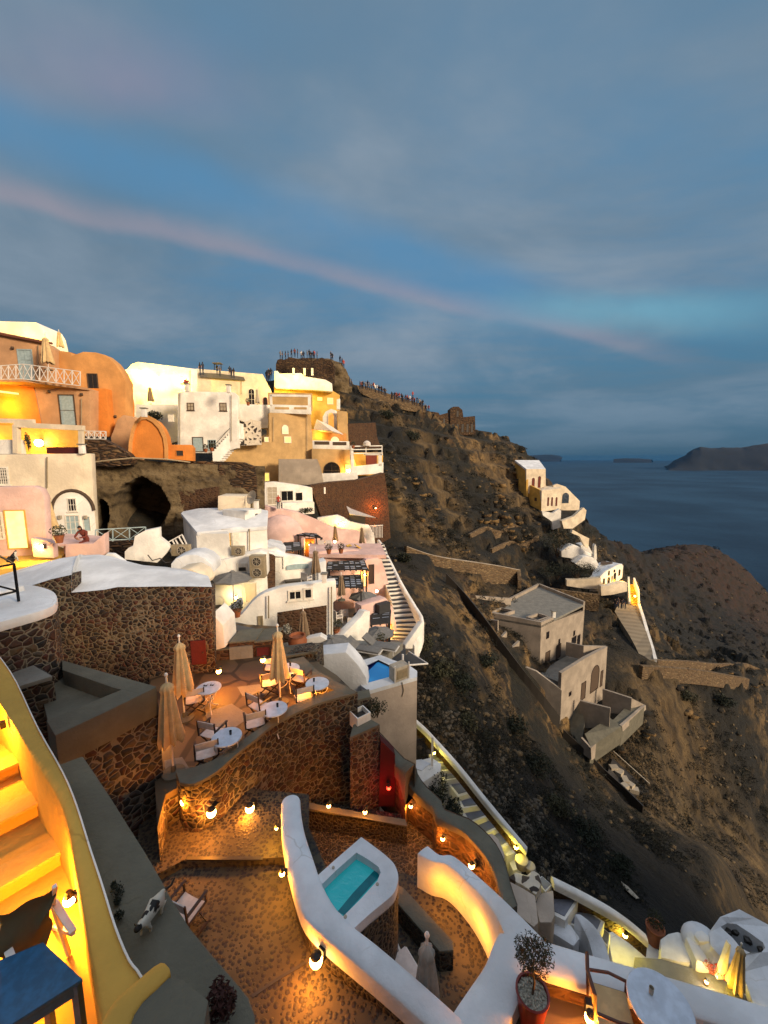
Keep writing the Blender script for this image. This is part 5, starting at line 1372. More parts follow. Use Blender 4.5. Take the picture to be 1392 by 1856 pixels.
# ---- strip of white wall, pier, back of the dining terrace
mass('white_wall', 'narrow white plastered wall end right of the stone house', 'wall', [(384,1113),(392,1120),(404,1134),(408,1174),(386,1180)], 14.0, 14.0, 1.2, 'white_plaster', bevel=0.04)
bk, fb = mass('terrace_back_wall', 'lamp-lit stone wall closing the dining terrace at the back', 'wall', [(384,1180),(415,1178),(415,1167),(462,1163),(462,1166),(497,1160),(500,1240),(384,1240)], 14.1, 14.6, 1.0, 'brown_wall', bevel=0)
m_ = MB(); frect(m_, fb, *fb.rect(417, 1171, 459, 1222), 0.0, 0.06); m_.build('panel', 'concrete_light', bk)
window(bk, fb, 464, 1170, 492, 1215, pane='red_paint', frame='dark_wood', name='door', fw=0.05, grid=None, sill=False)
for a_, c_ in (((384,1179),(416,1177)), ((415,1166),(463,1162)), ((461,1165),(500,1160))):
    p_, r__ = fb.P(*a_, 0.04), fb.P(*c_, 0.04); m_ = MB(); m_.prism([p_, r__, r__ + Vector((0, 1.1, 0)), p_ + Vector((0, 1.1, 0))], [v + Vector((0, 0, 0.06)) for v in (p_, r__, r__ + Vector((0, 1.1, 0)), p_ + Vector((0, 1.1, 0)))]); m_.build('coping', 'concrete', bk)
b2k, fb2 = mass('terrace_back_wall', 'orange-glowing rough wall under the dark grey ledge', 'wall', [(404,1140),(497,1146),(497,1175),(404,1175)], 16.2, 16.2, 0.6, 'hill_wall', bevel=0)
q_ = [PY(x, y, Y) for x, y, Y in [(398,1141,15.6),(500,1152,15.6),(498,1148,17.2),(455,1133,17.4),(430,1128,17.2),(400,1126,17.0)]]
m_ = MB(); m_.prism([v - Vector((0, 0, 0.1)) for v in q_], q_); o = m_.build('ledge_roof', 'roof_grey'); setp(o, 'dark grey flat canopy behind the dining terrace', 'canopy')
lamp(fb2.P(410, 1141, 0.05), (0, -1, 0), 40, 'orange lamp tucked under the dark grey ledge', rad=0.07, mat='bulb', color=(1, 0.28, 0.03))
tl, fl_ = mass('stone_wall', 'low dark stone wall right of the tall parasol, grey coping', 'wall', [(520,1186),(548,1180),(573,1180),(575,1222),(520,1215)], 14.6, 14.3, 0.7, 'stone_wall_fine', bevel=0)
q_ = [PY(x, y, Y) for x, y, Y in [(515,1190,14.3),(560,1182,14.3),(576,1180,14.2),(566,1164,16.2),(515,1171,16.2)]]
m_ = MB(); m_.prism([v - Vector((0, 0, 0.08)) for v in q_], q_); m_.build('coping', 'concrete', tl)
pt = thing('clay_pot', 'big dark brown clay pot behind the tall parasol', 'pot', PY(540, 1180, 16.6)); p = PY(540, 1182, 16.6)
m_ = MB(); m_.lathe(p, [(0.22, 0), (0.38, 0.3), (0.42, 0.55), (0.33, 0.75), (0.36, 0.8), (0.30, 0.8), (0.28, 0.7)], 24); m_.build('vessel', 'terracotta', pt, smooth=True)
shrub(PY(516, 1152, 17), 0.28, 'pale leafy plant spilling by the white house corner', 'pebbles_white', 260, 0.06)

# ---- white house W1 with the brown stone inset
w1, f1_ = mass('white_house', 'white house with sweeping curved shoulder, twin windows and brown stone inset', 'house',
    [(395,1138),(417,1128),(438,1113),(447,1103),(456,1092),(468,1081),(481,1074),(506,1066),(519,1063),(562,1058),(609,1052),(610,1088),(604,1092),(602,1172),(395,1172)], 18.0, 19.4, 0.5, 'white_plaster', zlow=-12.5, bevel=0.06)
m_ = MB(); fplate(m_, f1_, [f1_.hit(x, y) for x, y in [(503,1110),(592,1097),(592,1156),(503,1166)]], 0.0, 0.02); m_.build('stone_inset', 'brown_wall', w1)
window(w1, f1_, 522, 1069, 548, 1088, grid=(2, 1), fw=0.09); window(w1, f1_, 550, 1065, 567, 1086, grid=(1, 1), fw=0.09)
window(w1, f1_, 467, 1116, 477, 1136, frame='ac_beige', grid=None, pane='ac_beige')
window(w1, f1_, 505, 1118, 516, 1127, pane='lit_window', frame='bark', grid=None, sill=False)
t_ = closed_parasol('slim brown closed parasol before the brown stone inset', 1.75, 'brown_canvas', r_=0.22, low=0.25); p = PY(551, 1168, 17.4); t_.location = p
mass('white_table', 'white cloth-covered table beside the slim brown parasol', 'table', [(547,1160),(580,1153),(592,1160),(565,1172)], 17.0, 17.0, 0.4, 'white_plaster', bevel=0.02)
# ---- pool block and beige tower
pbk, fp = mass('white_wall', 'white sloping wall beside the small blue pool', 'wall', [(575,1187),(600,1185),(627,1182),(640,1195),(651,1208),(664,1229),(667,1250),(633,1258),(575,1220)], 15.4, 15.3, 0.9, 'white_cool', bevel=0.05)
tw_ = thing('pool_tower', 'tall beige plastered tower carrying the small blue pool', 'building', PZ(700, 1300, -14))
TT = [(655,1243),(668,1252),(756,1227),(756,1216),(742,1206),(712,1196),(690,1187),(655,1197),(640,1205)]
q_ = [PZ(x, y, -9.3) for x, y in TT]; m_ = MB(); m_.prism([Vector((p.x, p.y, -17.5)) for p in q_], [Vector((p.x, p.y, -9.45)) for p in q_]); m_.build('wall', 'tower_plaster', tw_, bevel=0.03)
PW = [(653,1212),(686,1196),(711,1208),(705,1227),(665,1238)]
pool = [PZ(x, y, -9.3) for x, y in PW]
tri = tessellate_polygon([q_, pool]); m_ = MB(); m_.faces(q_ + pool, [tuple(t_) for t_ in tri]); n_ = len(q_); m_.faces(q_ + [p - Vector((0, 0, 0.16)) for p in q_], [(i, (i + 1) % n_, n_ + (i + 1) % n_, n_ + i) for i in range(n_)]); m_.build('deck', 'white_cool', tw_)
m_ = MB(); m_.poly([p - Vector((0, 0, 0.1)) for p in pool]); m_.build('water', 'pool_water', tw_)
m_ = MB(); m_.poly([PZ(x, y, -9.395) for x, y in [(652,1213),(687,1197),(671,1213),(659,1223)]]); m_.build('deep_end', 'pool_deep', tw_)
m_ = MB(); fl2 = Face(PZ(668,1252,-9.3), PZ(756,1227,-9.3)); m_.tube([fl2.P(728,1236,0.03), fl2.P(731,1250,0.03), fl2.P(728,1262,0.03)], 0.02, 5); m_.build('pipe', 'ac_beige', tw_)
ac = thing('equipment_cabinet', 'pale louvred equipment cabinet on the pool tower', 'cabinet', PZ(718, 1232, -9.3))
q_ = [PZ(x, y, -9.3) for x, y in [(705,1229),(716,1238),(741,1229),(730,1219)]]; m_ = MB(); m_.prism(q_, [p + Vector((0, 0, 0.62)) for p in q_]); m_.build('housing', 'ac_metal', ac, bevel=0.02)
fc = Face(q_[1], q_[2]); m_ = MB(); frect(m_, fc, 0.1, -9.18, fc.L - 0.1, -8.8, 0.0, 0.02)
for k in range(9): frect(m_, fc, 0.1, -9.17 + k * 0.04, fc.L - 0.1, -9.155 + k * 0.04, 0.02, 0.035)
m_.build('louvre', 'ac_beige', ac)
for x, y in ((716, 1238), (741, 1229)):
    p = PZ(x, y, -9.3); m_ = MB(); m_.bar(p + Vector((0, -0.02, 0)), p + Vector((0, -0.02, 0.75)), 0.05); m_.build('post', 'white_metal', ac)
p = PZ(730, 1207, -9.3); m_ = MB(); m_.tube([p, p + Vector((0, 0, 0.55))], 0.05, 10); o = m_.build('vent_pipe', 'white_metal'); setp(o, 'short white vent pipe behind the louvred cabinet', 'pipe')
def sail(label, pts, mat, name='shade_sail'):
    q_ = [PY(*p) for p in pts]; m_ = MB(); m_.prism([v - Vector((0, 0, 0.04)) for v in q_], q_); o = m_.build(name, mat); setp(o, label, 'awning'); return o
sail('dark slate awning left of the white stair wall', [(708,1171,24),(736,1177,23.5),(735,1201,20),(709,1203,20)], 'slate_awning')
sail('pointed dark awning with white edge over the slope', [(741,1181,25),(775,1203,22),(734,1206,20.5),(734,1190,23)], 'slate_awning')
m_ = MB(); m_.tube([PY(741,1181,25), PY(775,1203,22), PY(734,1206,20.5)], 0.05, 6); o = m_.build('awning_edge', 'white_metal'); setp(o, 'white metal rim around the pointed dark awning', 'frame')
OP = open_parasol('x', 1.0, 2.3, 0.3)
G4 = 'open grey parasols of the village terraces'
def opar(px, py, Y, r_, lab, h=2.4):
    p = PY(px, py, Y); o = put(OP, (p.x, p.y, p.z - 2.3 * r_), 0.3, lab, G4); o.scale = (r_, r_, r_); return o
opar(601, 1155, 17.2, 0.98, 'open grey parasol above the white sloping pool wall')
opar(687, 1138, 22, 0.92, 'open grey parasol by the foot of the striped stairs')
opar(421, 1036, 22.5, 1.22, 'open grey parasol with white pole by the yellow-lit shed')
opar(658, 1073, 28, 1.05, 'open grey parasol over the seated red-haired person')
topslab('pool_terrace', 'stone-paved pool surround', [(600,1200,-9.6),(655,1198,-9.6),(700,1188,-9.6),(730,1165,-9.6),(640,1160,-9.6)], 0.4, 'concrete_light')
for x, y, lab in ((660, 1186, 'grey-covered lounger beside the blue pool'), (690, 1180, 'grey-covered lounger under the open parasol')):
    o = lounger(lab, PZ(x, y, -9.6), R(70)); 
    for ch in o.children:
        if 'cushion' in ch.name: ch.data.materials[0] = MAT['grey_canvas']
# ---- white wall and terrace with the seated people
w5, f5 = mass('white_wall', 'white wall with slanting top below the seated red-haired person', 'wall', [(604,1160),(616,1156),(629,1144),(641,1132),(655,1118),(661,1108),(671,1108),(670,1137),(661,1168),(655,1190),(604,1190)], 19.6, 21.5, 0.5, 'white_plaster', bevel=0.05)
topslab('village_terrace', 'paved terrace with white chairs', [(604,1150,-11.6),(668,1128,-11.6),(675,1100,-11.6),(604,1100,-11.6)], 0.4, 'concrete_light')
mass('pink_wall', 'pale pink wall behind the white chairs', 'wall', [(604,1088),(620,1090),(662,1094),(700,1084),(704,1128),(604,1128)], 29, 31, 0.4, 'pink_plaster')
def boxchair(label, p, rz):
    t = thing('white_chair', label, 'chair', (0, 0, 0), 'white terrace chairs'); t['_local'] = 1
    m_ = MB(); m_.box((0, 0, 0.42), (0.55, 0.5, 0.08)); m_.build('seat', 'white_canvas', t)
    m_ = MB(); m_.box((0, 0.24, 0.68), (0.55, 0.05, 0.44)); m_.build('backrest', 'white_canvas', t)
    for x in (-0.26, 0.26):
        for y in (-0.22, 0.24): m_ = MB(); m_.bar((x, y, 0), (x, y, 0.64), 0.045); m_.build('leg', 'white_metal', t)
        m_ = MB(); m_.box((x, 0, 0.65), (0.05, 0.5, 0.04)); m_.build('armrest', 'white_metal', t)
    t.location = p; t.rotation_euler = (0, 0, rz); return t
bc = boxchair('white chair in front of the seated red-haired person', PZ(638, 1140, -11.6), R(180))
clone(bc, PZ(613, 1128, -11.6), R(120), 'white chair against the white wall corner, left of its neighbour')
clone(bc, PZ(623, 1124, -11.6), R(200), 'white chair between the wall corner and the seated person')

# ---- white wedge walls, AC units, yellow-lit shed (left of W1)
sh1, fs1 = mass('white_house', 'small white annexe with two yellow-lit doors behind the open parasol', 'house', [(388,1052),(423,1050),(468,1050),(484,1040),(486,1075),(470,1090),(440,1112),(388,1120)], 23.2, 24.2, 1.5, 'white_plaster', bevel=0.03)
window(sh1, fs1, 424, 1060, 439, 1092, pane='lit_pale', name='door', grid=None, fw=0.04, sill=False); window(sh1, fs1, 443, 1056, 466, 1092, pane='cream_plaster', name='door', grid=None, fw=0.06, sill=False)
lamp(fs1.P(428, 1080, 0.1), fs1.n, 60, 'glaring lamp on the lit door of the white annexe', mat='bulb_hot', rad=0.09, color=(1, 0.7, 0.2))
mass('white_wall', 'curved white wall wing beside the yellow-lit annexe', 'wall', [(392,1118),(405,1108),(420,1098),(432,1088),(437,1084),(440,1096),(438,1108),(425,1118),(400,1128)], 21.0, 21.4, 0.4, 'white_cool', bevel=0.08)
bi = thing('wire_chair', 'white wire garden chair beneath the open grey parasol', 'chair', PY(396, 1112, 21.6)); p = PY(396, 1113, 21.6)
for k in range(4):
    m_ = MB(); a = k * PI / 2; m_.bar(p + Vector((0.25 * math.cos(a), 0.25 * math.sin(a), 0)), p + Vector((0.22 * math.cos(a), 0.22 * math.sin(a), 0.45)), 0.03); m_.build('leg', 'white_metal', bi)
m_ = MB(); m_.tube([p + Vector((-0.25, 0.2, 0.45)), p + Vector((-0.25, 0.25, 0.8)), p + Vector((0, 0.3, 0.95)), p + Vector((0.25, 0.25, 0.8)), p + Vector((0.25, 0.2, 0.45))], 0.025, 6); m_.build('backrest', 'white_metal', bi)
m_ = MB(); m_.lathe(p, [(0.26, 0.43), (0.26, 0.46)], 16); m_.build('seat', 'grille_dark', bi)

# ---- white house with the shuttered lit window
w6, f6 = mass('white_house', 'white house with sloping roof and shuttered window glowing inside', 'house', [(357,963),(478,955),(480,925),(486,975),(486,1010),(470,1020),(357,1022)][0:0] or [(357,964),(430,956),(484,954),(486,1012),(357,1030)], 23.6, 25.0, 3.4, 'white_plaster', bevel=0.05, zlow=-8.5)
window(w6, f6, 402, 959, 419, 990, pane='lit_orange', grid=(2, 3), frame='ac_beige', fw=0.05); shutter(w6, f6, 390, 963, 401, 993, 'ac_metal'); shutter(w6, f6, 421, 960, 434, 990, 'white_frame')
fL = f6.left(2.6)
q_ = [f6.P(357, 964, 0.08), f6.P(392, 961, 0.08), f6.P(484, 953, 0.08), PY(486,925,27.5), PY(470,922,27.6), PY(445,921,27.8), PY(400,920,28), PY(360,921,28), PY(331,927,27.6), PY(328,930,27)]
m_ = MB(); m_.prism([v - Vector((0, 0, 0.25)) for v in q_], q_); m_.build('roof', 'white_cool', w6, bevel=0.05)
q2 = [f6.pt(0, f6.hit(357, 964)[1], 0), PY(331, 929, 27.4)]
m_ = MB(); m_.prism([Vector((v.x, v.y, -9)) for v in (q2[0], q2[1], q2[1] + Vector((2, 0.5, 0)), q2[0] + Vector((2, 0, 0)))], [v - Vector((0, 0, 0.1)) for v in (q2[0], q2[1], q2[1] + Vector((2, 0.5, 0)), q2[0] + Vector((2, 0, 0)))]); m_.build('side_wall', 'white_plaster', w6)
w7, f7 = mass('white_wall', 'square white parapet block on the sloping roof', 'parapet', [(395,899),(443,900),(443,926),(395,924)], 27.4, 27.6, 2.0, 'cream_plaster', bevel=0.03)
w8, f8 = mass('white_house', 'tall narrow white corner with a slot window', 'house', [(444,926),(474,922),(474,978),(470,1020),(444,1020)], 25.6, 27.0, 2.0, 'white_plaster', bevel=0.04, zlow=-9)
window(w8, f8, 463, 931, 467, 961, grid=None, sill=False, frame='dark_wood', fw=0.03)
def ac_unit(label, px0, py0, px1, py1, Y, fans=1, depth=0.35, group='air conditioning units'):
    f = Face(PY(px0, (py0 + py1) / 2, Y), PY(px1, (py0 + py1) / 2, Y)); s0, z0, s1, z1 = f.rect(px0, py0, px1, py1)
    t = thing('air_conditioner', label, 'air conditioner', f.pt((s0 + s1) / 2, z0), group)
    m_ = MB(); frect(m_, f, s0, z0, s1, z1, 0, -depth); m_.build('housing', 'ac_beige', t, bevel=0.02)
    for k in range(fans):
        zc = z0 + (z1 - z0) * (k + 0.5) / fans; r_ = min((s1 - s0) * 0.36, (z1 - z0) / fans * 0.42); cx = (s0 + s1) / 2 if fans > 1 else s0 + (s1 - s0) * 0.6
        m_ = MB(); ring(m_, f, [(cx + r_ * math.cos(2 * PI * j / 20), zc + r_ * math.sin(2 * PI * j / 20)) for j in range(20)], [(cx + r_ * .85 * math.cos(2 * PI * j / 20), zc + r_ * .85 * math.sin(2 * PI * j / 20)) for j in range(20)], 0.0, 0.03)
        for j in range(8):
            a = 2 * PI * j / 8; m_.bar(f.pt(cx, zc, 0.02), f.pt(cx + r_ * 0.9 * math.cos(a), zc + r_ * 0.9 * math.sin(a), 0.02), 0.02)
        m_.build('fan_grille', 'ac_metal', t)
        m_ = MB(); fplate(m_, f, [(cx + r_ * .85 * math.cos(2 * PI * j / 20), zc + r_ * .85 * math.sin(2 * PI * j / 20)) for j in range(20)], 0.0, 0.008); m_.build('fan', 'grille_dark', t)
    return t
ac_unit('small boxy air conditioner below the shuttered window', 419, 991, 441, 1007, 23.4)
ac_unit('tall twin-fan air conditioner beside the brown stone strip', 452, 1008, 479, 1048, 22.6, 2, 0.5)
ac_unit('air conditioner among tangled pipes on the white roof', 310, 988, 342, 1008, 22.0)
w9, f9 = mass('white_wall', 'stepped white wall below the shuttered window with a louvre', 'wall', [(310,1023),(330,1008),(360,1005),(380,1008),(392,1022),(398,1016),(470,1000),(483,1005),(484,1044),(470,1052),(400,1062),(310,1062)], 22.8, 23.6, 1.2, 'white_plaster', bevel=0.08)
m_ = MB(); frect(m_, f9, *f9.rect(430, 1021, 449, 1040), 0, 0.04); m_.build('louvre', 'white_frame', w9)
m_ = MB(); frect(m_, f9, *f9.rect(433, 1028, 446, 1034), 0.04, 0.07); m_.build('meter', 'grille_dark', w9)
window(w9, f9, 368, 1036, 387, 1060, pane='ac_metal', frame='white_frame', grid=None, sill=False)
mass('stone_wall', 'narrow upright strip of brown stone between white walls', 'wall', [(471,1000),(499,1008),(499,1068),(472,1080)], 24.5, 25, 0.5, 'brown_wall', bevel=0)
# vault roofs in front (right of stone house roof)
mass('white_vault', 'low white vault with yellow-lit edge behind the big white roof', 'roof', [(309,1022),(318,1012),(335,1006),(355,1005),(372,1012),(385,1024),(386,1040),(309,1040)], 20.5, 20.8, 1.8, 'white_cool', bevel=0.12)
mass('white_vault', 'cream-lit rounded shoulder at the end of the big white roof', 'roof', [(318,1034),(345,1030),(363,1040),(372,1056),(368,1064),(318,1060)], 17.6, 17.6, 1.2, 'cream_plaster', bevel=0.12)
pf = thing('metal_rack', 'white metal frame of thin bars above the roof air conditioner', 'frame', PY(315, 1005, 22.3))
for a_, c_ in (((301,985),(330,969)),((330,969),(341,992)),((301,985),(313,1006)),((318,978),(330,1000)),((324,973),(334,990)),((313,980),(322,998))):
    m_ = MB(); m_.bar(PY(*a_, 22.3), PY(*c_, 22.3), 0.06); m_.build('bar', 'white_metal', pf)
# white walls left: pieces between house roof and cave
mass('white_wall', 'slanting white wall with a raised corner near the light blue railing', 'wall', [(226,1000),(233,993),(241,990),(244,972),(262,962),(288,957),(289,975),(303,986),(308,993),(300,1005),(285,1020),(226,1014)], 21.2, 21.8, 0.5, 'white_plaster', bevel=0.02)
mass('white_wall', 'pale blue-grey curved wall in the gap by the railing', 'wall', [(160,1012),(178,1002),(205,1004),(226,1018),(226,1030),(160,1030)], 19.5, 19.8, 0.3, 'white_cool', bevel=0.08)
for k in range(5):
    p = PY(266 + k * 10, 1008 + (k % 2) * 4, 20.9 - 0.1 * k)
m_ = MB(); m_.tube([PY(268,1006,21),PY(276,1016,20.8),PY(290,1012,20.9),PY(300,1020,20.7),PY(318,1018,20.8)], 0.03, 6); o = m_.build('pipe', 'grille_dark'); setp(o, 'kinked dark pipe run lying on the white roofs', 'pipe')
rw = thing('railing', 'light blue cross-braced railing before the caves', 'railing', PY(218, 985, 21.8))
fr_ = Face(PY(173, 975, 21.5), PY(264, 965, 22.6))
def railing(t, f, x0, x1, yt0, yt1, yb0, yb1, n, mat, w_=0.045, cross=True):
    a0, a1 = f.P(x0, yt0, 0.02), f.P(x1, yt1, 0.02); c0, c1 = f.P(x0, yb0, 0.02), f.P(x1, yb1, 0.02)
    for p_, q_ in ((a0, a1), (c0, c1)): m_ = MB(); m_.bar(p_, q_, w_, w_); m_.build('rail', mat, t)
    for k in range(n + 1):
        u = k / n; m_ = MB(); m_.bar(c0.lerp(c1, u) - Vector((0, 0, 0.08)), a0.lerp(a1, u), w_); m_.build('post', mat, t)
    if cross:
        for k in range(n):
            u, v = k / n, (k + 1) / n; m_ = MB()
            m_.bar(c0.lerp(c1, u), a0.lerp(a1, v), w_ * 0.6); m_.bar(a0.lerp(a1, u) + fr_.n * 0.01, c0.lerp(c1, v) + fr_.n * 0.01, w_ * 0.6); m_.build('cross_brace', mat, t)
railing(rw, fr_, 173, 264, 960, 955, 980, 976, 3, 'blue_shutter')

# ---- W: white wall region with hot tub terrace (Y about 30)
hb, fhb = mass('white_house', 'white terrace house with a pale teal spa tub on its deck', 'house', [(466,998),(500,994),(515,1003),(518,1006),(545,1010),(577,1019),(580,1050),(520,1062),(466,1075)], 27.5, 29, 0.8, 'white_plaster', bevel=0.06)
m_ = MB(); fplate(m_, fhb, arch(*[fhb.rect(519, 1022, 559, 1031)[k] for k in (0, 1, 2, 3)], n=8, rise=0.1), 0, 0.10); m_.build('spa_tub', 'blue_shutter', hb)
m_ = MB(); frect(m_, fhb, *fhb.rect(513, 1003, 516, 1030), 0, 0.12); m_.build('post', 'white_plaster', hb)
m_ = MB(); frect(m_, fhb, *fhb.rect(516, 1049, 550, 1052), 0, 0.5); m_.build('deck_edge', 'grille_dark', hb)
q_ = [PY(x, y, Y) for x, y, Y in [(463,998,26.5),(470,985,29),(490,976,32),(510,980,33),(518,990,31),(516,1003,28)]]
m_ = MB(); m_.prism([v - Vector((0, 0, 0.3)) for v in q_], q_); m_.build('roof', 'white_cool', hb, bevel=0.08)
mass('white_wall', 'pale wall column between the spa deck and the dark pergolas', 'wall', [(577,1020),(591,1016),(592,1056),(577,1056)], 27.6, 27.8, 1.0, 'white_cool', bevel=0.04)
t_ = closed_parasol('brown closed parasol beside the spa deck', 2.6, 'brown_canvas', r_=0.26, low=0.35); t_.location = PY(573, 1062, 25.5)
bc2 = clone(bc, PY(556, 1060, 26.2), R(150), 'white chair by the brown closed parasol on the spa deck')

# ---- PINK houses
pk, fpk = mass('pink_house', 'pink stuccoed house stepping down under the dark brown wall', 'house', [(472,912),(480,917),(506,922),(540,929),(570,941),(604,955),(652,964),(664,978),(664,1000),(472,1000)], 40, 44, 1.5, 'pink_plaster', zlow=-13)
m_ = MB(); m_.ico(PY(510, 985, 40), 1.0, 3, 0, (2.5, 2.2, 3.0)); m_.build('dome', 'pink_plaster', pk, smooth=True)
m_ = MB(); fplate(m_, fpk, [fpk.hit(x, y) for x, y in [(479,952),(484,952),(489,958),(492,966),(484,964)]], 0, 0.1); m_.build('vent', 'brown_wood', pk)
mass('pink_wall', 'pink pillar beside the lamp-lit niche', 'wall', [(545,976),(551,976),(551,1014),(545,1014)], 37, 37, 0.6, 'pink_plaster')
nb1, fn1 = mass('lit_niche', 'orange-lit recess with steps under the slatted pergola', 'wall', [(549,977),(569,977),(569,1012),(549,1012)], 38, 38, 0.4, 'orange_plaster', bevel=0)
lamp(fn1.P(563, 986, 0.1), fn1.n, 70, 'lamp in the pink niche under the slatted pergola', rad=0.13, mat='bulb_hot', color=(1, 0.45, 0.04))
slat_pergola('slatted_pergola', 'slatted pergola roof over the lamp-lit pink niche', [(538,969),(584,975),(574,968),(552,966)], zat(560, 970, 38), -11.5, 3, 4, seedv=3)
slat_pergola('slatted_pergola', 'small dark slatted pergola against the pink dome', [(514,999),(546,996),(545,983),(514,984)], zat(530, 990, 35), -12, 5, 2, seedv=8)
pk2, fk2 = mass('pink_wall', 'low pink terrace wall with ochre cushions above it', 'wall', [(577,1000),(608,996),(640,996),(690,1003),(690,1025),(609,1022),(577,1019)], 33, 35, 0.5, 'pink_plaster')
for k, (x, y, Y, lab) in enumerate([(608, 990, 40, 'brown closed parasol above a lamp on the pink terrace'), (656, 994, 39, 'brown closed parasol next to the white parapet steps')]):
    t_ = closed_parasol(lab, 2.3, 'brown_canvas', r_=0.24, low=0.25, group='brown closed parasols on the pink terrace'); t_.location = PY(x, y, Y)
lamp(PY(607, 981, 39.6), (0, -1, 0), 80, 'lamp shining at the foot of a brown parasol', rad=0.12, mat='bulb_hot', color=(1, 0.5, 0.06))
lamp(PY(643, 993, 36.5), (0, -1, 0), 80, 'lamp glowing beside two yellow loungers', rad=0.14, mat='bulb_hot', color=(1, 0.5, 0.05))
topslab('pink_terrace', 'pink plastered terrace floor', [(560,1004,zat(560,1004,33)),(700,1006,zat(560,1004,33)),(690,985,zat(560,1004,33)),(560,985,zat(560,1004,33))], 0.3, 'pink_plaster')
for k, (x, y, a, lab) in enumerate([(645, 1003, 60, 'yellow lounger on the pink terrace, nearer the lamp'), (661, 1000, 110, 'yellow lounger on the pink terrace, nearer the stairs')]):
    o = lounger(lab, PY(x, y, 35.5), R(a), 'yellow loungers on the pink terrace')
    for ch in o.children:
        if 'cushion' in ch.name: ch.data.materials[0] = MAT['ochre_plaster']
for k, (x, lab) in enumerate([(583, 'low ochre armchair left of its pair'), (596, 'low ochre armchair right of its pair')]):
    clone(bc, PY(x, 995, 37), R(180), lab + ' on the pink terrace', 'ochre armchairs')
slat_pergola('chequered_pergola', 'upper dark pergola with chequered pale panels', [(592,1032),(667,1032),(660,1016),(594,1019)], zat(630, 1024, 30), -14, 5, 7, 'chequered pergolas', 11)
slat_pergola('chequered_pergola', 'lower dark pergola with chequered pale panels', [(593,1064),(657,1064),(653,1043),(592,1045)], zat(630, 1054, 28), -14, 6, 6, 'chequered pergolas', 21)
pk3, fk3 = mass('pink_house', 'pink lower house with a glowing doorway beside the dark pergolas', 'house', [(592,1034),(652,1030),(664,1014),(690,1010),(697,1030),(705,1060),(705,1084),(660,1095),(592,1095)], 31, 33, 0.8, 'pink_plaster', bevel=0.03)
window(pk3, fk3, 654, 1032, 666, 1064, pane='lit_pale', frame='orange_plaster', name='door', grid=None, sill=False); window(pk3, fk3, 668, 1023, 678, 1058, pane='dark_wood', frame='dark_wood', name='door', grid=None, sill=False)
lamp(fk3.P(660, 1040, 0.1), fk3.n, 60, 'lamp over the glowing doorway of the pink lower house', rad=0.08, mat='bulb_hot', color=(1, 0.45, 0.04))
lamp(PY(683, 1070, 30.3), (0, -1, 0), 70, 'lamp on the pink wall beside the striped stairs', rad=0.11, mat='bulb_hot', color=(1, 0.42, 0.03))
t_ = closed_parasol('dark closed parasol under the lower chequered pergola', 1.9, 'brown_canvas', r_=0.22, low=0.2); t_.location = PY(619, 1088, 26)
pk4, fk4 = mass('pink_house', 'pink cubic house with dark slatted canopy at the stair foot', 'house', [(655,1098),(700,1084),(711,1100),(718,1130),(722,1162),(700,1172),(668,1172),(655,1160)], 26, 28, 0.8, 'pink_plaster', bevel=0.03)
m_ = MB(); frect(m_, fk4, *fk4.rect(680, 1091, 700, 1110), 0, 0.5); m_.build('shutter_box', 'slat_dark', pk4)
window(pk4, fk4, 701, 1132, 710, 1158, pane='lit_pale', frame='orange_plaster', name='door', grid=None, sill=False)
lamp(fk4.P(704, 1140, 0.08), fk4.n, 50, 'lamp by the bright doorway at the foot of the striped stairs', rad=0.07, mat='bulb_hot', color=(1, 0.45, 0.04))
slat_pergola('slatted_pergola', 'dark slatted canopy on the pink cubic house', [(672,1132),(706,1128),(708,1105),(676,1108)], zat(690, 1118, 26), -14, 9, 2, seedv=5)

# ---- striped stairs with the white parapet
ss = thing('striped_stairs', 'long white-edged staircase with dark treads climbing past the pink houses', 'stairs', PY(730, 1160, 28))
cl = smoothpath([(734,1163,27.0),(735,1150,27.6),(736,1135,28.3),(732,1118,29.2),(727,1100,30.2),(721,1085,31.2),(715,1070,32.2),(709,1056,33.4),(703,1040,34.8),(698,1025,36.2),(693,1010,37.8),(689,997,39.5),(685,986,41)], 2)
wd = [2.1 - 0.9 * min(1, k / 10) for k in range(len(cl))]
for k in range(len(cl) - 1):
    a, c = PY(*cl[k]), PY(*cl[k + 1]); d = (c - a); d.z = 0; d.normalize(); x = Vector((d.y, -d.x, 0)); w_ = wd[k] / 2
    fp = [a - x * w_, a + x * w_, c + x * w_ + d * 0.05, c - x * w_ + d * 0.05]
    m_ = MB(); m_.prism([Vector((p.x, p.y, c.z - 1.2)) for p in fp], [Vector((p.x, p.y, c.z)) for p in fp]); m_.build('step', 'white_plaster', ss)
    fp = [a - x * w_ * 0.92 + d * 0.06, a + x * w_ * 0.92 + d * 0.06, c + x * w_ * 0.92, c - x * w_ * 0.92]
    m_ = MB(); m_.prism([Vector((p.x, p.y, c.z)) for p in fp], [Vector((p.x, p.y, c.z + 0.012)) for p in fp]); m_.build('tread', 'slat_dark', ss)
sp = thing('stair_parapet', 'long white parapet along the outer side of the striped stairs', 'wall', PY(745, 1110, 30))
m_ = MB(); sweep(m_, [PY(*p) for p in smoothpath([(748,1168,25.8),(765,1126,27.2),(752,1098,29.3),(738,1075,31.2),(724,1050,33.5),(712,1026,36),(700,1003,38.5),(691,985,41.5),(686,978,43)], 3)], 0.3, 1.5); m_.build('wall', 'white_plaster', sp, smooth=True)
mass('white_wall', 'low white wall curling at the foot of the striped stairs', 'wall', [(735,1170),(765,1128),(768,1136),(757,1155),(748,1176),(735,1176)], 25.4, 26.4, 0.4, 'white_plaster', bevel=0.05)

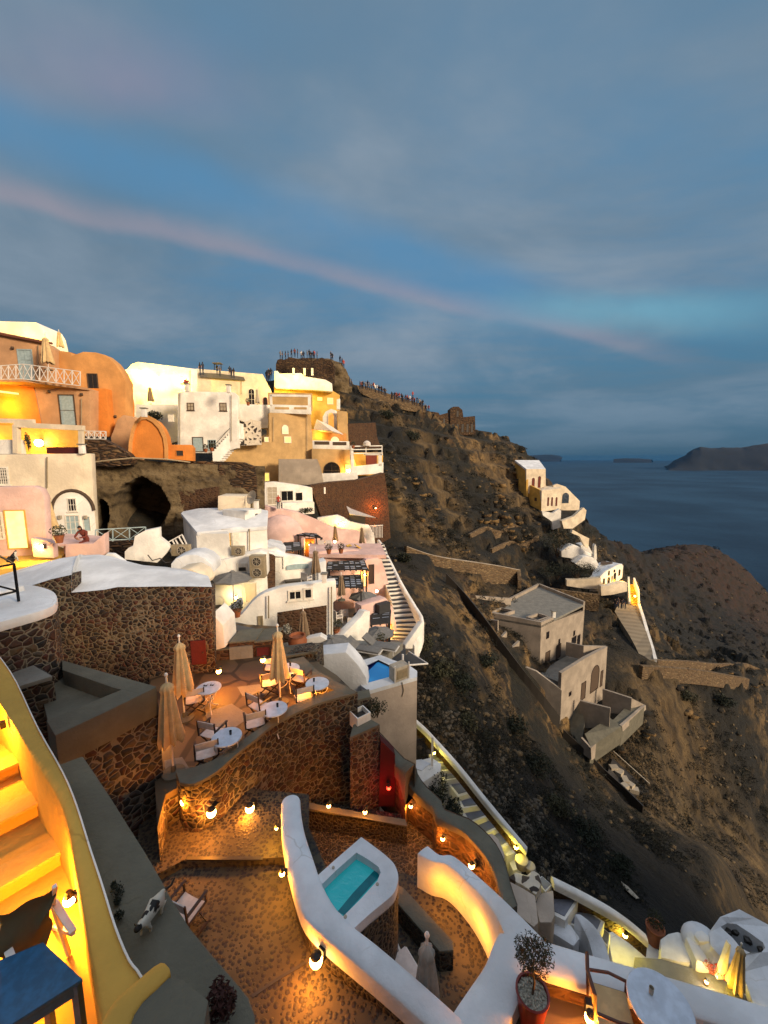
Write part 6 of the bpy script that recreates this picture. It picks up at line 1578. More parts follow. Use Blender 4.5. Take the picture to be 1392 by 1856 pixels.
# ---- left: tall white house, pink house, arch facade, woman's terrace
wh, fwh = mass('white_house', 'tall white house with a vaulted doorway behind the pink terrace', 'house', [(-30,824),(165,822),(168,880),(172,960),(172,990),(-30,990)], 22.5, 24.0, 0.6, 'cream_plaster', zlow=-5.4)
q_ = arch(*fwh.rect(96, 887, 172, 985), n=14, rise=1.25)
m_ = MB(); fplate(m_, fwh, q_, 0.0, 0.006); m_.build('gable', 'white_plaster', wh)
inn_ = q_[2:]; m_ = MB(); m_.tube([fwh.pt(a, b_ - 0.05, 0.05) for a, b_ in inn_], 0.09, 6); m_.build('arch_moulding', 'bark', wh)
window(wh, fwh, 123, 903, 139, 927, grid=(3, 2), fw=0.05); window(wh, fwh, 119, 933, 146, 972, pane='blue_shutter', name='door', grid=(3, 3), fw=0.07, sill=False)
window(wh, fwh, 152, 936, 164, 962, pane='blue_shutter', name='shutter', grid=None, fw=0.02, sill=False)
for x in (110, 156):
    m_ = MB(); m_.box(fwh.P(x, 937, 0.1), (0.16, 0.14, 0.2)); m_.build('lantern', 'ac_metal', wh)
window(wh, fwh, -6, 846, 17, 879, pane='grille_dark', frame='white_frame', grid=(6, 6), name='window', fw=0.08)
ph, fph = mass('pink_house', 'low pink house with a bright yellow-lit door', 'house', [(-30,886),(0,882),(60,881),(72,886),(80,900),(84,1000),(-30,1000)], 18.8, 19.2, 0.5, 'pink_plaster', bevel=0.12, zlow=-5.0)
window(ph, fph, 11, 924, 50, 995, pane='lit_pale', frame='yellow_plaster', name='door', grid=None, sill=False, fw=0.05)
window(ph, fph, -8, 928, 7, 978, pane='ac_metal', frame='white_frame', name='shutter', grid=(2, 4), sill=False)
topslab('courtyard', 'courtyard floor washed in yellow light', [(-60,1040,-4.75),(90,1022,-4.75),(125,1000,-4.75),(100,985,-4.75),(-60,985,-4.75)], 0.3, 'ochre_plaster')
cw_, fcw = mass('pink_wall', 'small ochre-lit wall carrying the courtyard lamp', 'wall', [(56,975),(85,980),(96,985),(98,1012),(60,1010)], 18, 18.2, 0.4, 'pink_plaster')
lamp(fcw.P(81, 990, 0.02), (-0.5, -0.8, 0), 110, 'dazzling lamp in the yellow courtyard', rad=0.12, mat='bulb_hot', color=(1, 0.52, 0.03))
glow_light(PY(30, 1000, 17.4), 60, (1.0, 0.5, 0.02), 0.3)
t_ = closed_parasol('cream closed parasol between the pink house and the arched doorway', 2.75, 'beige_canvas', r_=0.33, low=0.28); t_.location = PY(92, 985, 20.6)
tb_ = thing('low_table', 'long pink stone table where the brown-haired person leans', 'table', PY(140, 985, 20)); 
q_ = [PY(x, y, Y) for x, y, Y in [(105,986,19.2),(172,984,19.2),(190,972,21.2),(110,966,21.4)]]; m_ = MB(); m_.prism([v - Vector((0, 0, 0.12)) for v in q_], q_); m_.build('tabletop', 'pink_plaster', tb_)
m_ = MB(); m_.prism([Vector((v.x, v.y, -5.4)) for v in (q_[0].lerp(q_[2], .1), q_[1].lerp(q_[3], .1), q_[2].lerp(q_[0], .1), q_[3].lerp(q_[1], .1))], [v - Vector((0, 0, 0.12)) for v in (q_[0].lerp(q_[2], .1), q_[1].lerp(q_[3], .1), q_[2].lerp(q_[0], .1), q_[3].lerp(q_[1], .1))]); m_.build('base', 'pink_plaster', tb_)
mass('pink_wall', 'pink parapet with pale curved end by the leaning person', 'wall', [(118,986),(168,985),(180,975),(190,966),(191,1004),(178,1014),(118,1012)], 18.6, 19.0, 0.5, 'pink_plaster')
mass('dark_courtyard', 'shadowed stony yard behind the light blue railing', 'wall', [(176,985),(262,976),(262,1018),(176,1012)], 24, 24, 0.6, 'dry_wall', bevel=0)
# ================================================================ UPPER TOWN
# ---- cliff with the two caves
m, b, p = newmat('cliff_rock')
v = wpos(b)
mp_ = b.add('ShaderNodeMapping'); b.put(mp_.inputs[0], v); mp_.inputs['Scale'].default_value = (0.6, 0.6, 1.8)
nb_ = b.noise(mp_.outputs[0], 0.5, 7, 0.65); nc = b.noise(v, 2.2, 6, 0.7)
c_ = b.ramp(nb_, [(0.3, (0.05, 0.034, 0.016)), (0.5, (0.12, 0.085, 0.042)), (0.7, (0.19, 0.14, 0.075))])
c_ = b.mix(b.math('MULTIPLY', b.smooth(nc, 0.5, 0.66), 0.7), c_, (0.03, 0.02, 0.012))
b.put(p.inputs['Base Color'], c_); p.inputs['Roughness'].default_value = 0.95
bump(b, p, b.math('ADD', b.math('MULTIPLY', nb_, 2.0), nc), 0.9, 0.2)
def rockface(name, label, x0, x1, ytop, ybot, Y0, Y1, caves, amp=0.4, nx=130, ny=80, mat='cliff_rock', kind='structure', lean=0.0):
    """rough rock surface on a face; ytop/ybot functions of x; caves = (x, y, rx, ry, depth)"""
    f = Face(PY(x0, 880, Y0), PY(x1, 880, Y1)); vs = []; fs = []
    for i in range(nx + 1):
        x = x0 + (x1 - x0) * i / nx
        for j in range(ny + 1):
            y = ytop(x) + (ybot(x) - ytop(x)) * j / ny
            q, z = f.hit(x, y); o = amp * noise.fractal(Vector((q * 0.5, z * 0.7, 3.1)), 0.8, 2.1, 5) + lean * j / ny
            for cx, cy, rx, ry, dp in caves:
                d = ((x - cx) / rx) ** 2 + ((y - cy) / ry) ** 2 + 0.25 * noise.noise(Vector((x * 0.06, y * 0.06, 0)))
                if d < 1: o -= dp * min(1.0, (1 - d) * 2.2) ** 0.7
            vs.append(f.pt(q, z, o))
    for i in range(nx):
        for j in range(ny): a = i * (ny + 1) + j; fs.append((a, a + ny + 1, a + ny + 2, a + 1))
    m_ = MB(); m_.faces(vs, fs); m_.build; o = m_.build(name, mat, smooth=True); setp(o, label, kind=kind)
    return o, f
lerp = lambda pts: (lambda x: float(np.interp(x, [p[0] for p in pts], [p[1] for p in pts])))
rockface('cliff', 'brown tuff cliff with two dark caves', 140, 480, lerp([(140,800),(165,812),(200,822),(240,832),(300,838),(330,840),(480,845)]), lerp([(140,1010),(480,1010)]), 27.5, 32.0,
         [(256, 920, 50, 54, 5.5), (184, 938, 14, 34, 3.5), (330, 960, 14, 34, -0.5)], lean=0.3)
ck, fck = mass('dry_stone_wall', 'long dry-stone wall above the cave, mixed brown stones', 'wall', [(296,842),(320,836),(380,836),(440,838),(462,846),(464,868),(466,905),(440,905),(395,902),(318,902),(300,870)], 30.4, 31.4, 0.8, 'dry_wall', bevel=0)
m_ = MB(); m_.tube([fck.P(*p_, 0.1) for p_ in ((240,842),(300,840),(324,846),(326,862),(320,900),(318,925))], 0.045, 6); m_.build('hose', 'cable_pale', ck)
mass('dark_red_wall', 'dark red rubble panel below the dry-stone wall', 'wall', [(320,892),(395,882),(396,922),(335,928),(318,925)], 29.6, 30.0, 0.4, 'brown_wall', bevel=0)
mass('dry_stone_wall', 'rough stone bank below the small lattice railing', 'wall', [(150,797),(185,796),(205,806),(232,822),(240,832),(240,842),(200,846),(150,842)], 27.2, 27.8, 0.8, 'dry_wall', bevel=0.0)
m_ = MB(); m_.tube([PY(165,838,26.8), PY(200,834,27.0), PY(240,830,27.3), PY(300,832,28.2), PY(345,838,29)], 0.05, 6); o = m_.build('hose', 'cable_pale'); setp(o, 'pale hose running along the cliff top', 'hose')
dish = thing('satellite_dish', 'grey satellite dish beside the square white parapet', 'dish', PY(452, 912, 27.5)); c_ = PY(458, 902, 27.4)
vs = []; fs = []; ax = Vector((-0.55, -0.75, 0.35)).normalized(); xx = ax.cross(Vector((0, 0, 1))).normalized(); yy2 = xx.cross(ax)
for i in range(6):
    for k in range(20):
        a = 2 * PI * k / 20; r_ = 0.5 * i / 5; vs.append(c_ + xx * r_ * math.cos(a) + yy2 * r_ * math.sin(a) + ax * (0.5 * r_ * r_))
for i in range(5):
    for k in range(20): a, d = i * 20 + k, i * 20 + (k + 1) % 20; fs.append((a, d, d + 20, a + 20))
m_ = MB(); m_.faces(vs, fs); m_.build('reflector', 'ac_metal', dish, smooth=True)
m_ = MB(); m_.bar(c_, c_ + ax * 0.45, 0.03); m_.bar(c_, c_ - Vector((0, 0, 0.8)), 0.05); m_.build('mast', 'ac_metal', dish)

# ---- orange mansion
mn, fm = mass('mansion', 'orange and tan plastered mansion with balcony, domes and blue shutters', 'house', [(-30,606),(2,605),(20,609),(50,614),(83,622),(98,633),(98,700),(98,760),(-30,760)], 31.5, 32.0, 1, 'pinktan_plaster', bevel=0.03)
m_ = MB(); a_, c_ = fm.P(-30, 600, 0.1), fm.P(84, 622, 0.1)
for k in range(26):
    p_ = a_.lerp(c_, k / 25); m_.tube([p_ + Vector((0, -0.15, 0.0)), p_ + Vector((0, 0.6, 0.12))], 0.10, 6)
m_.build('tile_edge', 'tile_red', mn)
window(mn, fm, 34, 633, 61, 690, pane='blue_shutter', name='door', frame='blue_shutter', grid=(2, 3), sill=False)
ml, fml = mass('mansion', '', '', [(-30,692),(60,692),(160,704),(163,705),(163,790),(-30,790)], 30.4, 31.0, 2.5, 'pinktan_plaster', bevel=0.03, par=mn)
m_ = MB(); fplate(m_, fml, [fml.hit(x, y) for x, y in [(-30,692),(60,693),(80,790),(-30,790)]], 0.002, 0.03); m_.build('orange_wall', 'orange_plaster', mn)  # lamp-lit end of the tan wall, its orange light put into the plaster
window(mn, fml, 108, 715, 137, 772, pane='blue_shutter', name='door', frame='bark', grid=(1, 2), sill=False)
mr, fmr = mass('mansion', '', '', [(98,634),(128,638),(130,644),(150,637),(172,638),(190,643),(205,655),(218,672),(228,692),(228,790),(98,790)], 32.5, 33.0, 1.2, 'dome_plaster', bevel=0.12, par=mn)
window(mn, fmr, 159, 677, 178, 706, frame='bark', grid=(2, 1), sill=False)
m_ = MB(); frect(m_, fmr, *fmr.rect(163, 707, 206, 792), 0.0, 0.8); m_.build('orange_block', 'orange_plaster', mn)
m2_, fm2 = mass('mansion', '', '', [(222,676),(230,684),(240,708),(244,735),(244,760),(228,760),(222,740)], 34, 34.5, 2, 'orange_plaster', bevel=0.1, par=mn)
m3_, fm3 = mass('mansion', '', '', [(200,792),(205,780),(212,760),(222,752),(240,755),(246,760),(246,835),(205,830)], 31.6, 31.8, 1.5, 'pinktan_plaster', bevel=0.12, par=mn)
m_ = MB(); m_.box(fmr.P(105, 640, -1.0), (1.9, 1.5, 0.25)); m_.build('roof_tiles', 'tile_red', mn)
for x, y, ff in ((24, 631, fm), (80, 641, fm), (90, 710, fml), (149, 715, fml), (210, 755, fmr)):
    m_ = MB(); m_.ico(ff.P(x, y, 0.1), 0.12, 1); m_.box(ff.P(x, y, 0.04), (0.12, 0.08, 0.2)); m_.build('lantern', 'bark', mn)
# balcony
m_ = MB(); q_ = [fml.P(-30, 692, 0.9), fml.P(60, 692, 0.9), fml.P(163, 704, 0.1), fml.P(163, 704, -0.5), fml.P(-30, 692, -0.5)]
m_.prism([v - Vector((0, 0, 0.15)) for v in q_], q_); m_.build('balcony', 'pinktan_plaster', mn)
def rail2(par, f, x0, y0t, y0b, x1, y1t, y1b, out, n, mat='white_metal', w_=0.05):
    a0, c0, a1, c1 = f.P(x0, y0t, out), f.P(x0, y0b, out), f.P(x1, y1t, out), f.P(x1, y1b, out)
    for p_, q_ in ((a0, a1), (c0, c1)): m_ = MB(); m_.bar(p_, q_, w_); m_.build('rail', mat, par)
    m_ = MB(); m_.bar(a0, c0, w_); m_.bar(a1, c1, w_)
    for k in range(n + 1): m_.bar(a0.lerp(a1, k / n), c0.lerp(c1, k / n), w_)
    m_.build('post', mat, par); m_ = MB()
    for k in range(n):
        m_.bar(a0.lerp(a1, k / n), c0.lerp(c1, (k + 1) / n), w_ * 0.6); m_.bar(c0.lerp(c1, k / n), a0.lerp(a1, (k + 1) / n), w_ * 0.6)
    m_.build('cross_brace', mat, par)
bl = thing('railing', 'white lattice balcony railing across the orange mansion', 'railing', fml.P(60, 692, 0.9))
rail2(bl, fml, 8, 669, 692, 60, 665, 691, 0.9, 4); rail2(bl, fml, 60, 665, 691, 160, 678, 703, 0.9, 7)
bl2 = thing('railing', 'small white lattice railing below the orange mansion', 'railing', PY(170, 795, 28)); f_ = Face(PY(150, 790, 28), PY(192, 790, 28.2))
rail2(bl2, f_, 150, 781, 795, 192, 782, 796, 0, 4)
t_ = closed_parasol('beige closed parasol on the mansion balcony', 2.5, 'beige_canvas', r_=0.32, low=0.2); t_.location = fml.P(92, 672, 0.2)
t_ = closed_parasol('yellow-lit closed parasol on the mansion roof against the sky', 1.6, 'beige_canvas', r_=0.22, low=0.15, base=False); t_.location = PY(110, 634, 36)
glow_light(PY(106, 640, 34.5) + Vector((0, 0, 0.6)), 80, (1, 0.8, 0.25), 0.2)
glow_light(fml.P(20, 735, 1.0), 420, (1.0, 0.45, 0.02), 0.25)
m_ = MB(); m_.bar(fml.P(-20, 708, 0.6), fml.P(45, 716, 0.6), 0.12); o = m_.build('light_strip', 'lit_pale'); setp(o, 'thin glowing strip light under the mansion balcony', 'lamp')
# orange vaulted block
ov, fov = mass('vaulted_house', 'small bright orange vaulted house at the cliff edge', 'house', [(235,828),(237,800),(241,780),(247,766),(256,758),(268,756),(281,763),(291,775),(299,792),(302,812),(302,833)], 28.6, 29.0, 1.2, 'orange_plaster', bevel=0.05)
m_ = MB(); q_ = [fov.hit(x, y) for x, y in [(233,829),(235,800),(239,779),(246,764),(256,755),(269,753),(283,760),(294,773),(302,792),(305,812),(305,834)]]; i_ = [fov.hit(x, y) for x, y in [(239,829),(241,801),(245,781),(250,768),(258,761),(267,760),(278,766),(288,777),(296,793),(299,812),(299,833)]]
ring(m_, fov, q_, i_, 0.0, 0.12); m_.build('rim', 'dome_plaster', ov)
og, fog = mass('orange_wall', 'low orange wall with a small square opening', 'wall', [(302,806),(345,806),(350,812),(350,836),(302,832)], 29.4, 29.8, 0.8, 'orange_plaster')
window(og, fog, 319, 816, 333, 827, frame='orange_plaster', pane='grille_dark', grid=None, sill=False, fw=0.03)
# vault roof top-left, lit
vl, fvl = mass('vaulted_house', 'white vaulted house lit yellow at the top of the village', 'house', [(-40,581),(0,581),(64,583),(72,588),(79,600),(84,620),(84,640),(-40,640)], 38, 38.5, 3, 'white_plaster', bevel=0.25)
glow_light(PY(64, 612, 36.6), 900, (1.0, 0.65, 0.06), 0.3); glow_light(PY(20, 610, 36.6), 500, (1.0, 0.65, 0.06), 0.3)
# roof terrace of the tall white house: pergola frame with glowing wall
rt = thing('roof_pergola', 'cream roof pergola glowing yellow on the tall white house', 'pergola', PY(90, 823, 24.5))
frt = Face(PY(-30, 800, 24.4), PY(150, 800, 25.0)); fr2 = Face(PY(-30, 790, 26.6), PY(150, 790, 27.0))
for x0, y0, x1, y1, w_ in ((-30,762,62,764,0.25),(28,770,152,776,0.3),(30,770,31,822,0.28),(147,775,148,823,0.22)):
    m_ = MB(); m_.bar(frt.P(x0, y0), frt.P(x1, y1), w_, w_); m_.build('beam' if abs(y1 - y0) < 20 else 'post', 'cream_plaster', rt)
m_ = MB(); fplate(m_, fr2, [fr2.hit(x, y) for x, y in [(-30,770),(150,774),(150,830),(-30,830)]], 0, -0.2); m_.build('back_wall', 'yellow_plaster', rt)
m_ = MB(); m_.box(frt.P(105, 816, -0.8), (2.0, 0.7, 0.4)); m_.build('red_bench', 'red_paint', rt)
m_ = MB(); m_.box(frt.P(5, 810, -0.6), (1.4, 0.5, 0.9)); m_.build('side_table', 'white_plaster', rt)
m_ = MB(); m_.prism([frt.P(-30, 824, 0.2), frt.P(150, 824, 0.2), fr2.P(150, 824, 0), fr2.P(-30, 824, 0)], [v + Vector((0, 0, 0.04)) for v in (frt.P(-30, 824, 0.2), frt.P(150, 824, 0.2), fr2.P(150, 824, 0), fr2.P(-30, 824, 0))]); m_.build('deck', 'concrete_light', rt)
lamp(fr2.P(76, 803, 0.1), fr2.n, 330, 'blinding lamp on the yellow roof terrace wall', rad=0.24, mat='bulb_hot', color=(1, 0.48, 0.03))
glow_light(fr2.P(-5, 800, 0.5), 90, (1.0, 0.6, 0.08), 0.2)
shrub(frt.P(41, 818, -0.5), 0.35, 'climbing plant at the pergola post', 'foliage_olive', 300, 0.07, (0.5, 0.5, 2.0))

# ---- yellow-lit row and white block
yr, fyr = mass('white_house', 'long white terrace house glowing yellow beside the orange mansion', 'house', [(222,672),(232,668),(238,660),(250,656),(300,662),(357,669),(357,745),(357,800),(290,800),(246,800),(240,740),(222,720)], 50, 53, 3, 'white_plaster', bevel=0.05)
for x, y, pw in ((256, 678, 2200), (288, 688, 1900), (329, 690, 1100)):
    lamp(fyr.P(x, y, 0.1), fyr.n, pw, 'floodlight washing the long white house yellow, ' + {256: 'nearest the mansion', 288: 'middle one', 329: 'nearest the red flowers'}[x], rad=0.28, mat='bulb_hot', color=(1, 0.62, 0.015), group='floodlights of the long white house', out=0.4)
t_ = closed_parasol('closed parasol standing in the yellow floodlight', 2.2, 'brown_canvas', r_=0.3, low=0.2); t_.location = PY(274, 734, 49)
mass('white_wall', 'white terrace wall under the floodlit house', 'wall', [(246,733),(322,733),(322,800),(300,806),(250,806)], 47.5, 47.5, 1, 'white_plaster')
shrub(PY(336, 700, 50.5), 0.5, 'red flowering pot on the floodlit terrace', 'cloth_red', 200, 0.12)
shrub(PY(276, 768, 46.5), 1.0, 'dark creeper spilling over the white terrace wall', 'foliage_dark', 900, 0.13, (1.6, 0.5, 0.8))
wb, fwb = mass('white_house', 'square white house with two small windows and a pale blue door', 'house', [(322,712),(330,709),(424,711),(430,716),(430,760),(431,812),(398,822),(305,820),(305,808),(322,806)], 44, 45, 1.2, 'white_plaster', bevel=0.06)
window(wb, fwb, 339, 730, 352, 744, frame='bark', pane='ac_metal', grid=(2, 2)); window(wb, fwb, 398, 730, 411, 745, frame='bark', pane='ac_metal', grid=(2, 2))
window(wb, fwb, 349, 792, 369, 819, pane='blue_shutter', name='door', frame='bark', grid=None, sill=False); window(wb, fwb, 377, 797, 392, 815, frame='blue_shutter', grid=(3, 3))
m_ = MB(); frect(m_, fwb, *fwb.rect(307, 752, 316, 765), 0.02, 0.4); m_.build('railing_box', 'white_frame', wb)
ur, fur = mass('white_house', 'upper cream house with an arched window and dark grey roof strip', 'house', [(345,670),(357,668),(400,672),(476,678),(482,690),(490,705),(495,735),(430,735),(345,715)], 54, 56, 3, 'cream_plaster', bevel=0.04)
m_ = MB(); fplate(m_, fur, [fur.hit(x, y) for x, y in [(361,676),(400,678),(442,684),(445,690),(400,687),(363,684)]], 0, 0.3); m_.build('roof_strip', 'roof_grey', ur)
window(ur, fur, 450, 704, 462, 734, arc=True, frame='white_frame', grid=(2, 3)); window(ur, fur, 477, 720, 485, 735, arc=True, frame='cloth_maroon', grid=None, sill=False)
t_ = closed_parasol('small closed parasol beside the arched window', 2.2, 'ac_metal', r_=0.25, low=0.15); t_.location = PY(467, 735, 52)
rp = thing('roof_pergola', 'tiny roof pergola with seated figures against the sky', 'pergola', PY(395, 671, 55)); c_ = PY(395, 671, 55)
m_ = MB(); m_.box(c_ + Vector((0, 0, 0.85)), (1.1, 0.9, 0.1)); m_.build('roof', 'roof_grey', rp)
for x in (-0.45, 0.45): m_ = MB(); m_.bar(c_ + Vector((x, 0, 0)), c_ + Vector((x, 0, 0.85)), 0.07); m_.build('post', 'dark_wood', rp)
wt, fwt = mass('white_wall', 'white terrace wall under the arched window', 'wall', [(428,732),(492,734),(492,776),(470,776),(445,766),(430,760)], 50, 51, 1.5, 'white_plaster', bevel=0.05)
sr, fsr = mass('rubble_wall', 'whitewashed rubble wall speckled with dark stones', 'wall', [(440,768),(455,760),(472,764),(473,806),(436,808)], 47, 47.5, 1.0, 'spotted_rubble', bevel=0)
m_ = MB(); frect(m_, fsr, *fsr.rect(437, 798, 443, 807), 0, 0.05); m_.build('opening', 'grille_dark', sr)
st3 = thing('stairway', 'whitewashed stair climbing between the square house and the rubble wall', 'stairs', PY(400, 820, 44.5))
a_, c_ = PY(390, 822, 44.0), PY(438, 768, 46.5)
for k in range(14):
    p_ = a_.lerp(c_, k / 14); q2 = a_.lerp(c_, (k + 1) / 14); m_ = MB(); m_.block([(p_.x, p_.y - 0.7), (q2.x, q2.y - 0.7), (q2.x, q2.y + 0.7), (p_.x, p_.y + 0.7)], p_.z - 1.5, q2.z); m_.build('step', 'white_plaster', st3)
m_ = MB(); m_.bar(a_ + Vector((0, -0.7, 0.6)), c_ + Vector((0, -0.7, 0.6)), 0.05); m_.build('handrail', 'grille_dark', st3)
# ---- tan yellow building cluster
tb, ftb = mass('tan_building', 'broad tan building with lit windows stepping down the slope', 'building', [(380,838),(400,820),(430,808),(488,800),(488,748),(563,750),(566,790),(568,830),(582,850),(585,885),(560,880),(500,876),(470,878),(462,850),(440,838)], 47, 52, 3, 'tan_plaster', bevel=0.03)
for x0, y0, x1, y1, arc in ((511,770,523,787,True),(515,791,528,803,False),(479,792,487,801,False),(476,856,489,873,False),(463,856,468,873,False)):
    window(tb, ftb, x0, y0, x1, y1, arc=arc, pane='lit_window' if y0 > 780 else 'lit_pale', frame='white_frame', grid=None, sill=False, fw=0.08)
m_ = MB(); frect(m_, ftb, *ftb.rect(531, 850, 534, 868), 0, 0.04); m_.build('pipe', 'grille_dark', tb)
gw, fgw = mass('grey_tan_wall', 'big pale grey-tan retaining wall below the tan building', 'wall', [(505,832),(575,832),(582,850),(588,882),(560,879),(505,877)], 47.5, 49, 1.0, 'grey_beige_plaster', bevel=0.02)
vb, fvb = mass('veranda', 'cream veranda with an open gallery above the tan wall', 'balcony', [(489,733),(563,735),(564,751),(489,748)], 50, 50.5, 0.4, 'white_plaster', bevel=0.02)
for x0, y0, x1, y1 in ((489,715,563,719),(489,715,493,736),(558,719,563,737)):
    m_ = MB(); frect(m_, fvb, *fvb.rect(x0, y0, x1, y1), -0.3, 0); m_.build('frame', 'white_plaster', vb)
bv = Face(PY(489, 725, 52.6), PY(563, 725, 53)); m_ = MB(); frect(m_, bv, *bv.rect(486, 712, 566, 745), -0.2, 0); m_.build('back_wall', 'tan_plaster', vb)
for x0, x1 in ((498, 524), (533, 556)):
    m_ = MB(); frect(m_, fvb, *fvb.rect(x0, 738, x1, 742), 0.0, 0.02); m_.build('slot', 'tan_plaster', vb)
uh, fuh = mass('yellow_house', 'yellow upper house with white parapet and lit windows', 'house', [(497,692),(545,700),(600,706),(616,716),(616,745),(630,748),(632,800),(560,800),(556,745),(497,735)], 57, 60, 4, 'yellow_plaster', bevel=0.05)
pp, fpp = mass('parapet', 'glowing white parapet of the castle-side roof terrace', 'parapet', [(497,672),(503,672),(507,677),(546,676),(552,682),(590,688),(602,695),(603,710),(570,707),(500,704),(497,700)], 56.5, 58, 3, 'white_plaster', bevel=0.08)
for x in (532, 552, 566):
    m_ = MB(); frect(m_, fpp, *fpp.rect(x - 2, 667, x + 2, 680), 0, -0.4); m_.build('chimney', 'white_plaster', pp)
glow_light(PY(530, 690, 55), 900, (1.0, 0.70, 0.12), 0.4); glow_light(PY(520, 712, 55.5), 260, (1.0, 0.6, 0.03), 0.3); glow_light(PY(560, 728, 56), 200, (1.0, 0.6, 0.03), 0.3)
window(uh, fuh, 574, 719, 585, 727, pane='lit_window', grid=None, sill=False, frame='yellow_plaster'); window(uh, fuh, 593, 721, 604, 733, pane='lit_window', grid=(2, 1), sill=False)
ch_, fch = mass('chimney', 'white-capped chimney on the yellow house', 'chimney', [(610,724),(616,722),(616,742),(610,742)], 56, 56, 0.5, 'white_plaster')
al, fal = mass('arched_loggia', 'white arched loggia glowing orange inside', 'loggia', [(585,778),(585,755),(590,746),(600,741),(609,744),(615,752),(616,778)], 55, 55.4, 0.8, 'white_plaster', bevel=0.06)
window(al, fal, 594, 747, 606, 776, arc=True, pane='lit_orange', frame='white_plaster', grid=None, sill=False)
q_ = [PY(x, y, Y) for x, y, Y in [(568,779,54),(574,760,55),(600,772,54),(622,787,52.5),(600,780,52)]]
m_ = MB(); m_.prism([v - Vector((0, 0, 0.06)) for v in q_], q_); o = m_.build('shade_sail', 'white_canvas'); setp(o, 'cream shade sail over the orange niche', 'awning')
nw, fnw = mass('orange_wall', 'orange lit wall behind the balcony with an arched window', 'wall', [(566,778),(628,786),(628,802),(566,802)], 53.5, 54, 0.4, 'dome_plaster', bevel=0)
window(nw, fnw, 599, 791, 615, 806, arc=True, frame='white_frame', grid=(2, 1), pane='lit_pale'); glow_light(fnw.P(578, 790, 0.6), 160, (1, 0.55, 0.08), 0.2)
bb1, fbb1 = mass('balcony', 'white balcony with a slotted parapet under the shade sail', 'balcony', [(565,798),(633,800),(634,815),(565,814)], 51.5, 52, 0.5, 'white_plaster', bevel=0.02)
m_ = MB(); frect(m_, fbb1, *fbb1.rect(570, 800, 597, 806), 0, 0.03); frect(m_, fbb1, *fbb1.rect(603, 801, 628, 807), 0, 0.03); m_.build('slot', 'bark', bb1)
lb2, flb2 = mass('tan_house', 'tan house front with a dark arched window and glowing orange lamp', 'house', [(565,813),(634,815),(640,820),(648,860),(648,874),(580,874),(575,845),(565,835)], 50.5, 51.5, 2.5, 'tan_plaster', bevel=0.03)
window(lb2, flb2, 586, 837, 617, 868, arc=True, frame='bark', grid=(2, 2)); window(lb2, flb2, 625, 841, 638, 862, pane='lit_window', frame='orange_plaster', grid=None, sill=False)
lamp(flb2.P(631, 853, 0.1), flb2.n, 420, 'lamp glowing orange beside the dark arched window', rad=0.2, mat='bulb_hot', color=(1, 0.42, 0.02), out=0.4)
bb2, fbb2 = mass('balcony', 'long white balcony wall above the dark brown retaining wall', 'balcony', [(580,858),(600,858),(648,856),(649,871),(581,875)], 49.5, 50, 0.4, 'white_plaster', bevel=0.02)
rtb, frtb = mass('white_terrace', 'white corner terrace with railings and a red-cushioned room', 'terrace', [(636,808),(640,806),(642,846),(690,840),(695,838),(695,858),(648,861),(636,862)], 50, 51.5, 0.5, 'white_plaster', bevel=0.02)
bk2 = Face(PY(636, 830, 52.5), PY(697, 830, 54)); m_ = MB(); frect(m_, bk2, *bk2.rect(634, 820, 694, 862), -0.2, 0); m_.build('back_wall', 'yellow_plaster', rtb)
m_ = MB(); frect(m_, bk2, *bk2.rect(663, 824, 683, 842), 0, 0.03); m_.build('dark_opening', 'cloth_maroon', rtb)
m_ = MB(); frect(m_, frtb, *frtb.rect(660, 822, 694, 825), -0.3, 0.0); m_.build('beam', 'white_plaster', rtb); m_ = MB(); frect(m_, frtb, *frtb.rect(686, 824, 692, 845), -0.3, 0.0); m_.build('post', 'white_plaster', rtb)
for yt in (808, 814, 821):
    m_ = MB(); m_.bar(frtb.P(636, yt + 1, 0.1), frtb.P(692, yt, 0.1), 0.12); m_.build('rail', 'white_plaster', rtb)
for x in (636, 663, 692): m_ = MB(); m_.bar(frtb.P(x, 808, 0.1), frtb.P(x, 824, 0.1), 0.12); m_.build('post', 'white_plaster', rtb)
glow_light(frtb.P(652, 840, -0.6), 120, (1, 0.6, 0.1), 0.2)
m_ = MB(); m_.lathe(PY(665, 808, 50.3), [(0.5, 0), (0.45, 0.4), (0.2, 0.6), (0.02, 0.65)], 14); o = m_.build('white_umbrella_cover', 'white_canvas'); setp(o, 'rounded white cover behind the corner terrace railing', 'cover')
tr, ftr = mass('tan_wall', 'tall tan wall between the loggia and the brown walls', 'wall', [(612,744),(629,746),(632,806),(612,806)], 54, 54.3, 1, 'tan_plaster')
mass('brown_wall', 'upper dark brown retaining wall below the castle slope', 'wall', [(628,768),(681,766),(683,790),(690,812),(632,812)], 56, 59, 1, 'brown_wall', bevel=0)
bw, fbw = mass('brown_wall', 'huge dark brown retaining wall under the white balconies', 'wall', [(563,880),(600,874),(650,870),(697,857),(703,900),(708,975),(690,985),(600,965),(585,945)], 46, 49.5, 1.5, 'brown_wall', bevel=0)
lamp(fbw.P(678, 920, 0.1), fbw.n, 420, 'hidden lamp reddening the huge brown wall', rad=0.07, mat='bulb', color=(1, 0.22, 0.02), out=0.5)
m_ = MB(); frect(m_, fbw, *fbw.rect(587, 883, 590, 895), 0, 0.05); m_.build('pipe', 'white_metal', bw)
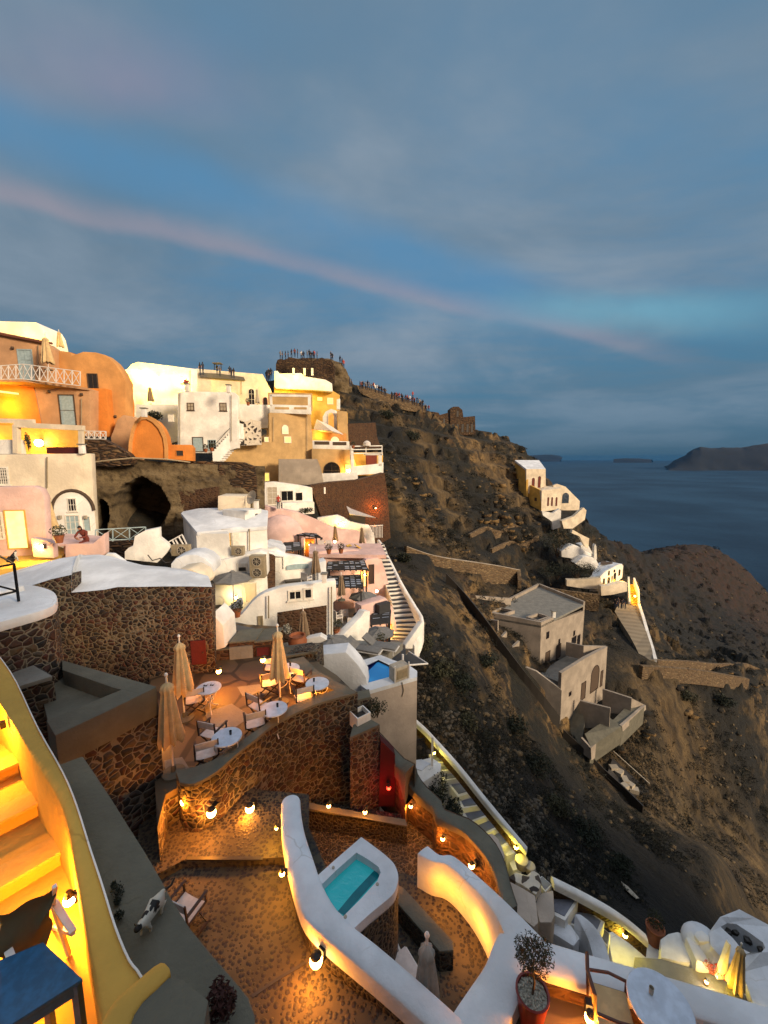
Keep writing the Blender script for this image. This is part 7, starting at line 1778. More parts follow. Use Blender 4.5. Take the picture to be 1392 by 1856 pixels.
# pergola building with white posts
gb, fgb = mass('glass_house', 'low white house with glass front and white posts below the tan building', 'house', [(476,876),(500,874),(545,880),(566,884),(568,930),(500,924),(478,920)], 43.5, 45.5, 2, 'white_plaster', bevel=0.03)
window(gb, fgb, 509, 889, 532, 908, grid=(2, 1)); window(gb, fgb, 535, 892, 549, 908, grid=(1, 1)); window(gb, fgb, 484, 882, 503, 915, grid=(2, 3), pane='ac_metal')
m_ = MB(); frect(m_, fgb, *fgb.rect(510, 909, 566, 930), 0.0, 1.2); m_.build('parapet', 'white_plaster', gb)
shrub(PY(553, 931, 43), 0.6, 'dark potted plants on the pink wall top', 'foliage_dark', 500, 0.09, (1.5, 0.6, 0.7))
cwp, fcwp = mass('white_wall', 'white curving parapet lit yellow below the brown wall', 'wall', [(574,939),(611,934),(622,938),(635,946),(652,950),(669,953),(678,970),(680,985),(664,990),(655,975),(640,962),(612,958),(580,950)], 45.0, 45.5, 0.8, 'white_plaster', bevel=0.06)
lamp(fcwp.P(618, 948, 0.1), fcwp.n, 420, 'flood lamp yellowing the curved white parapet', rad=0.14, mat='bulb_hot', color=(1, 0.55, 0.03), out=0.4)
q_ = [PY(x, y, Y) for x, y, Y in [(628,917,46),(637,922,45.5),(681,938,43.5),(634,932,45)]]
m_ = MB(); m_.prism([v - Vector((0, 0, 0.06)) for v in q_], q_); o = m_.build('shade_sail', 'white_canvas'); setp(o, 'pointed white shade sail against the brown wall', 'awning')
mass('dark_room', 'dark open kiosk under the pointed white sail', 'kiosk', [(633,930),(662,936),(662,952),(633,948)], 45.8, 46, 0.5, 'grille_dark', bevel=0)
rl4 = thing('railing', 'white picket railing at the top of the striped stairs', 'railing', PY(685, 975, 44)); f_ = Face(PY(672, 960, 44), PY(695, 960, 44.5))
m_ = MB()
for k in range(9): p_ = f_.P(672 + k * 2.6, 954, 0); m_.bar(p_, p_ - Vector((0, 0, 1.3)), 0.07)
m_.bar(f_.P(671, 953, 0), f_.P(694, 952, 0), 0.09); m_.build('picket', 'white_metal', rl4)

# ---- castle ruin crag on the summit
def crag(name, label, base_pts, Yc, depth, mat='cliff_rock', amp=0.8, kind='structure', n=60, mrows=26):
    """free-standing rock mass: skyline px outline swept round in depth"""
    xs = [p[0] for p in base_pts]; f = Face(PY(min(xs), 700, Yc), PY(max(xs), 700, Yc)); vs = []; fs = []
    tp = lerp(base_pts); x0, x1 = min(xs), max(xs)
    K = 2 * n
    for j in range(mrows + 1):
        for k in range(K):
            a = 2 * PI * k / K; u = 0.5 - 0.5 * math.cos(a) ; x = x0 + (x1 - x0) * u
            out = -depth * 0.5 + depth * 0.5 * math.copysign(abs(math.sin(a)) ** 0.6, -math.sin(a) * -1)
            q, zt = f.hit(x, tp(x)); zb = zt - 10
            z = zt + (zb - zt) * j / mrows
            grow = 1 + 0.04 * j / mrows
            nn = amp * noise.fractal(Vector((q * 0.35, out * 0.35, z * 0.5)), 0.8, 2.1, 5)
            vs.append(f.pt(q + nn * 0.4, z, (out + nn) * grow))
    for j in range(mrows):
        for k in range(K): a, d = j * K + k, j * K + (k + 1) % K; fs.append((a, d, d + K, a + K))
    fs.append(tuple(range(K)))
    m_ = MB(); m_.faces(vs, fs); o = m_.build(name, mat, smooth=True, nonorm=False); setp(o, label, kind=kind); return o
crag('castle_crag', 'ruined castle rock rising over the village', [(500,652),(515,648),(540,649),(570,649),(600,650),(618,656),(628,672),(636,690)], 92, 9)
cs, fcs = mass('castle_ruin', 'crumbling castle wall of brown rubble on the summit', 'ruin', [(500,660),(503,652),(510,650),(516,653),(524,647),(533,649),(541,652),(548,648),(560,650),(567,654),(575,650),(584,648),(592,652),(600,652),(607,664),(606,690),(598,700),(545,700),(500,675)], 87, 88, 2.5, 'dry_wall', bevel=0)
sl_, fsl = mass('retaining_wall', 'long pale stone wall stepping down the ridge below the crowd', 'wall', [(640,697),(665,701),(700,712),(706,714),(730,722),(760,731),(773,737),(773,748),(740,745),(700,735),(660,716),(640,705)], 99, 107, 1.0, 'hill_wall', bevel=0)
# ruins on the ridge
for k, (pts, Y0, lab) in enumerate([([(816,742),(822,737),(831,737),(838,743),(840,756),(861,754),(862,788),(820,790),(816,770)], 112, 'ruined house gable with a round top and empty window'), ([(783,746),(795,748),(797,752),(812,748),(814,784),(800,790),(784,770)], 110, 'broken stone wall left of the ruined gable')]):
    r1, fr1 = mass('ruin', lab, 'ruin', pts, Y0, Y0 + 1, 2.5, 'dry_wall', bevel=0)
    if k == 0:
        window(r1, fr1, 827, 744, 832, 756, pane='grille_dark', frame='dry_wall', grid=None, sill=False)
        for x in (821, 829, 838, 847, 855): window(r1, fr1, x - 2, 768, x + 3, 784, pane='grille_dark', frame='dry_wall', grid=None, sill=False, name='opening')
    else: window(r1, fr1, 803, 758, 807, 775, pane='grille_dark', frame='dry_wall', grid=None, sill=False, name='opening')
# ================================================================ HILLSIDE BUILDINGS AND PATHS ON THE RIGHT
def G(px, py, y0=19.0, y1=330.0):
    """where the sight line meets the hillside"""
    r = ray(px, py); y = y0
    while y < y1:
        if r.z * y < TZ(r.x * y, y):
            a, c = y - y * 0.01, y
            for _ in range(12):
                m = (a + c) / 2
                if r.z * m < TZ(r.x * m, m): c = m
                else: a = m
            return r * c
        y *= 1.01
    return r * y1
def wallpath(name, label, pts, w, h, mat, Ys=None, below=2.5, cap=None):
    P_ = [G(x, y) for x, y in pts] if Ys is None else [PY(x, y, Y) for (x, y), Y in zip(pts, Ys)]
    t = thing(name, label, 'wall', P_[len(P_) // 2])
    top = [p + Vector((0, 0, h)) if Ys is None else p for p in P_]
    top = [Vector(p) for p in smoothpath(top, 3)]
    m_ = MB(); sweep(m_, top, w, h + below, round_top=False); m_.build('wall', mat, t)
    if cap: m_ = MB(); sweep(m_, [p + Vector((0, 0, 0.08)) for p in top], w * 1.15, 0.1, round_top=False); m_.build('coping', cap, t)
    return t
YS[0] = 1.0
# ---- unfinished grey-beige villa
vl_ = thing('grey_villa', 'flat-roofed grey-beige villa with dark doors stepping down the slope', 'house', PY(980, 1216, 52))
GB = 'grey_beige_plaster'
FL = Face(PY(873, 1107, 55.5), PY(981, 1128, 52)); FR = Face(PY(981, 1128, 52), PY(1058, 1107, 60))
zlo = -34
def fac(f, pts, depth, mat=GB, name='wall', zl=None, par=vl_, bevel=0):
    q = [f.hit(x, y) for x, y in pts]
    if zl is not None: q[-1] = (q[-1][0], zl); q[-2] = (q[-2][0], zl)
    m_ = MB(); fplate(m_, f, q, 0, -depth); return m_.build(name, mat, par, bevel=bevel)
fac(FL, [(873,1107),(981,1128),(979,1216),(873,1160)], 0.35, zl=zlo); fac(FR, [(981,1128),(1003,1118),(1005,1126),(1058,1107),(1056,1166),(979,1216)], 0.35, zl=zlo)
zr = zat(981, 1128, 52) - 0.5
def up(px, py, Y, z): p = PY(px, py, Y); return Vector((p.x, p.y, z))
rq = [up(873, 1107, 55.5, zr), up(981, 1128, 52, zr), up(1058, 1107, 60, zr), up(975, 1091, 69, zr)]
m_ = MB(); m_.prism([v - Vector((0, 0, 0.3)) for v in rq], rq); m_.build('roof', 'concrete_light', vl_)
for a_, c_ in ((rq[2], rq[3]), (rq[3], rq[0])):
    m_ = MB(); sweep(m_, [a_ + Vector((0, 0, 0.5)), c_ + Vector((0, 0, 0.5))], 0.35, 8, False); m_.build('parapet', GB, vl_)
for pts in ([(890,1108),(912,1113),(932,1106),(908,1101)], [(955,1118),(975,1124),(995,1117),(975,1111)]):
    cc_ = [PZ(x, y, zr + 0.45) for x, y in pts]; cm = sum(cc_, Vector()) / 4
    for i in range(4):
        m_ = MB(); sweep(m_, [cc_[i], cc_[(i + 1) % 4]], 0.25, 0.5, False); m_.build('skylight_rim', GB, vl_)
    m_ = MB(); m_.prism([Vector((v.x, v.y, zr)) for v in cc_], [Vector((v.x, v.y, zr + 0.05)) for v in cc_]); m_.build('skylight_well', 'grille_dark', vl_)
def op(f, x0, y0, x1, y1, arc=False, par=vl_, nm='door', pane='bark'):
    window(par, f, x0, y0, x1, y1, arc=arc, pane=pane, frame='dark_wood', grid=None, sill=False, fw=0.07, name=nm)
op(FR, 988, 1181, 996, 1212); op(FR, 1008, 1168, 1016, 1192)
for r_ in ((990,1145,995,1157),(1012,1158,1015,1166),(1036,1154,1044,1167),(1046,1151,1051,1169),(1039,1143,1042,1152)): op(FR, *r_, nm='window', pane='dark_glass')
FR2 = Face(PY(1018, 1218, 46.5), PY(1101, 1171, 54)); FL2 = Face(PY(937, 1203, 49), PY(1018, 1220, 46.5))
fac(FR2, [(1018,1220),(1045,1203),(1062,1192),(1101,1172),(1098,1245),(1014,1331)], 0.4, zl=-42); fac(FL2, [(937,1203),(972,1217),(1018,1251),(1016,1331),(937,1240)], 0.35, zl=-42)
op(FR2, 1071, 1207, 1085, 1251, arc=True); op(FR2, 1053, 1237, 1061, 1267); op(FR2, 1088, 1216, 1092, 1243, nm='window'); op(FR2, 1031, 1254, 1035, 1261, nm='window', pane='dark_glass')
tq = [PY(940,1206,50.2), PY(1018,1238,48), PY(1060,1200,51.5), PY(1100,1184,55.4), PY(1058,1170,59), PY(980,1216,51.6)]
m_ = MB(); m_.prism([v - Vector((0, 0, 2)) for v in tq], tq); m_.build('terrace', 'concrete_light', vl_)
def lowwall(pts, Y0, Y1, d=0.3, mat=GB, name='garden_wall'):
    xs = [p[0] for p in pts]; f = Face(PY(min(xs), pts[0][1], Y0), PY(max(xs), pts[1][1], Y1)); return fac(f, pts, d, mat, name)
lowwall([(1026,1164),(1058,1171),(1057,1196),(1025,1188)], 55, 52.5); lowwall([(1058,1171),(1101,1172),(1100,1182),(1058,1194)], 52.5, 54.2)
lowwall([(873,1121),(902,1125),(902,1152),(880,1145)], 53, 51.5); lowwall([(902,1162),(919,1145),(919,1170),(905,1178)], 50.5, 51.5); lowwall([(925,1177),(942,1162),(938,1203),(926,1195)], 49.5, 51)
YS[0] = 1.06
lowwall([(1051,1270),(1106,1284),(1104,1318),(1050,1320)], 45.5, 43.5); lowwall([(1092,1249),(1145,1266),(1143,1297),(1092,1290)], 49, 47)
lowwall([(1127,1316),(1170,1278),(1171,1286),(1129,1326)], 43.5, 48.5); lowwall([(1071,1356),(1116,1318),(1116,1343),(1073,1378)], 41.2, 44); lowwall([(1053,1337),(1071,1356),(1072,1378),(1053,1364)], 42.4, 41.2); lowwall([(1145,1266),(1171,1279),(1170,1287),(1144,1290)], 47.5, 48.6)
for pts in ([(1060,1330,42.6),(1071,1354,41.4),(1127,1316,43.6),(1104,1300,45)], [(1104,1312,44),(1127,1320,43.6),(1168,1282,48),(1140,1276,48.5)], [(1016,1290,46.2),(1016,1331,44.6),(1053,1350,42.6),(1060,1310,44),(1050,1270,47)]):
    q_ = [PY(*p_) for p_ in pts]; m_ = MB(); m_.prism([v - Vector((0, 0, 2.5)) for v in q_], q_); m_.build('terrace', 'concrete', vl_)
YS[0] = 0.95
mass('tan_wall', 'long low tan plaster wall behind the grey-beige villa', 'wall', [(832,1078),(926,1085),(926,1100),(862,1110),(845,1096)], 58, 63, 0.4, 'grey_beige_plaster', bevel=0)
YS[0] = 0.97
# long stone terrace walls across the slope
wallpath('hillside_wall', 'long pale stone terrace wall above the grey-beige villa', [(735,990),(790,1008),(860,1019),(905,1026),(940,1033)], 0.6, 0.5, 'hill_wall', [57, 60, 64, 68, 71], 3.6, cap='grey_beige_plaster')
wallpath('hillside_wall', 'short return of the terrace wall above the dark bushes', [(940,1031),(941,1040),(942,1052)], 0.6, 0.5, 'hill_wall', [71, 69.5, 68], 3)
wallpath('hillside_wall', 'rubble wall between the villa and the white hilltop house', [(1000,1066),(1040,1072),(1086,1077)], 0.6, 0.9, 'hill_wall', [80, 79, 78], 2.6)
wallpath('hillside_wall', 'ragged pale stone wall along the saddle path', [(1162,1207),(1200,1209),(1260,1214),(1310,1222),(1355,1230)], 0.6, 0.6, 'hill_wall', [62, 64, 68, 72, 76], 2.0, cap='hill_wall')
wallpath('hillside_wall', 'upper ragged stone wall bordering the saddle path', [(1190,1196),(1250,1198),(1300,1203),(1356,1203),(1392,1222)], 0.6, 0.7, 'hill_wall', [66, 72, 78, 84, 86], 2.0)
wallpath('hillside_wall', 'zigzag stone wall near the hillside terraces', [(850,975),(880,960),(905,968),(930,955),(965,975)], 0.5, 0.7, 'hill_wall')
wallpath('hillside_wall', 'second zigzag stone wall lower on the rocky slope', [(890,1000),(925,985),(945,990),(975,975)], 0.5, 0.6, 'hill_wall')
wallpath('screen_fence', 'tall black netting fence running down beside the villa', [(808,1058),(840,1092),(875,1136),(910,1185),(950,1238),(985,1282),(1013,1318)], 0.15, 1.5, 'grille_dark', None, 0.8)
wallpath('screen_fence', 'black netting fence continuing below the villa terraces', [(1020,1335),(1055,1368),(1095,1408),(1130,1440),(1165,1475)], 0.15, 1.0, 'grille_dark', None, 0.8)
YS[0] = 1.0
tr_ = thing('trench_pool', 'dark fenced yard with pale stacked slabs below the villa', 'yard', PY(1120, 1410, 40))
q_ = [G(1110,1378), G(1098,1412), G(1140,1450), G(1176,1438)]
q_ = [v + Vector((0, 0, 0.3)) for v in q_]; m_ = MB(); m_.prism([v - Vector((0, 0, 0.8)) for v in q_], q_); m_.build('pad', 'grille_dark', tr_)
m_ = MB(); m_.bar(q_[0] + Vector((0, 0, 1)), q_[3] + Vector((0, 0, 1)), 0.1); m_.build('rail', 'ac_metal', tr_)
for k, (x, y) in enumerate(((1112,1400),(1122,1408),(1132,1422),(1140,1430),(1148,1440),(1130,1434))):
    p = G(x, y); m_ = MB(); m_.box(p + Vector((0, 0, 0.6)), (1.0, 0.7, 0.5), k * 0.7); m_.build('slab', 'ac_metal', tr_)
# ---- path with white parapet and the stairs glowing orange
pth = [(1122,1092),(1142,1095),(1158,1099),(1165,1122),(1172,1146),(1180,1170),(1186,1196),(1164,1198),(1152,1172),(1140,1150),(1126,1128),(1114,1108)]
Yp = [79, 79, 79, 75, 71, 67, 63.5, 63.5, 66.5, 69.5, 73, 76.5]
q_ = [PY(x, y, Y) for (x, y), Y in zip(pth, Yp)]
tri = tessellate_polygon([q_]); m_ = MB(); n_ = len(q_); m_.faces(q_ + [v - Vector((0, 0, 3.5)) for v in q_], [tuple(t_) for t_ in tri] + [(i, (i + 1) % n_, n_ + (i + 1) % n_, n_ + i) for i in range(n_)])
m, b, p = newmat('path_steps')
v = wpos(b); wv = b.add('ShaderNodeTexWave', wave_type='BANDS', bands_direction='Y'); b.put(wv.inputs['Vector'], v); wv.inputs['Scale'].default_value = 0.28; wv.inputs['Distortion'].default_value = 1.2
b.put(p.inputs['Base Color'], b.mix(b.math('MULTIPLY', wv.outputs['Fac'], b.noise(v, 1.2, 4)), (0.20, 0.165, 0.115), (0.10, 0.08, 0.055))); p.inputs['Roughness'].default_value = 0.9
o = m_.build('path', 'path_steps'); setp(o, 'wide stepped path leading up to the glowing stairs', kind='structure')
wallpath('path_parapet', 'curving white parapet on the sea side of the stepped path', [(1158,1094),(1166,1118),(1174,1146),(1182,1172),(1188,1194)], 0.5, 0.8, 'white_plaster', [79, 75, 71, 67, 63.5], 2)
ls = thing('stairway', 'stairs glowing orange at the top of the stepped path', 'stairs', PY(1150, 1098, 79.5))
for k in range(9):
    t_ = k / 9; a_ = PY(1142 + 0 * k, 1097 - t_ * 42, 79.5 + 3.6 * t_); c_ = PY(1157 - 6 * t_, 1097 - t_ * 42, 79.5 + 3.6 * t_)
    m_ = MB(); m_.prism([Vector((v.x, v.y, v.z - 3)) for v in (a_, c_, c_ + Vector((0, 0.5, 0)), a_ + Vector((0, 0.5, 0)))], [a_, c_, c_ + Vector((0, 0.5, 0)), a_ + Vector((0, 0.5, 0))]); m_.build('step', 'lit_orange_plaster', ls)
for xs in ([(1141,1096,79.4),(1140,1075,81),(1139,1050,83)], [(1158,1098,79.4),(1157,1075,81),(1149,1052,83)]):
    m_ = MB(); sweep(m_, [PY(*a_) + Vector((0, 0, 0.6)) for a_ in xs], 0.35, 2.5, False); m_.build('side_wall', 'white_plaster', ls)
lamp(PY(1150, 1080, 80), (0, -1, 0), 500, 'lamp flooding the far stairs with orange', rad=0.2, mat='bulb', color=(1, 0.45, 0.03)); glow_light(PY(1150, 1062, 81), 350, (1, 0.45, 0.03), 0.3)
YS[0] = 0.94
# ---- white house on the saddle
hw = thing('white_house', 'white hilltop house with domed roofs and tall dark windows', 'house', PY(1110, 1062, 84))
F1 = Face(PY(1088, 1050, 83.5), PY(1130, 1030, 88)); fac(F1, [(1088,1045),(1098,1036),(1124,1022),(1130,1025),(1128,1047),(1118,1056),(1091,1063)], 0.5, 'white_plaster', par=hw, bevel=0.1)
for x0, y0, x1, y1 in ((1093,1048,1096,1058),(1101,1046,1105,1060),(1102,1034,1105,1043),(1108,1044,1110,1054),(1112,1038,1116,1055),(1112,1032,1115,1037),(1121,1032,1124,1043)): op(F1, x0, y0, x1, y1, arc=True, par=hw, nm='window', pane='dark_glass')
F2 = Face(PY(1027, 1055, 84), PY(1089, 1055, 83)); fac(F2, [(1027,1051),(1060,1050),(1089,1047),(1089,1068),(1060,1067),(1027,1062)], 1, 'cream_plaster', 'garden_wall', par=hw)
q_ = [PY(x, y, Y) for x, y, Y in [(1070,1046,84.5),(1088,1046,83.6),(1099,1036,85),(1128,1022,89),(1100,1017,93),(1085,1020,92),(1078,1028,89)]]
tri = tessellate_polygon([q_]); m_ = MB(); n_ = len(q_); m_.faces(q_ + [v - Vector((0, 0, 3)) for v in q_], [tuple(t_) for t_ in tri] + [(i, (i + 1) % n_, n_ + (i + 1) % n_, n_ + i) for i in range(n_)]); m_.build('roof', 'white_cool', hw)
for pts, Y0 in (([(1017,999),(1030,990),(1040,988),(1052,992),(1062,1000),(1073,1004),(1072,1014),(1056,1027),(1044,1026),(1034,1012),(1018,1010)], 90), ([(1042,1022),(1056,1010),(1066,1008),(1080,1012),(1086,1024),(1078,1034),(1056,1030)], 88), ([(1052,988),(1066,986),(1071,996),(1076,1004),(1056,1006)], 93)):
    xs = [p_[0] for p_ in pts]; f = Face(PY(min(xs), 1005, Y0), PY(max(xs), 1005, Y0)); fac(f, pts, 2.5, 'white_plaster', 'vault', par=hw, bevel=0.25)
m_ = MB(); f = Face(PY(1076, 1000, 88), PY(1082, 1000, 88)); fplate(m_, f, [f.hit(x, y) for x, y in [(1077,1014),(1077,990),(1079,986),(1081,990),(1082,1014)]], 0, -0.8); m_.build('belfry', 'white_plaster', hw)
q_ = [PY(x, y, Y) for x, y, Y in [(1088,1023,89),(1110,1022,90),(1112,1019,92),(1090,1018,92)]]; m_ = MB(); m_.prism(q_, [v + Vector((0, 0, 0.1)) for v in q_]); m_.build('roof_terrace', 'bark', hw)
glow_light(PY(1126, 1050, 83), 320, (1, 0.6, 0.08), 0.3)
mass('pink_wall', 'pinkish curved wall below the white hilltop house', 'wall', [(1089,1062),(1100,1062),(1125,1055),(1137,1056),(1137,1072),(1110,1078),(1090,1080)], 81, 81.5, 1, 'cream_plaster')
YS[0] = 0.865
# ---- yellow villa at the cape
ye = thing('cape_villa', 'tall yellow villa with arched windows on the cape', 'house', PY(980, 924, 116))
FA = Face(PY(933, 870, 126), PY(954, 870, 118)); FB = Face(PY(954, 870, 118), PY(989, 868, 119))
fac(FA, [(933,834),(954,850),(954,903),(933,897)], 0.5, 'yellow_plaster', par=ye); fac(FB, [(954,850),(989,850),(989,890),(954,895)], 0.5, 'cream_plaster', par=ye)  # yellow side face, cream front: shaded and sunlit sides put into the plaster
FC = Face(PY(940, 900, 122), PY(982, 905, 114)); FD = Face(PY(982, 905, 114), PY(1017, 905, 116))
fac(FC, [(940,868),(954,876),(982,890),(981,926),(940,905)], 0.5, 'yellow_plaster', par=ye); fac(FD, [(982,889),(1017,885),(1017,922),(981,928)], 1.0, 'cream_plaster', par=ye)  # lower storey likewise coloured darker on the side away from the sun
q_ = [PY(933,834,126), PY(954,850,118), PY(989,850,119), PY(977,834,128)]; m_ = MB(); m_.prism([v - Vector((0, 0, 0.5)) for v in q_], q_); m_.build('roof', 'white_cool', ye)
q_ = [PY(975,887,117.5), PY(982,889,114), PY(1017,885,116), PY(1014,880,119), PY(989,881,119.5)]; m_ = MB(); m_.prism([v - Vector((0, 0, 0.5)) for v in q_], q_); m_.build('roof', 'cream_plaster', ye)
for r_ in ((964,866,969,882),(975,863,980,884)): op(FB, *r_, arc=True, par=ye, nm='window', pane='cloth_maroon')
for x in (992, 999, 1007): op(FD, x, 901, x + 3, 917, arc=True, par=ye, nm='window', pane='cloth_maroon')
op(FC, 969, 902, 973, 908, par=ye, nm='window')
yr2, fy2 = mass('arched_wall', 'sloping cream wall with a big arch at the cape villa', 'wall', [(1003,880),(1010,877),(1025,882),(1038,895),(1051,908),(1050,925),(1017,925),(1003,905)], 117.5, 119, 0.8, 'cream_plaster')
m_ = MB(); fplate(m_, fy2, arch(*fy2.rect(1019, 893, 1031, 912)), 0.0, 0.05); m_.build('arch_recess', 'sea', yr2)
mass('stair_wall', 'cream stair wall descending from the cape villa toward the sea', 'wall', [(1018,944),(1040,936),(1058,920),(1063,925),(1060,942),(1038,958),(1022,958)], 108, 110, 0.8, 'cream_plaster', bevel=0)
mass('white_wall', 'pale gate walls below the cape villa', 'wall', [(982,926),(1002,930),(1014,922),(1017,926),(1016,956),(1002,960),(1000,945),(984,934)], 111, 111.5, 0.8, 'white_plaster', bevel=0)
mass('cream_wall', 'slim cream garden wall above the white hilltop house', 'wall', [(1038,960),(1052,968),(1068,976),(1066,994),(1060,990),(1050,972),(1036,966)], 98, 99, 0.6, 'cream_plaster', bevel=0)
YS[0] = 0.93
def bigbush(px, py, Y, r_, lab, sc=(1.3, 1, 0.8), mat='foliage_dark', n=1200):
    p = PY(px, py, Y) if Y else G(px, py); shrub(p, r_, lab, mat, n, max(0.10, r_ * 0.055), sc, 'tree_clump' if r_ > 1.5 else 'shrub', 'tree' if r_ > 1.5 else 'shrub')
bigbush(1045, 1050, 85.5, 2.6, 'dark tree clump in front of the white hilltop house', (1.6, 1, 0.8))
bigbush(1072, 1042, 84.5, 1.5, 'round dark tree against the blue-white roof of the hilltop house', (1, 1, 1))
bigbush(1058, 975, 104, 2.0, 'dark spiky tree below the cape villa')
bigbush(1010, 1010, 92, 3.5, 'dark wooded clump on the slope left of the hilltop house', (1.2, 1, 1.0), n=1600)
bigbush(1010, 1050, 88, 2.8, 'lower dark bushes under the wooded clump', (1.6, 1, 0.7), n=1400)
shrub(PY(802, 1500, 14), 0.01, 'x') if False else None
# ================================================================ LOWER RIGHT: STEEP STAIRS, WHITE HOUSES
ds = thing('cliff_stairs', 'whitewashed cliff stairs with grey-blue treads dropping beside the dark shrub', 'stairs', PZ(860, 1480, -18))
TRD = [([(782,1368),(800,1366),(810,1378),(788,1380)],-15.5),([(792,1384),(812,1381),(822,1392),(798,1395)],-15.75),([(802,1402),(822,1398),(831,1408),(808,1411)],-16.0),([(816,1419),(835,1414),(849,1433),(831,1438)],-16.3),([(835,1449),(859,1446),(866,1457),(841,1461)],-16.6),
       ([(841,1469),(872,1465),(883,1475),(851,1487)],-16.9),([(861,1492),(891,1486),(902,1496),(878,1508)],-17.2),([(892,1512),(904,1506),(925,1522),(908,1531)],-17.5)]
for pts, z in TRD:
    q_ = [PZ(x, y, z) for x, y in pts]; c_ = sum(q_, Vector()) / 4
    big = [c_ + (v - c_) * 1.42 for v in q_]
    m_ = MB(); m_.prism([Vector((v.x, v.y, z - 1.8)) for v in big], [Vector((v.x, v.y, z - 0.03)) for v in big]); m_.build('step', 'white_plaster', ds, bevel=0.03)
    m_ = MB(); m_.prism([Vector((v.x, v.y, z - 0.04)) for v in q_], q_); m_.build('tread', 'step_grey', ds)
for pts, z in (([(905,1530),(922,1524),(935,1545),(918,1552)], -17.9), ([(918,1552),(936,1546),(946,1572),(930,1578)], -18.3)):
    q_ = [PZ(x, y, z) for x, y in pts]; m_ = MB(); m_.prism([Vector((v.x, v.y, z - 1.5)) for v in q_], q_); m_.build('step', 'white_plaster', ds, bevel=0.03)
sp2 = thing('stair_parapet', 'long white parapet along the outer side of the cliff stairs', 'wall', PZ(870, 1430, -16.5))
m_ = MB(); sweep(m_, [PZ(*p_) for p_ in smoothpath([(748,1300,-14.0),(770,1320,-14.3),(785,1336,-14.5),(830,1386,-15.0),(880,1448,-15.7),(930,1508,-16.4),(955,1537,-16.8)], 3)], 0.24, 0.3, True); m_.build('coping', 'white_plaster', sp2, smooth=True)
m_ = MB(); sweep(m_, [PZ(x, y, z - 0.12) for x, y, z in [(748,1300,-14.0),(770,1320,-14.3),(785,1336,-14.5),(830,1386,-15.0),(880,1448,-15.7),(930,1508,-16.4),(955,1537,-16.8)]], 0.16, 0.75, False); m_.build('body', 'brown_wall', sp2)
gl = thing('landing_block', 'white landing block with pale square hatch beside the tower', 'landing', PZ(770, 1410, -16))
q_ = [PZ(x, y, -14.6) for x, y in [(750,1428),(798,1398),(800,1384),(782,1372),(750,1380)]]; m_ = MB(); m_.prism([Vector((v.x, v.y, -17.5)) for v in q_], q_); m_.build('block', 'white_plaster', gl, bevel=0.06)
q_ = [PZ(x, y, -14.55) for x, y in [(750,1378),(764,1376),(780,1384),(764,1396),(750,1392)]]; m_ = MB(); m_.prism([v - Vector((0, 0, 0.06)) for v in q_], q_); m_.build('hatch', 'white_cool', gl)
p = PZ(783, 1388, -14.6); m_ = MB(); m_.bar(p, p + Vector((0, 0, 1.5)), 0.09); m_.build('post', 'white_metal', gl)
gt = thing('iron_gate', 'black barred gate between tower and white post', 'gate', PZ(760, 1376, -14.6))
a_, c_ = PZ(751, 1374, -14.6), PZ(770, 1370, -14.6)
m_ = MB()
for k in range(9): p = a_.lerp(c_, k / 8); m_.bar(p, p + Vector((0, 0, 0.95)), 0.03)
m_.bar(a_ + Vector((0, 0, 0.95)), c_ + Vector((0, 0, 0.95)), 0.035); m_.build('bars', 'black_metal', gt)
YL = (1.0, 0.80, 0.08)
def ylamp(px, py, z, n, lab, pw=26): return lamp(PZ(px, py, z), n, pw, lab, color=YL, mat='bulb_yellow', rad=0.09, group='yellow stair lamps', name='stair_lamp', out=0.12)
ylamp(789, 1362, -14.9, (-0.7, -0.6, 0), 'yellow lamp at the top of the cliff stairs')
ylamp(939, 1533, -16.9, (-0.8, -0.5, 0), 'yellow lamp at the bottom of the cliff stairs', 40)
ylamp(1136, 1692, -19.3, (-0.8, -0.5, 0), 'yellow lamp on the lowest white landing', 55)
shrub(PZ(795, 1470, -16.4), 1.0, 'black leafy shrub between the winding wall and cliff stairs', 'foliage_dark', 2600, 0.07, (1.0, 1.4, 1.0))
shrub(PZ(826, 1500, -16.6), 0.75, 'smaller black shrub touching the cliff stairs', 'foliage_dark', 1600, 0.07, (0.8, 1.2, 1.0))
# buildings below the winding wall
def blk2(name, label, pts, z, h, mat, bevel=0.05, cat='building', group=None):
    q_ = [PZ(x, y, z) for x, y in pts]; m_ = MB(); m_.prism([Vector((v.x, v.y, z - h)) for v in q_], q_); o = m_.build(name, mat, bevel=bevel); setp(o, label, cat, group); return o
blk2('white_wall', 'beige curved wall end at the foot of the cliff stairs', [(876,1512),(893,1508),(905,1520),(915,1545),(915,1575),(913,1606),(900,1580),(888,1545)], -14.6, 3.5, 'tower_plaster', 0.12, 'wall')
blk2('flat_roof', 'olive-beige flat roof just below the winding wall', [(914,1592),(945,1608),(970,1623),(976,1672),(968,1680),(930,1652),(915,1620)], -15.5, 4, 'tower_plaster', 0.04, 'roof')
blk2('rubble_wall', 'whitewashed wall dotted with dark stones by the lamp', [(920,1590),(935,1580),(955,1586),(966,1576),(978,1584),(982,1600),(972,1622),(950,1606)], -16.8, 3, 'spotted_rubble', 0.05, 'wall')
bd = thing('blue_door', 'dark blue plank door below the spotted white wall', 'door', PZ(986, 1668, -19)); f = Face(PZ(974, 1650, -18.5), PZ(997, 1650, -18.5)); s0, z0, s1, z1 = f.rect(975, 1628, 997, 1668)
for k in range(6): m_ = MB(); frect(m_, f, s0 + (s1 - s0) * k / 6 + 0.01, z0, s0 + (s1 - s0) * (k + 1) / 6, z1, 0, 0.05); m_.build('plank', 'blue_door', bd)
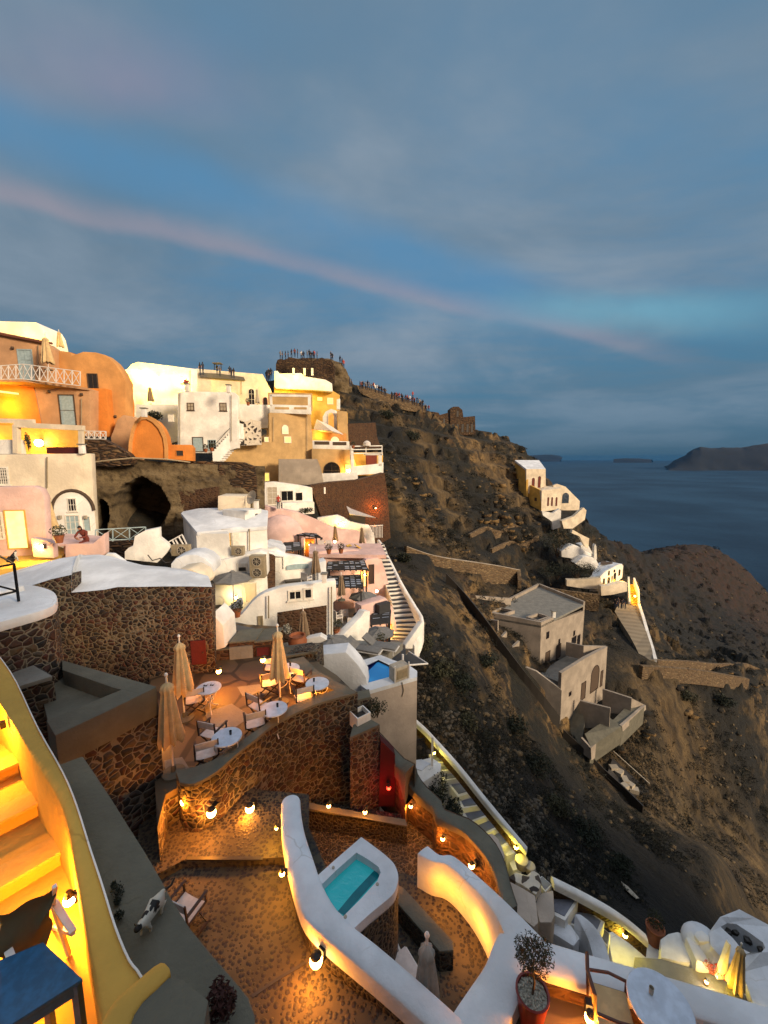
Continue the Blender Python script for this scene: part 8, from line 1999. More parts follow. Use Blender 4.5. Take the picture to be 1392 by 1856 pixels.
blk2('white_house', 'low whitewashed house around the dark blue door', [(966,1622),(1003,1612),(1006,1660),(1000,1672),(978,1672)], -17.2, 4, 'tower_plaster', 0.08, 'house')
ds2 = thing('cliff_stairs', 'lower flight of grey-blue treads edged in white below the spotted wall', 'stairs', PZ(1040, 1650, -19))
for pts, z in (([(974,1594),(983,1589),(998,1602),(988,1612)], -17.4), ([(1000,1616),(1021,1616),(1042,1631),(1023,1660),(1003,1650)], -18.0), ([(1047,1640),(1089,1669),(1082,1685),(1036,1672)], -18.6), ([(1092,1682),(1104,1692),(1101,1711),(1086,1696)], -19.2)):
    q_ = [PZ(x, y, z) for x, y in pts]; c_ = sum(q_, Vector()) / len(q_); big = [c_ + (v - c_) * 1.28 for v in q_]
    m_ = MB(); m_.prism([Vector((v.x, v.y, z - 3)) for v in big], [Vector((v.x, v.y, z - 0.03)) for v in big]); m_.build('step', 'white_plaster', ds2, bevel=0.03)
    m_ = MB(); m_.prism([Vector((v.x, v.y, z - 0.04)) for v in q_], q_); m_.build('tread', 'step_grey', ds2)
sp3 = thing('stair_parapet', 'white parapet beside the lower flight and yellow lamp', 'wall', PZ(1100, 1640, -18))
m_ = MB(); sweep(m_, [PZ(*p_) for p_ in smoothpath([(1002,1592,-17.0),(1050,1616,-17.6),(1108,1648,-18.2),(1140,1670,-18.8),(1172,1697,-19.4)], 3)], 0.34, 0.35, True); m_.build('coping', 'white_plaster', sp3, smooth=True)
m_ = MB(); sweep(m_, [PZ(x, y, z - 0.14) for x, y, z in [(1002,1592,-17.0),(1050,1616,-17.6),(1108,1648,-18.2),(1140,1670,-18.8),(1172,1697,-19.4)]], 0.2, 0.9, False); m_.build('body', 'brown_wall', sp3)
cw3 = thing('white_wall', 'curved grey-white wall fin below the lower flight', 'wall', PZ(1070, 1700, -19))
m_ = MB(); ribbon(m_, zp([(1053,1657,-17.8),(1075,1675,-18.0),(1095,1705,-18.3),(1107,1745,-18.6)]), zp([(1042,1657,-17.8),(1056,1680,-18.0),(1068,1706,-18.3),(1078,1745,-18.6)]), -22, 0.03); m_.build('wall', 'white_cool', cw3, smooth=True)
blk2('landing', 'pale landing lit yellow by the lowest stair lamp', [(1100,1690),(1130,1684),(1180,1712),(1215,1735),(1260,1775),(1180,1770),(1110,1745)], -20.6, 3, 'white_plaster', 0.05, 'landing')
blk2('terrace_floor', 'grey floor strip behind the long white terrace wall', [(1150,1735),(1200,1738),(1300,1770),(1392,1800),(1500,1860),(1392,1880),(1150,1800)], -19.7, 2, 'concrete_light', 0.0, 'floor')
blk2('white_wall', 'pale angular wall under the lower flight', [(1000,1660),(1035,1676),(1052,1700),(1040,1715),(1000,1690)], -18.4, 3, 'white_cool', 0.08, 'wall')
# pot, lumps and big vault
p = PZ(1188, 1680, -19.8); t = thing('clay_pot', 'terracotta pot with dark plant beside the white parapet end', 'pot', (p.x, p.y, -20.6))
m_ = MB(); m_.lathe((p.x, p.y, 0), [(0.22, -20.6), (0.32, -20.0), (0.36, -19.85), (0.36, -19.78), (0.30, -19.78), (0.28, -19.9)], 24); m_.build('vessel', 'terracotta', t, smooth=True)
m_ = MB(); leafball(m_, (p.x, p.y, -19.45), 0.34, 420, 0.05); m_.build('foliage', 'foliage_dark', t, nomerge=True, nonorm=True)
def lump(label, pts, z, h, mat='white_plaster', name='white_wall', cat='wall'):
    return blk2(name, label, pts, z, h, mat, 0.22, cat)
lump('rounded whitewashed mass nearest the terracotta pot', [(1196,1700),(1210,1690),(1228,1686),(1245,1694),(1262,1712),(1280,1740),(1240,1745),(1196,1735)], -19.6, 3)
lump('whitewashed shoulder between the pot and the vaulted roof', [(1240,1694),(1256,1698),(1275,1722),(1290,1745),(1262,1742)], -19.2, 3)
lump('jagged white crest against the dark slope', [(1256,1692),(1268,1676),(1282,1690),(1292,1706),(1268,1708)], -19.0, 3)
vh = thing('vaulted_house', 'big white vaulted house with a dark oval opening at the lower right', 'house', PZ(1340, 1760, -22))
q_ = [PZ(x, y, z) for x, y, z in [(1285,1690,-18.9),(1305,1662,-18.7),(1340,1648,-18.6),(1370,1664,-18.7),(1400,1680,-18.8),(1500,1720,-19),(1500,1900,-19.5),(1392,1880,-19.4),(1362,1810,-19.3),(1346,1762,-19.2),(1310,1738,-19.1),(1288,1714,-19.0)]]
c_ = sum(q_, Vector()) / len(q_)
hole = [PZ(x, y, -18.85) for x, y in [(1306,1680),(1318,1673),(1335,1675),(1358,1690),(1383,1708),(1387,1718),(1380,1726),(1360,1727),(1343,1718),(1328,1700)]]
tri = tessellate_polygon([q_, hole]); m_ = MB(); n_, nh = len(q_), len(hole)
m_.faces(q_ + hole, [tuple(t_) for t_ in tri]); m_.faces(q_ + [v - Vector((0, 0, 4)) for v in q_], [(i, (i + 1) % n_, n_ + (i + 1) % n_, n_ + i) for i in range(n_)]); m_.faces(hole + [v - Vector((0, 0, 0.9)) for v in hole], [(i, (i + 1) % nh, nh + (i + 1) % nh, nh + i) for i in range(nh)])
m_.build('roof', 'white_cool', vh); m_ = MB(); m_.poly([v - Vector((0, 0, 0.85)) for v in hole]); m_.build('hole_floor', 'cloth_grey', vh)
m_ = MB()
for k in range(16):
    t_ = k / 16; a = hole[int(t_ * nh)].lerp(c_, 0.03); m_.ico(a - Vector((0, 0, 0.35)), 0.15, 1, 0.3)
m_.build('rubble_rim', 'grille_dark', vh)
m_ = MB(); m_.ico(PZ(1270, 1706, -19.5), 0.62, 3, 0, (1.1, 1.0, 0.8)); m_.build('dome', 'white_cool', vh, smooth=True)
t_ = closed_parasol('yellow-orange closed parasol in front of the big white vault', 2.2, 'beige_canvas', r_=0.22, low=0.15); t_.location = PZ(1331, 1803, -19.5)
glow_light(PZ(1312, 1790, -18.9), 34, (1, 0.62, 0.05), 0.2)
sk = thing('lit_wall_fin', 'narrow pointed white wall blazing yellow beside the orange parasol', 'wall', PZ(1308, 1775, -21))
m_ = MB(); a_, c_ = PZ(1300, 1775, -19.4), PZ(1316, 1776, -19.4); tp = PV(c_, 1712); m_.prism([a_, c_, tp, tp - Vector((0.05, 0, 0))], [v + Vector((0, 0.15, 0)) for v in (a_, c_, tp, tp - Vector((0.05, 0, 0)))]); m_.build('wall', 'white_plaster', sk)
shrub(PZ(1294, 1765, -19.5), 0.3, 'red flowers glowing beside the pointed lit wall', 'cloth_red', 260, 0.05)
glow_light(PZ(1300, 1772, -19.1), 26, (1, 0.72, 0.08), 0.1)
candle(PZ(1280, 1784, -19.68), 10, 'small white lantern on the grey floor strip', mat='bulb', color=(1, 0.9, 0.8))
q_ = [G(x, y) + Vector((0, 0, 0.25)) for x, y in [(1125,1602),(1138,1612),(1158,1633),(1152,1634),(1132,1616)]]; m_ = MB(); m_.prism([v - Vector((0, 0, 0.05)) for v in q_], q_); o = m_.build('metal_sheet', 'ac_metal'); setp(o, 'thin pale sheet lying on the dark slope above the pot', 'sheet')
for k, (x, y, r_) in enumerate([(945,1572,0.3),(960,1580,0.24)]):
    m_ = MB(); p = PZ(x, y, -17.6); m_.lathe(p, [(r_ * .7, 0), (r_, r_), (r_ * .9, r_ * 1.3), (r_ * .6, r_ * 1.4)], 18); o = m_.build('clay_jar', 'ac_metal', smooth=True); setp(o, ['grey round jar by the yellow stair lamp, larger of two', 'grey round jar by the yellow stair lamp, smaller of two'][k], 'jar', 'jars by the stair lamp')
# ================================================================ PEOPLE, CATS, SCATTER
def skinned(name, label, cat, joints, edges, radii, mats, loc, parent=None, lv=2, group=None):
    me = bpy.data.meshes.new(name); me.from_pydata([Vector(j) for j in joints], edges, [])
    o = bpy.data.objects.new(name, me); COL.objects.link(o); o.location = loc
    md = o.modifiers.new('skin', 'SKIN'); me.skin_vertices[0].data[0].use_root = True
    for i, r_ in enumerate(radii):
        me.skin_vertices[0].data[i].radius = r_ if isinstance(r_, tuple) else (r_, r_)
    sb = o.modifiers.new('sub', 'SUBSURF'); sb.levels = lv; sb.render_levels = lv
    me.materials.append(MAT[mats])
    if parent is not None: o.parent = parent; o.location = (0, 0, 0)
    if label: setp(o, label, cat, group)
    return o
def bake(o):
    dg = bpy.context.evaluated_depsgraph_get(); me = bpy.data.meshes.new_from_object(o.evaluated_get(dg)); o.modifiers.clear(); o.data = me
    for pl in me.polygons: pl.use_smooth = True
    return o
def head_mesh(c, yaw=0.0, tilt=0.0, s=1.0, hair='hair_dark', parent=None, longh=False):
    """head with nose, brow, ears; hair as a cap"""
    M = Matrix.Rotation(yaw, 3, 'Z') @ Matrix.Rotation(tilt, 3, 'X'); c = Vector(c)
    bm = bmesh.new(); bmesh.ops.create_icosphere(bm, subdivisions=3, radius=1)
    def shape(v):
        x, y, z = v.x * 0.078 * s, v.y * 0.095 * s, v.z * 0.115 * s
        if z < 0: x *= 1 + z * 2.2 / s; 
        if y < -0.05 * s and abs(x) < 0.016 * s and -0.03 * s < z < 0.02 * s: y -= 0.022 * s
        if y < -0.05 * s and 0.012 * s < abs(x) < 0.045 * s and 0.0 < z < 0.03 * s: y += 0.008 * s
        if y < -0.05 * s and abs(x) < 0.025 * s and -0.068 * s < z < -0.05 * s: y -= 0.006 * s
        return Vector((x, y, z))
    m_ = MB(); vs = [c + M @ shape(v.co) for v in bm.verts]; bm.verts.index_update(); m_.faces(vs, [[v.index for v in f.verts] for f in bm.faces])
    for sx in (-1, 1): m_.ico(c + M @ Vector((sx * 0.078 * s, 0.005, -0.005)), 0.02 * s, 1, 0, (0.5, 1, 1.4))
    m_.build('head', 'skin', parent, smooth=True, nomerge=True)
    m_ = MB(); vs = []; 
    for v in bm.verts:
        q_ = v.co; k = 1.13 + 0.03 * noise.noise(q_ * 4)
        if q_.y < -0.35 and q_.z < 0.45: k = 0.9
        if longh and q_.y > 0.1 and q_.z < 0: p_ = Vector((q_.x * 0.095 * s, q_.y * 0.105 * s, q_.z * 0.26 * s))
        elif q_.z < -0.3 and not longh: k = 0.9; p_ = shape(q_) * k
        else: p_ = shape(q_) * k
        vs.append(c + M @ p_)
    m_.faces(vs, [[v.index for v in f.verts] for f in bm.faces]); m_.build('hair', hair, parent, smooth=True)
    bm.free()
# ---- seated woman leaning over the pink table (about 21 m away)
wp = PY(150, 985, 20.6)
pw = thing('person', 'brown-haired person in maroon leaning on crossed arms over the pink table', 'person', wp)
S_ = lambda x, y, z: (wp.x + x, wp.y + y, wp.z + z)
J = [(0.05,0.25,0.02),(0.03,0.18,0.30),(0.0,0.08,0.56),(0.0,0.02,0.70),(-0.20,0.06,0.58),(-0.30,-0.08,0.34),(-0.05,-0.26,0.26),(0.20,0.06,0.58),(0.28,-0.10,0.36),(0.02,-0.24,0.32),(0.10,-0.05,0.0),(0.12,-0.30,0.12),(0.10,-0.36,-0.25)]
E_ = [(0,1),(1,2),(2,3),(2,4),(4,5),(5,6),(2,7),(7,8),(8,9),(0,10),(10,11),(11,12)]
Rr_ = [(0.17,0.13),(0.15,0.11),(0.16,0.11),0.055,0.065,0.05,0.032,0.065,0.05,0.032,0.10,0.075,0.05]
o = skinned('torso', None, None, [tuple(Vector(S_(*j)) - ORG[pw.name]) for j in J], E_, Rr_, 'cloth_maroon', (0, 0, 0), pw); bpy.context.view_layer.update(); bake(o)
head_mesh(S_(-0.02, -0.08, 0.78), 0.25, 0.45, 1.0, 'hair_dark', pw, True)
def hand(par, c, d, s=1.0, side=1):
    """palm and five fingers, one connected mesh"""
    c = Vector(c); d = Vector(d).normalized(); x = d.cross(Vector((0, 0, 1))).normalized() * side; up_ = x.cross(d)
    m_ = MB(); m_.tube([c, c + d * 0.045 * s, c + d * 0.085 * s], [0.026 * s, 0.04 * s, 0.036 * s], 8)
    for k, l in enumerate((0.065, 0.078, 0.072, 0.055)):
        a = c + d * 0.08 * s + x * (k - 1.5) * 0.019 * s; m_.tube([a, a + d * l * 0.55 * s - up_ * 0.008, a + d * l * s - up_ * 0.03 * s], [0.0095 * s, 0.0088 * s, 0.006 * s], 6)
    a = c + d * 0.025 * s - x * 0.036 * s; m_.tube([a, a + (d * 0.6 - x) * 0.03 * s, a + (d * 1.2 - x) * 0.045 * s], [0.012 * s, 0.010 * s, 0.007 * s], 6)
    return m_.build('hand', 'skin', par, smooth=True, nomerge=True)
hand(pw, S_(-0.02, -0.27, 0.26), (0.9, -0.2, -0.1)); hand(pw, S_(0.0, -0.25, 0.32), (-0.9, -0.15, 0.0), side=-1)
# ---- red-haired person seated among the white chairs
mp2 = PY(647, 1142, 24.0)
pm = thing('person', 'red-haired person in black bent over a seat on the white terrace', 'person', mp2)
S_ = lambda x, y, z: tuple(Vector((x, y, z)) * 1.05)
J = [(0,0.1,0.45),(-0.02,0.05,0.72),(0.0,-0.06,0.98),(0.03,-0.12,1.10),(-0.19,-0.05,0.95),(-0.25,-0.25,0.74),(0.0,-0.38,0.66),(0.20,-0.05,0.95),(0.30,-0.22,0.72),(0.26,-0.42,0.70),(-0.10,-0.30,0.48),(-0.10,-0.35,0.05),(0.14,-0.30,0.50),(0.16,-0.40,0.05),(-0.10,-0.5,0.03),(0.16,-0.55,0.03)]
E_ = [(0,1),(1,2),(2,3),(2,4),(4,5),(5,6),(2,7),(7,8),(8,9),(0,10),(10,11),(0,12),(12,13),(11,14),(13,15)]
Rr_ = [(0.17,0.13),(0.15,0.11),(0.17,0.11),0.055,0.065,0.048,0.03,0.065,0.048,0.03,0.085,0.05,0.085,0.05,0.04,0.04]
o = skinned('torso', None, None, [S_(*j) for j in J], E_, Rr_, 'cloth_black', (0, 0, 0), pm); bpy.context.view_layer.update(); bake(o)
mpv = ORG[pm.name]
head_mesh(mpv + Vector((0.05, -0.16, 1.26)), -0.4, 0.4, 1.05, 'hair_red', pm, True)
hand(pm, mpv + Vector((0.0, -0.40, 0.69)), (0.3, -1, 0)); hand(pm, mpv + Vector((0.27, -0.44, 0.73)), (-0.2, -1, 0), side=-1)
pm.rotation_euler = (0, 0, 0.5)
# ---- standing figures of the crowd (one body mesh each)
def crowd_body(name, shirt, pose, hairc='hair_dark'):
    a, st_ = pose
    J = [(0,0,0.92),(0,0,1.18),(0,0,1.42),(0,-0.01,1.52),(0,-0.02,1.66),(0,-0.02,1.74),(-0.19,0,1.40),(-0.26,-0.03 - 0.1 * a,1.12),(-0.22,-0.12 - 0.25 * a,0.92 + 0.4 * a),(0.19,0,1.40),(0.27,-0.02,1.12),(0.25,-0.10,0.90),
         (-0.09,0,0.88),(-0.11,-st_,0.48),(-0.11,0.02,0.06),(-0.11,-0.13,0.03),(0.09,0,0.88),(0.11,st_ * 0.5,0.48),(0.12,0.04,0.06),(0.12,-0.11,0.03)]
    E_ = [(0,1),(1,2),(2,3),(3,4),(4,5),(2,6),(6,7),(7,8),(2,9),(9,10),(10,11),(0,12),(12,13),(13,14),(14,15),(0,16),(16,17),(17,18),(18,19)]
    Rr_ = [(0.15,0.11),(0.14,0.10),(0.17,0.10),0.055,0.095,0.07,0.06,0.045,0.035,0.06,0.045,0.035,0.085,0.06,0.042,0.035,0.085,0.06,0.042,0.035]
    o = skinned(name, None, None, J, E_, Rr_, shirt, (0, 0, 0), lv=1); bpy.context.view_layer.update(); bake(o)
    me = o.data
    for mm in ('skin', 'cloth_navy', hairc): me.materials.append(MAT[mm])
    for pl in me.polygons:
        z = pl.center.z
        if z < 0.86: pl.material_index = 2
        elif z > 1.58: pl.material_index = 3 if (pl.center.y > -0.06 or z > 1.73) else 1
        elif z < 1.15 and abs(pl.center.x) > 0.2: pl.material_index = 1
    return o
kinds = [crowd_body('person', c, p_) for c, p_ in (('cloth_black', (0, 0.03)), ('cloth_white', (1, 0.0)), ('cloth_navy', (0.4, 0.1)), ('cloth_grey', (1, 0.05)), ('cloth_red', (0.2, 0.08)), ('cloth_maroon', (0, 0.0)))]
used_k = set()
CL = ['black', 'white', 'navy', 'grey', 'red', 'maroon']
def person_at(p, k, rz, lab, group, s=1.0):
    if k not in used_k: o = kinds[k]; used_k.add(k)
    else: o = kinds[k].copy(); COL.objects.link(o)
    o.location = p; o.rotation_euler = (0, 0, rz); o.scale = (s, s, s); setp(o, lab, 'person', group); return o
rr = random.Random(4)
GC, GR_, GP, GT = 'people standing on the castle rock', 'people lining the ridge wall', 'people gathered at the foot of the glowing stairs', 'people sitting and standing on the village roofs'
wk = [0, 0, 0, 2, 2, 5, 3, 0, 1, 4]
def nth(i): return str(i) + ('th' if 10 < i % 100 < 20 else {1: 'st', 2: 'nd', 3: 'rd'}.get(i % 10, 'th'))
def crowd_line(pts, Ys, n, jit, group, lab, s=1.0):
    for i in range(n):
        t_ = (i + 0.5) / n; x = float(np.interp(t_, np.linspace(0, 1, len(pts)), [p[0] for p in pts])) + rr.uniform(-1.5, 1.5); y = float(np.interp(t_, np.linspace(0, 1, len(pts)), [p[1] for p in pts])); Y = float(np.interp(t_, np.linspace(0, 1, len(Ys)), Ys)) + rr.uniform(-jit, jit)
        k = rr.choice(wk); p = PY(x, y, Y); person_at(p - Vector((0, 0, rr.uniform(0, 0.5))), k, rr.uniform(0, 6.28), lab + ' in ' + CL[k] + ', ' + nth(i + 1) + ' from the left', group, s)
crowd_line([(507,650),(530,647),(560,649),(575,650)], [89, 89], 15, 1.0, GC, 'person on the castle rock')
crowd_line([(598,651),(604,652)], [90, 90], 2, 0.5, GC, 'person near the steep end of the castle rock')
crowd_line([(617,662),(624,664),(612,657)], [92, 92], 3, 0.5, GC, 'person at the right shoulder of the castle rock')
crowd_line([(481,690),(488,688),(492,686)], [80, 82], 5, 0.5, GC, 'person on the outcrop beside the castle', 1.15)
crowd_line([(632,696),(638,702)], [96, 98], 3, 0.5, GR_, 'person where the ridge wall starts')
crowd_line([(652,703),(668,703),(685,709),(700,715)], [100, 103], 24, 0.8, GR_, 'person in the upper ridge crowd')
crowd_line([(708,720),(730,726),(750,731),(768,737)], [105, 108], 30, 0.8, GR_, 'person in the lower ridge line')
person_at(PY(748, 727, 106) + Vector((0, 0, 0.6)), 4, 0.3, 'person in red standing highest above the ridge crowd', GR_)
crowd_line([(762,741),(778,746)], [109, 110], 6, 0.4, GR_, 'person at the seaward ridge end')
crowd_line([(1113,1098),(1122,1099),(1134,1100)], [77, 78], 9, 0.8, GP, 'person grouped atop the stepped path', 1.0)
crowd_line([(361,672),(369,673)], [53, 53], 2, 0.2, GT, 'person on the white roof beside the tiny pergola', 0.85)
crowd_line([(392,675),(399,675)], [54.5, 54.5], 2, 0.2, GT, 'person under the tiny roof pergola', 0.7)
crowd_line([(415,680),(421,680),(425,681)], [53.5, 53.5], 3, 0.2, GT, 'person seated on the roof edge', 0.7)
person_at(PY(505, 922, 42), 4, 0.5, 'person in red by the glass-fronted white house', GT, 0.8)

# ---- cats
def cat_(label, p, heading, pose='walk', s=1.0):
    t = thing('cat', label, 'cat', (0, 0, 0)); t['_local'] = 1
    if pose == 'walk':
        J = [(0,0.0,0.20),(0,0.12,0.205),(0,-0.12,0.21),(0,-0.19,0.23),(0,-0.245,0.255),(0,-0.285,0.245),(0,0.20,0.21),(0,0.28,0.16),(0.02,0.36,0.13),(0.03,0.43,0.17),
             (-0.045,-0.12,0.12),(-0.045,-0.13,0.06),(-0.045,-0.15,0.012),(0.045,-0.12,0.12),(0.045,-0.09,0.06),(0.045,-0.10,0.012),(-0.05,0.14,0.13),(-0.05,0.18,0.075),(-0.05,0.15,0.012),(0.05,0.14,0.13),(0.05,0.11,0.075),(0.05,0.10,0.012)]
        E_ = [(0,1),(0,2),(2,3),(3,4),(4,5),(1,6),(6,7),(7,8),(8,9),(2,10),(10,11),(11,12),(2,13),(13,14),(14,15),(1,16),(16,17),(17,18),(1,19),(19,20),(20,21)]
        Rr_ = [(0.062,0.07),(0.06,0.068),(0.06,0.07),0.042,0.047,0.028,0.035,0.016,0.015,0.012,0.026,0.017,0.017,0.026,0.017,0.017,0.036,0.02,0.018,0.036,0.02,0.018]
        hd = Vector((0, -0.25, 0.262))
    else:
        J = [(0,0.06,0.09),(0,0.03,0.19),(0,-0.02,0.27),(0,-0.05,0.33),(0,-0.09,0.33),(0,0.16,0.03),(0.1,0.18,0.03),(-0.03,-0.06,0.15),(-0.03,-0.07,0.015),(0.03,-0.06,0.15),(0.03,-0.07,0.015)]
        E_ = [(0,1),(1,2),(2,3),(3,4),(0,5),(5,6),(1,7),(7,8),(1,9),(9,10)]
        Rr_ = [(0.085,0.09),0.07,0.05,0.05,0.025,0.018,0.012,0.025,0.018,0.025,0.018]
        hd = Vector((0, -0.055, 0.335))
    o = skinned('body', None, None, J, E_, Rr_, 'fur_white', (0, 0, 0), t); bpy.context.view_layer.update(); bake(o)
    me = o.data; me.materials.append(MAT['fur_black'])
    for pl in me.polygons:
        c = pl.center; blk_ = False
        if pose == 'walk':
            if c.z > 0.17 and (c - Vector((0.03, 0.02, 0.24))).length < 0.062: blk_ = True
            if c.z > 0.17 and (c - Vector((-0.03, -0.10, 0.25))).length < 0.05: blk_ = True
            if c.y > 0.24: blk_ = True
            if c.y < -0.215 and c.z > 0.2 and abs(c.x) < 0.06: blk_ = c.z > 0.235
        else: blk_ = c.y > 0.0 or c.z > 0.33
        pl.material_index = 1 if blk_ else 0
    for sx in (-1, 1):
        m_ = MB(); b0 = hd + Vector((sx * 0.027, 0.005, 0.028)); m_.faces([b0 + Vector((-0.014, 0, 0)), b0 + Vector((0.014, 0, 0)), b0 + Vector((0, 0.012, 0)), b0 + Vector((sx * 0.004, 0, 0.035))], [(0, 1, 3), (1, 2, 3), (2, 0, 3), (0, 2, 1)]); m_.build('ear', 'fur_black', t)
    t.location = p; t.rotation_euler = (0, 0, heading); t.scale = (s, s, s); return t
a_, c_ = PZ(298, 1600, -3.60), PZ(247, 1682, -3.60); d = a_ - c_
cat_('black and white cat walking on the broad grey wall top', ((a_ + c_) / 2 - Vector((0, 0, 0.18))), math.atan2(d.y, d.x) - PI / 2, 'walk', (d.length) / 0.52)
cat_('small dark-backed cat sitting at the yellow courtyard edge', PY(27, 1018, 15.6), 2.6, 'sit', 1.15)

# ---- hillside scatter: loose rocks and low scrub (nobody could count them)
rs = np.random.RandomState(3)
def scatter(name, label, n, tmpl_v, tmpl_f, zones, mat, smin, smax, flatz=1.0, sink=0.3, ymin=21):
    V_, F_ = [], []; base = 0; cnt = 0; tv = np.array(tmpl_v, float); nf = len(tmpl_f[0]); tf = np.array(tmpl_f)
    for (x0, y0, x1, y1, dens) in zones:
        k = int(n * dens)
        for _ in range(k):
            px, py = rs.uniform(x0, x1), rs.uniform(y0, y1)
            p = G(px, py, 20)
            if p.y > 300 or p.z < -110: continue
            if noise.noise(Vector((p.x * 0.12, p.y * 0.12, 7.7))) < -0.05 + rs.uniform(-.25, .25): continue
            s = rs.uniform(smin, smax) ** 1.0 * (0.55 + p.y / 110)
            a = rs.uniform(0, 6.28); c, s_ = math.cos(a), math.sin(a)
            w = tv * (s * rs.uniform(0.7, 1.3, 3)); w = np.stack([w[:, 0] * c - w[:, 1] * s_, w[:, 0] * s_ + w[:, 1] * c, w[:, 2] * flatz], 1) + np.array([p.x, p.y, p.z - s * sink * 0.0])
            V_.append(w); F_.append(tf + base); base += len(tv)
    V_ = np.concatenate(V_); F_ = np.concatenate(F_)
    me = bpy.data.meshes.new(name); me.vertices.add(len(V_)); me.vertices.foreach_set('co', V_.ravel())
    k = F_.shape[1]; me.loops.add(F_.size); me.loops.foreach_set('vertex_index', F_.ravel().astype(np.int32)); me.polygons.add(len(F_)); me.polygons.foreach_set('loop_start', np.arange(0, F_.size, k).astype(np.int32)); me.update(calc_edges=True)
    me.materials.append(MAT[mat]); o = bpy.data.objects.new(name, me); COL.objects.link(o); setp(o, label, kind='stuff'); return o
# leaf tuft template: small leaves filling a low mound
tv, tf = [], []
for i in range(70):
    d = rs.normal(size=3); d /= np.linalg.norm(d); d[2] = abs(d[2]) * 0.8; c = d * (0.4 + 0.6 * rs.rand() ** 0.5)
    a = rs.normal(size=3); a = a / np.linalg.norm(a) * 0.20; e = np.cross(a, rs.normal(size=3)); e = e / np.linalg.norm(e) * 0.10
    b0 = len(tv); tv += [c - a, c + e, c + a]; tf.append([b0, b0 + 1, b0 + 2])
ico = bmesh.new(); bmesh.ops.create_icosphere(ico, subdivisions=1, radius=1.0); ico.verts.index_update()
rv = [np.array(v.co) * rs.uniform(0.65, 1.1) for v in ico.verts]; rf = [[v.index for v in f.verts] for f in ico.faces]; ico.free()
flat('scrub_leaf', (0.014, 0.015, 0.007), 0.95, nscale=0.6, var=0.7); flat('scrub_dry', (0.05, 0.038, 0.017), 0.95, nscale=0.6, var=0.5)
flat('loose_rock', (0.13, 0.092, 0.046), 0.95, nscale=0.5, var=0.6); flat('loose_rock_grey', (0.12, 0.10, 0.072), 0.95, nscale=0.8, var=0.6)
Z_hill = [(640,700,980,1000,0.30),(700,960,1100,1100,0.16),(760,1100,1000,1400,0.22),(860,1330,1200,1640,0.25),(1100,980,1392,1220,0.12),(1140,1210,1392,1640,0.22)]
scatter('scrub', 'dark low scrub covering the caldera slope', 3400, tv, tf, Z_hill, 'scrub_leaf', 0.35, 0.95, 0.8)
scatter('scrub', 'dry tawny scrub scattered on the caldera slope', 900, tv, tf, Z_hill, 'scrub_dry', 0.25, 0.7, 0.7)
scatter('rocks', 'brown loose rocks strewn over the hillside', 1500, rv, rf, Z_hill, 'loose_rock', 0.12, 0.42, 0.7)
scatter('rocks', 'pale rubble on the slope beside the white tower and cliff stairs', 1500, rv, rf, [(757,1240,800,1310,0.12),(775,1290,860,1380,0.3),(840,1360,930,1470,0.3),(900,1450,990,1540,0.2),(960,1540,1060,1600,0.1)], 'loose_rock_grey', 0.08, 0.32, 0.7)
rv = [v_ * rs.uniform(0.6, 1.25) for v_ in rv]
scatter('rocks', 'big rock outcrops jutting from the upper slope', 190, rv, rf, [(640,740,960,960,0.5),(860,840,980,1000,0.2),(700,950,1000,1090,0.15),(1120,1210,1392,1400,0.2)], 'hillside', 0.3, 1.25, 0.5)
for k, (x, y, r_, lab) in enumerate([(800,1225,1.1,'dark bush highest in the gully beside the pool tower'),(835,1255,1.3,'broad dark bush in the gully below the netting fence'),(880,1210,1.2,'dark bush halfway along the netting fence'),(850,1320,1.1,'dark bush above the pale rubble'),(930,1330,1.3,'dark bush in the deep gully'),(970,1400,1.3,'large dark bush lower in the gully'),(1010,1470,1.2,'dark bush near the bottom of the gully'),(1060,1520,1.2,'dark bush under the netting fence end'),(1120,1580,1.0,'dark bush above the white parapet'),
        (770,1175,0.9,'bush just right of the striped stairs foot'),(700,760,1.6,'dark shrub on the upper castle slope'),(745,800,1.9,'dark hollow shrub on the castle slope'),(1245,1270,1.4,'shrub below the saddle path'),(1310,1280,1.6,'shrub on the bright saddle slope'),(735,1020,1.0,'shrub beside the striped stair parapet')]):
    p = G(x, y, 20); shrub(p - Vector((0, 0, 0.2)), r_, lab, 'foliage_dark' if k % 3 else 'foliage_olive', 1100, 0.09 + 0.0012 * p.y, (1.2, 1.0, 0.8))

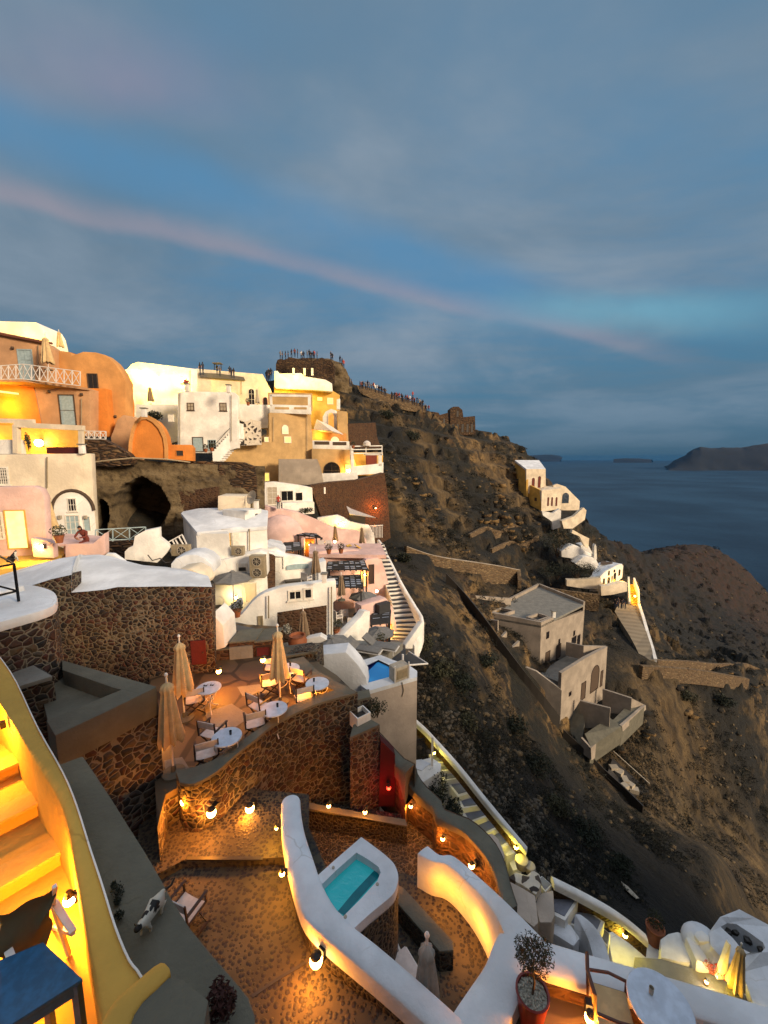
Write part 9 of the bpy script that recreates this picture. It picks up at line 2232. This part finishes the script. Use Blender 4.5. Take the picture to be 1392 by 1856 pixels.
# ---- clutter of the village: drain pipes, chimneys, pots
for f_, pr, xs in ((fwb, wb, [(327,715,818),(420,716,800)]), (ftb, tb, [(495,756,800),(556,756,830)]), (fur, ur, [(438,690,715)]), (fml, mn, [(150,722,770)]), (fm, mn, [(72,626,688)]), (f1_, w1, [(600,1062,1150),(487,1078,1118)]), (fwh, wh, [(88,828,884)]), (f6, w6, [(452,958,1008)]), (fyr, yr, [(345,672,730)])):
    for x, ya, yb in xs:
        m_ = MB(); m_.tube([f_.P(x, ya, 0.16), f_.P(x, yb, 0.16)], 0.035, 6); m_.build('drain_pipe', 'ac_beige', pr)
for x, y, Y, lab in ((150, 822, 25.5, 'chimney at the corner of the tall white house'), (415, 712, 46, 'stub chimney on the square white house'), (340, 710, 46, 'stub chimney near the left edge of the square white house'), (588, 1056, 19.9, 'little chimney on the white house with twin windows'), (465, 922, 27, 'little chimney by the satellite dish'), (505, 922, 43, 'little chimney on the pink house crest'), (262, 756, 30, 'little chimney on the orange vault'), (1003, 1119, 55, 'stub chimney on the grey-beige villa roof')):
    p = PY(x, y, Y); h = 0.012 * Y + 0.2; t = thing('chimney', lab, 'chimney', p)
    m_ = MB(); m_.box(p + Vector((0, 0, h / 2)), (h * 0.5, h * 0.5, h)); m_.build('shaft', 'white_plaster', t, bevel=0.02)
    m_ = MB(); m_.box(p + Vector((0, 0, h * 1.06)), (h * 0.7, h * 0.7, h * 0.12)); m_.build('cap', 'concrete_light', t)
for x, y, Y, lab in ((596, 1004, 32.4, 'plant pot on the pink terrace edge'), (618, 1003, 32.6, 'plant pot beside the upper chequered pergola'), (610, 1150, 22, 'plant pot by the white chairs'), (384, 818, 43.4, 'plant pot by the gridded window of the square house'), (373, 820, 43.4, 'plant pot by the pale blue door'), (450, 735, 50.5, 'plant pot under the arched window'), (108, 984, 19, 'plant pot at the end of the pink table'), (640, 813, 49.6, 'plant pot on the corner terrace'), (690, 1175, 21, 'plant pot beside the striped stair foot'), (430, 1118, 19.5, 'plant pot at the shoulder of the white house')):
    p = PY(x, y, Y); t = thing('plant_pot', lab, 'plant pot', p, 'terracotta plant pots around the village')
    m_ = MB(); m_.lathe(p, [(0.13, 0), (0.2, 0.32), (0.22, 0.36), (0.17, 0.36)], 14); m_.build('pot', 'terracotta', t, smooth=True)
    m_ = MB(); leafball(m_, p + Vector((0, 0, 0.55)), 0.3, 160, 0.07); m_.build('foliage', 'foliage_olive', t, nomerge=True, nonorm=True)
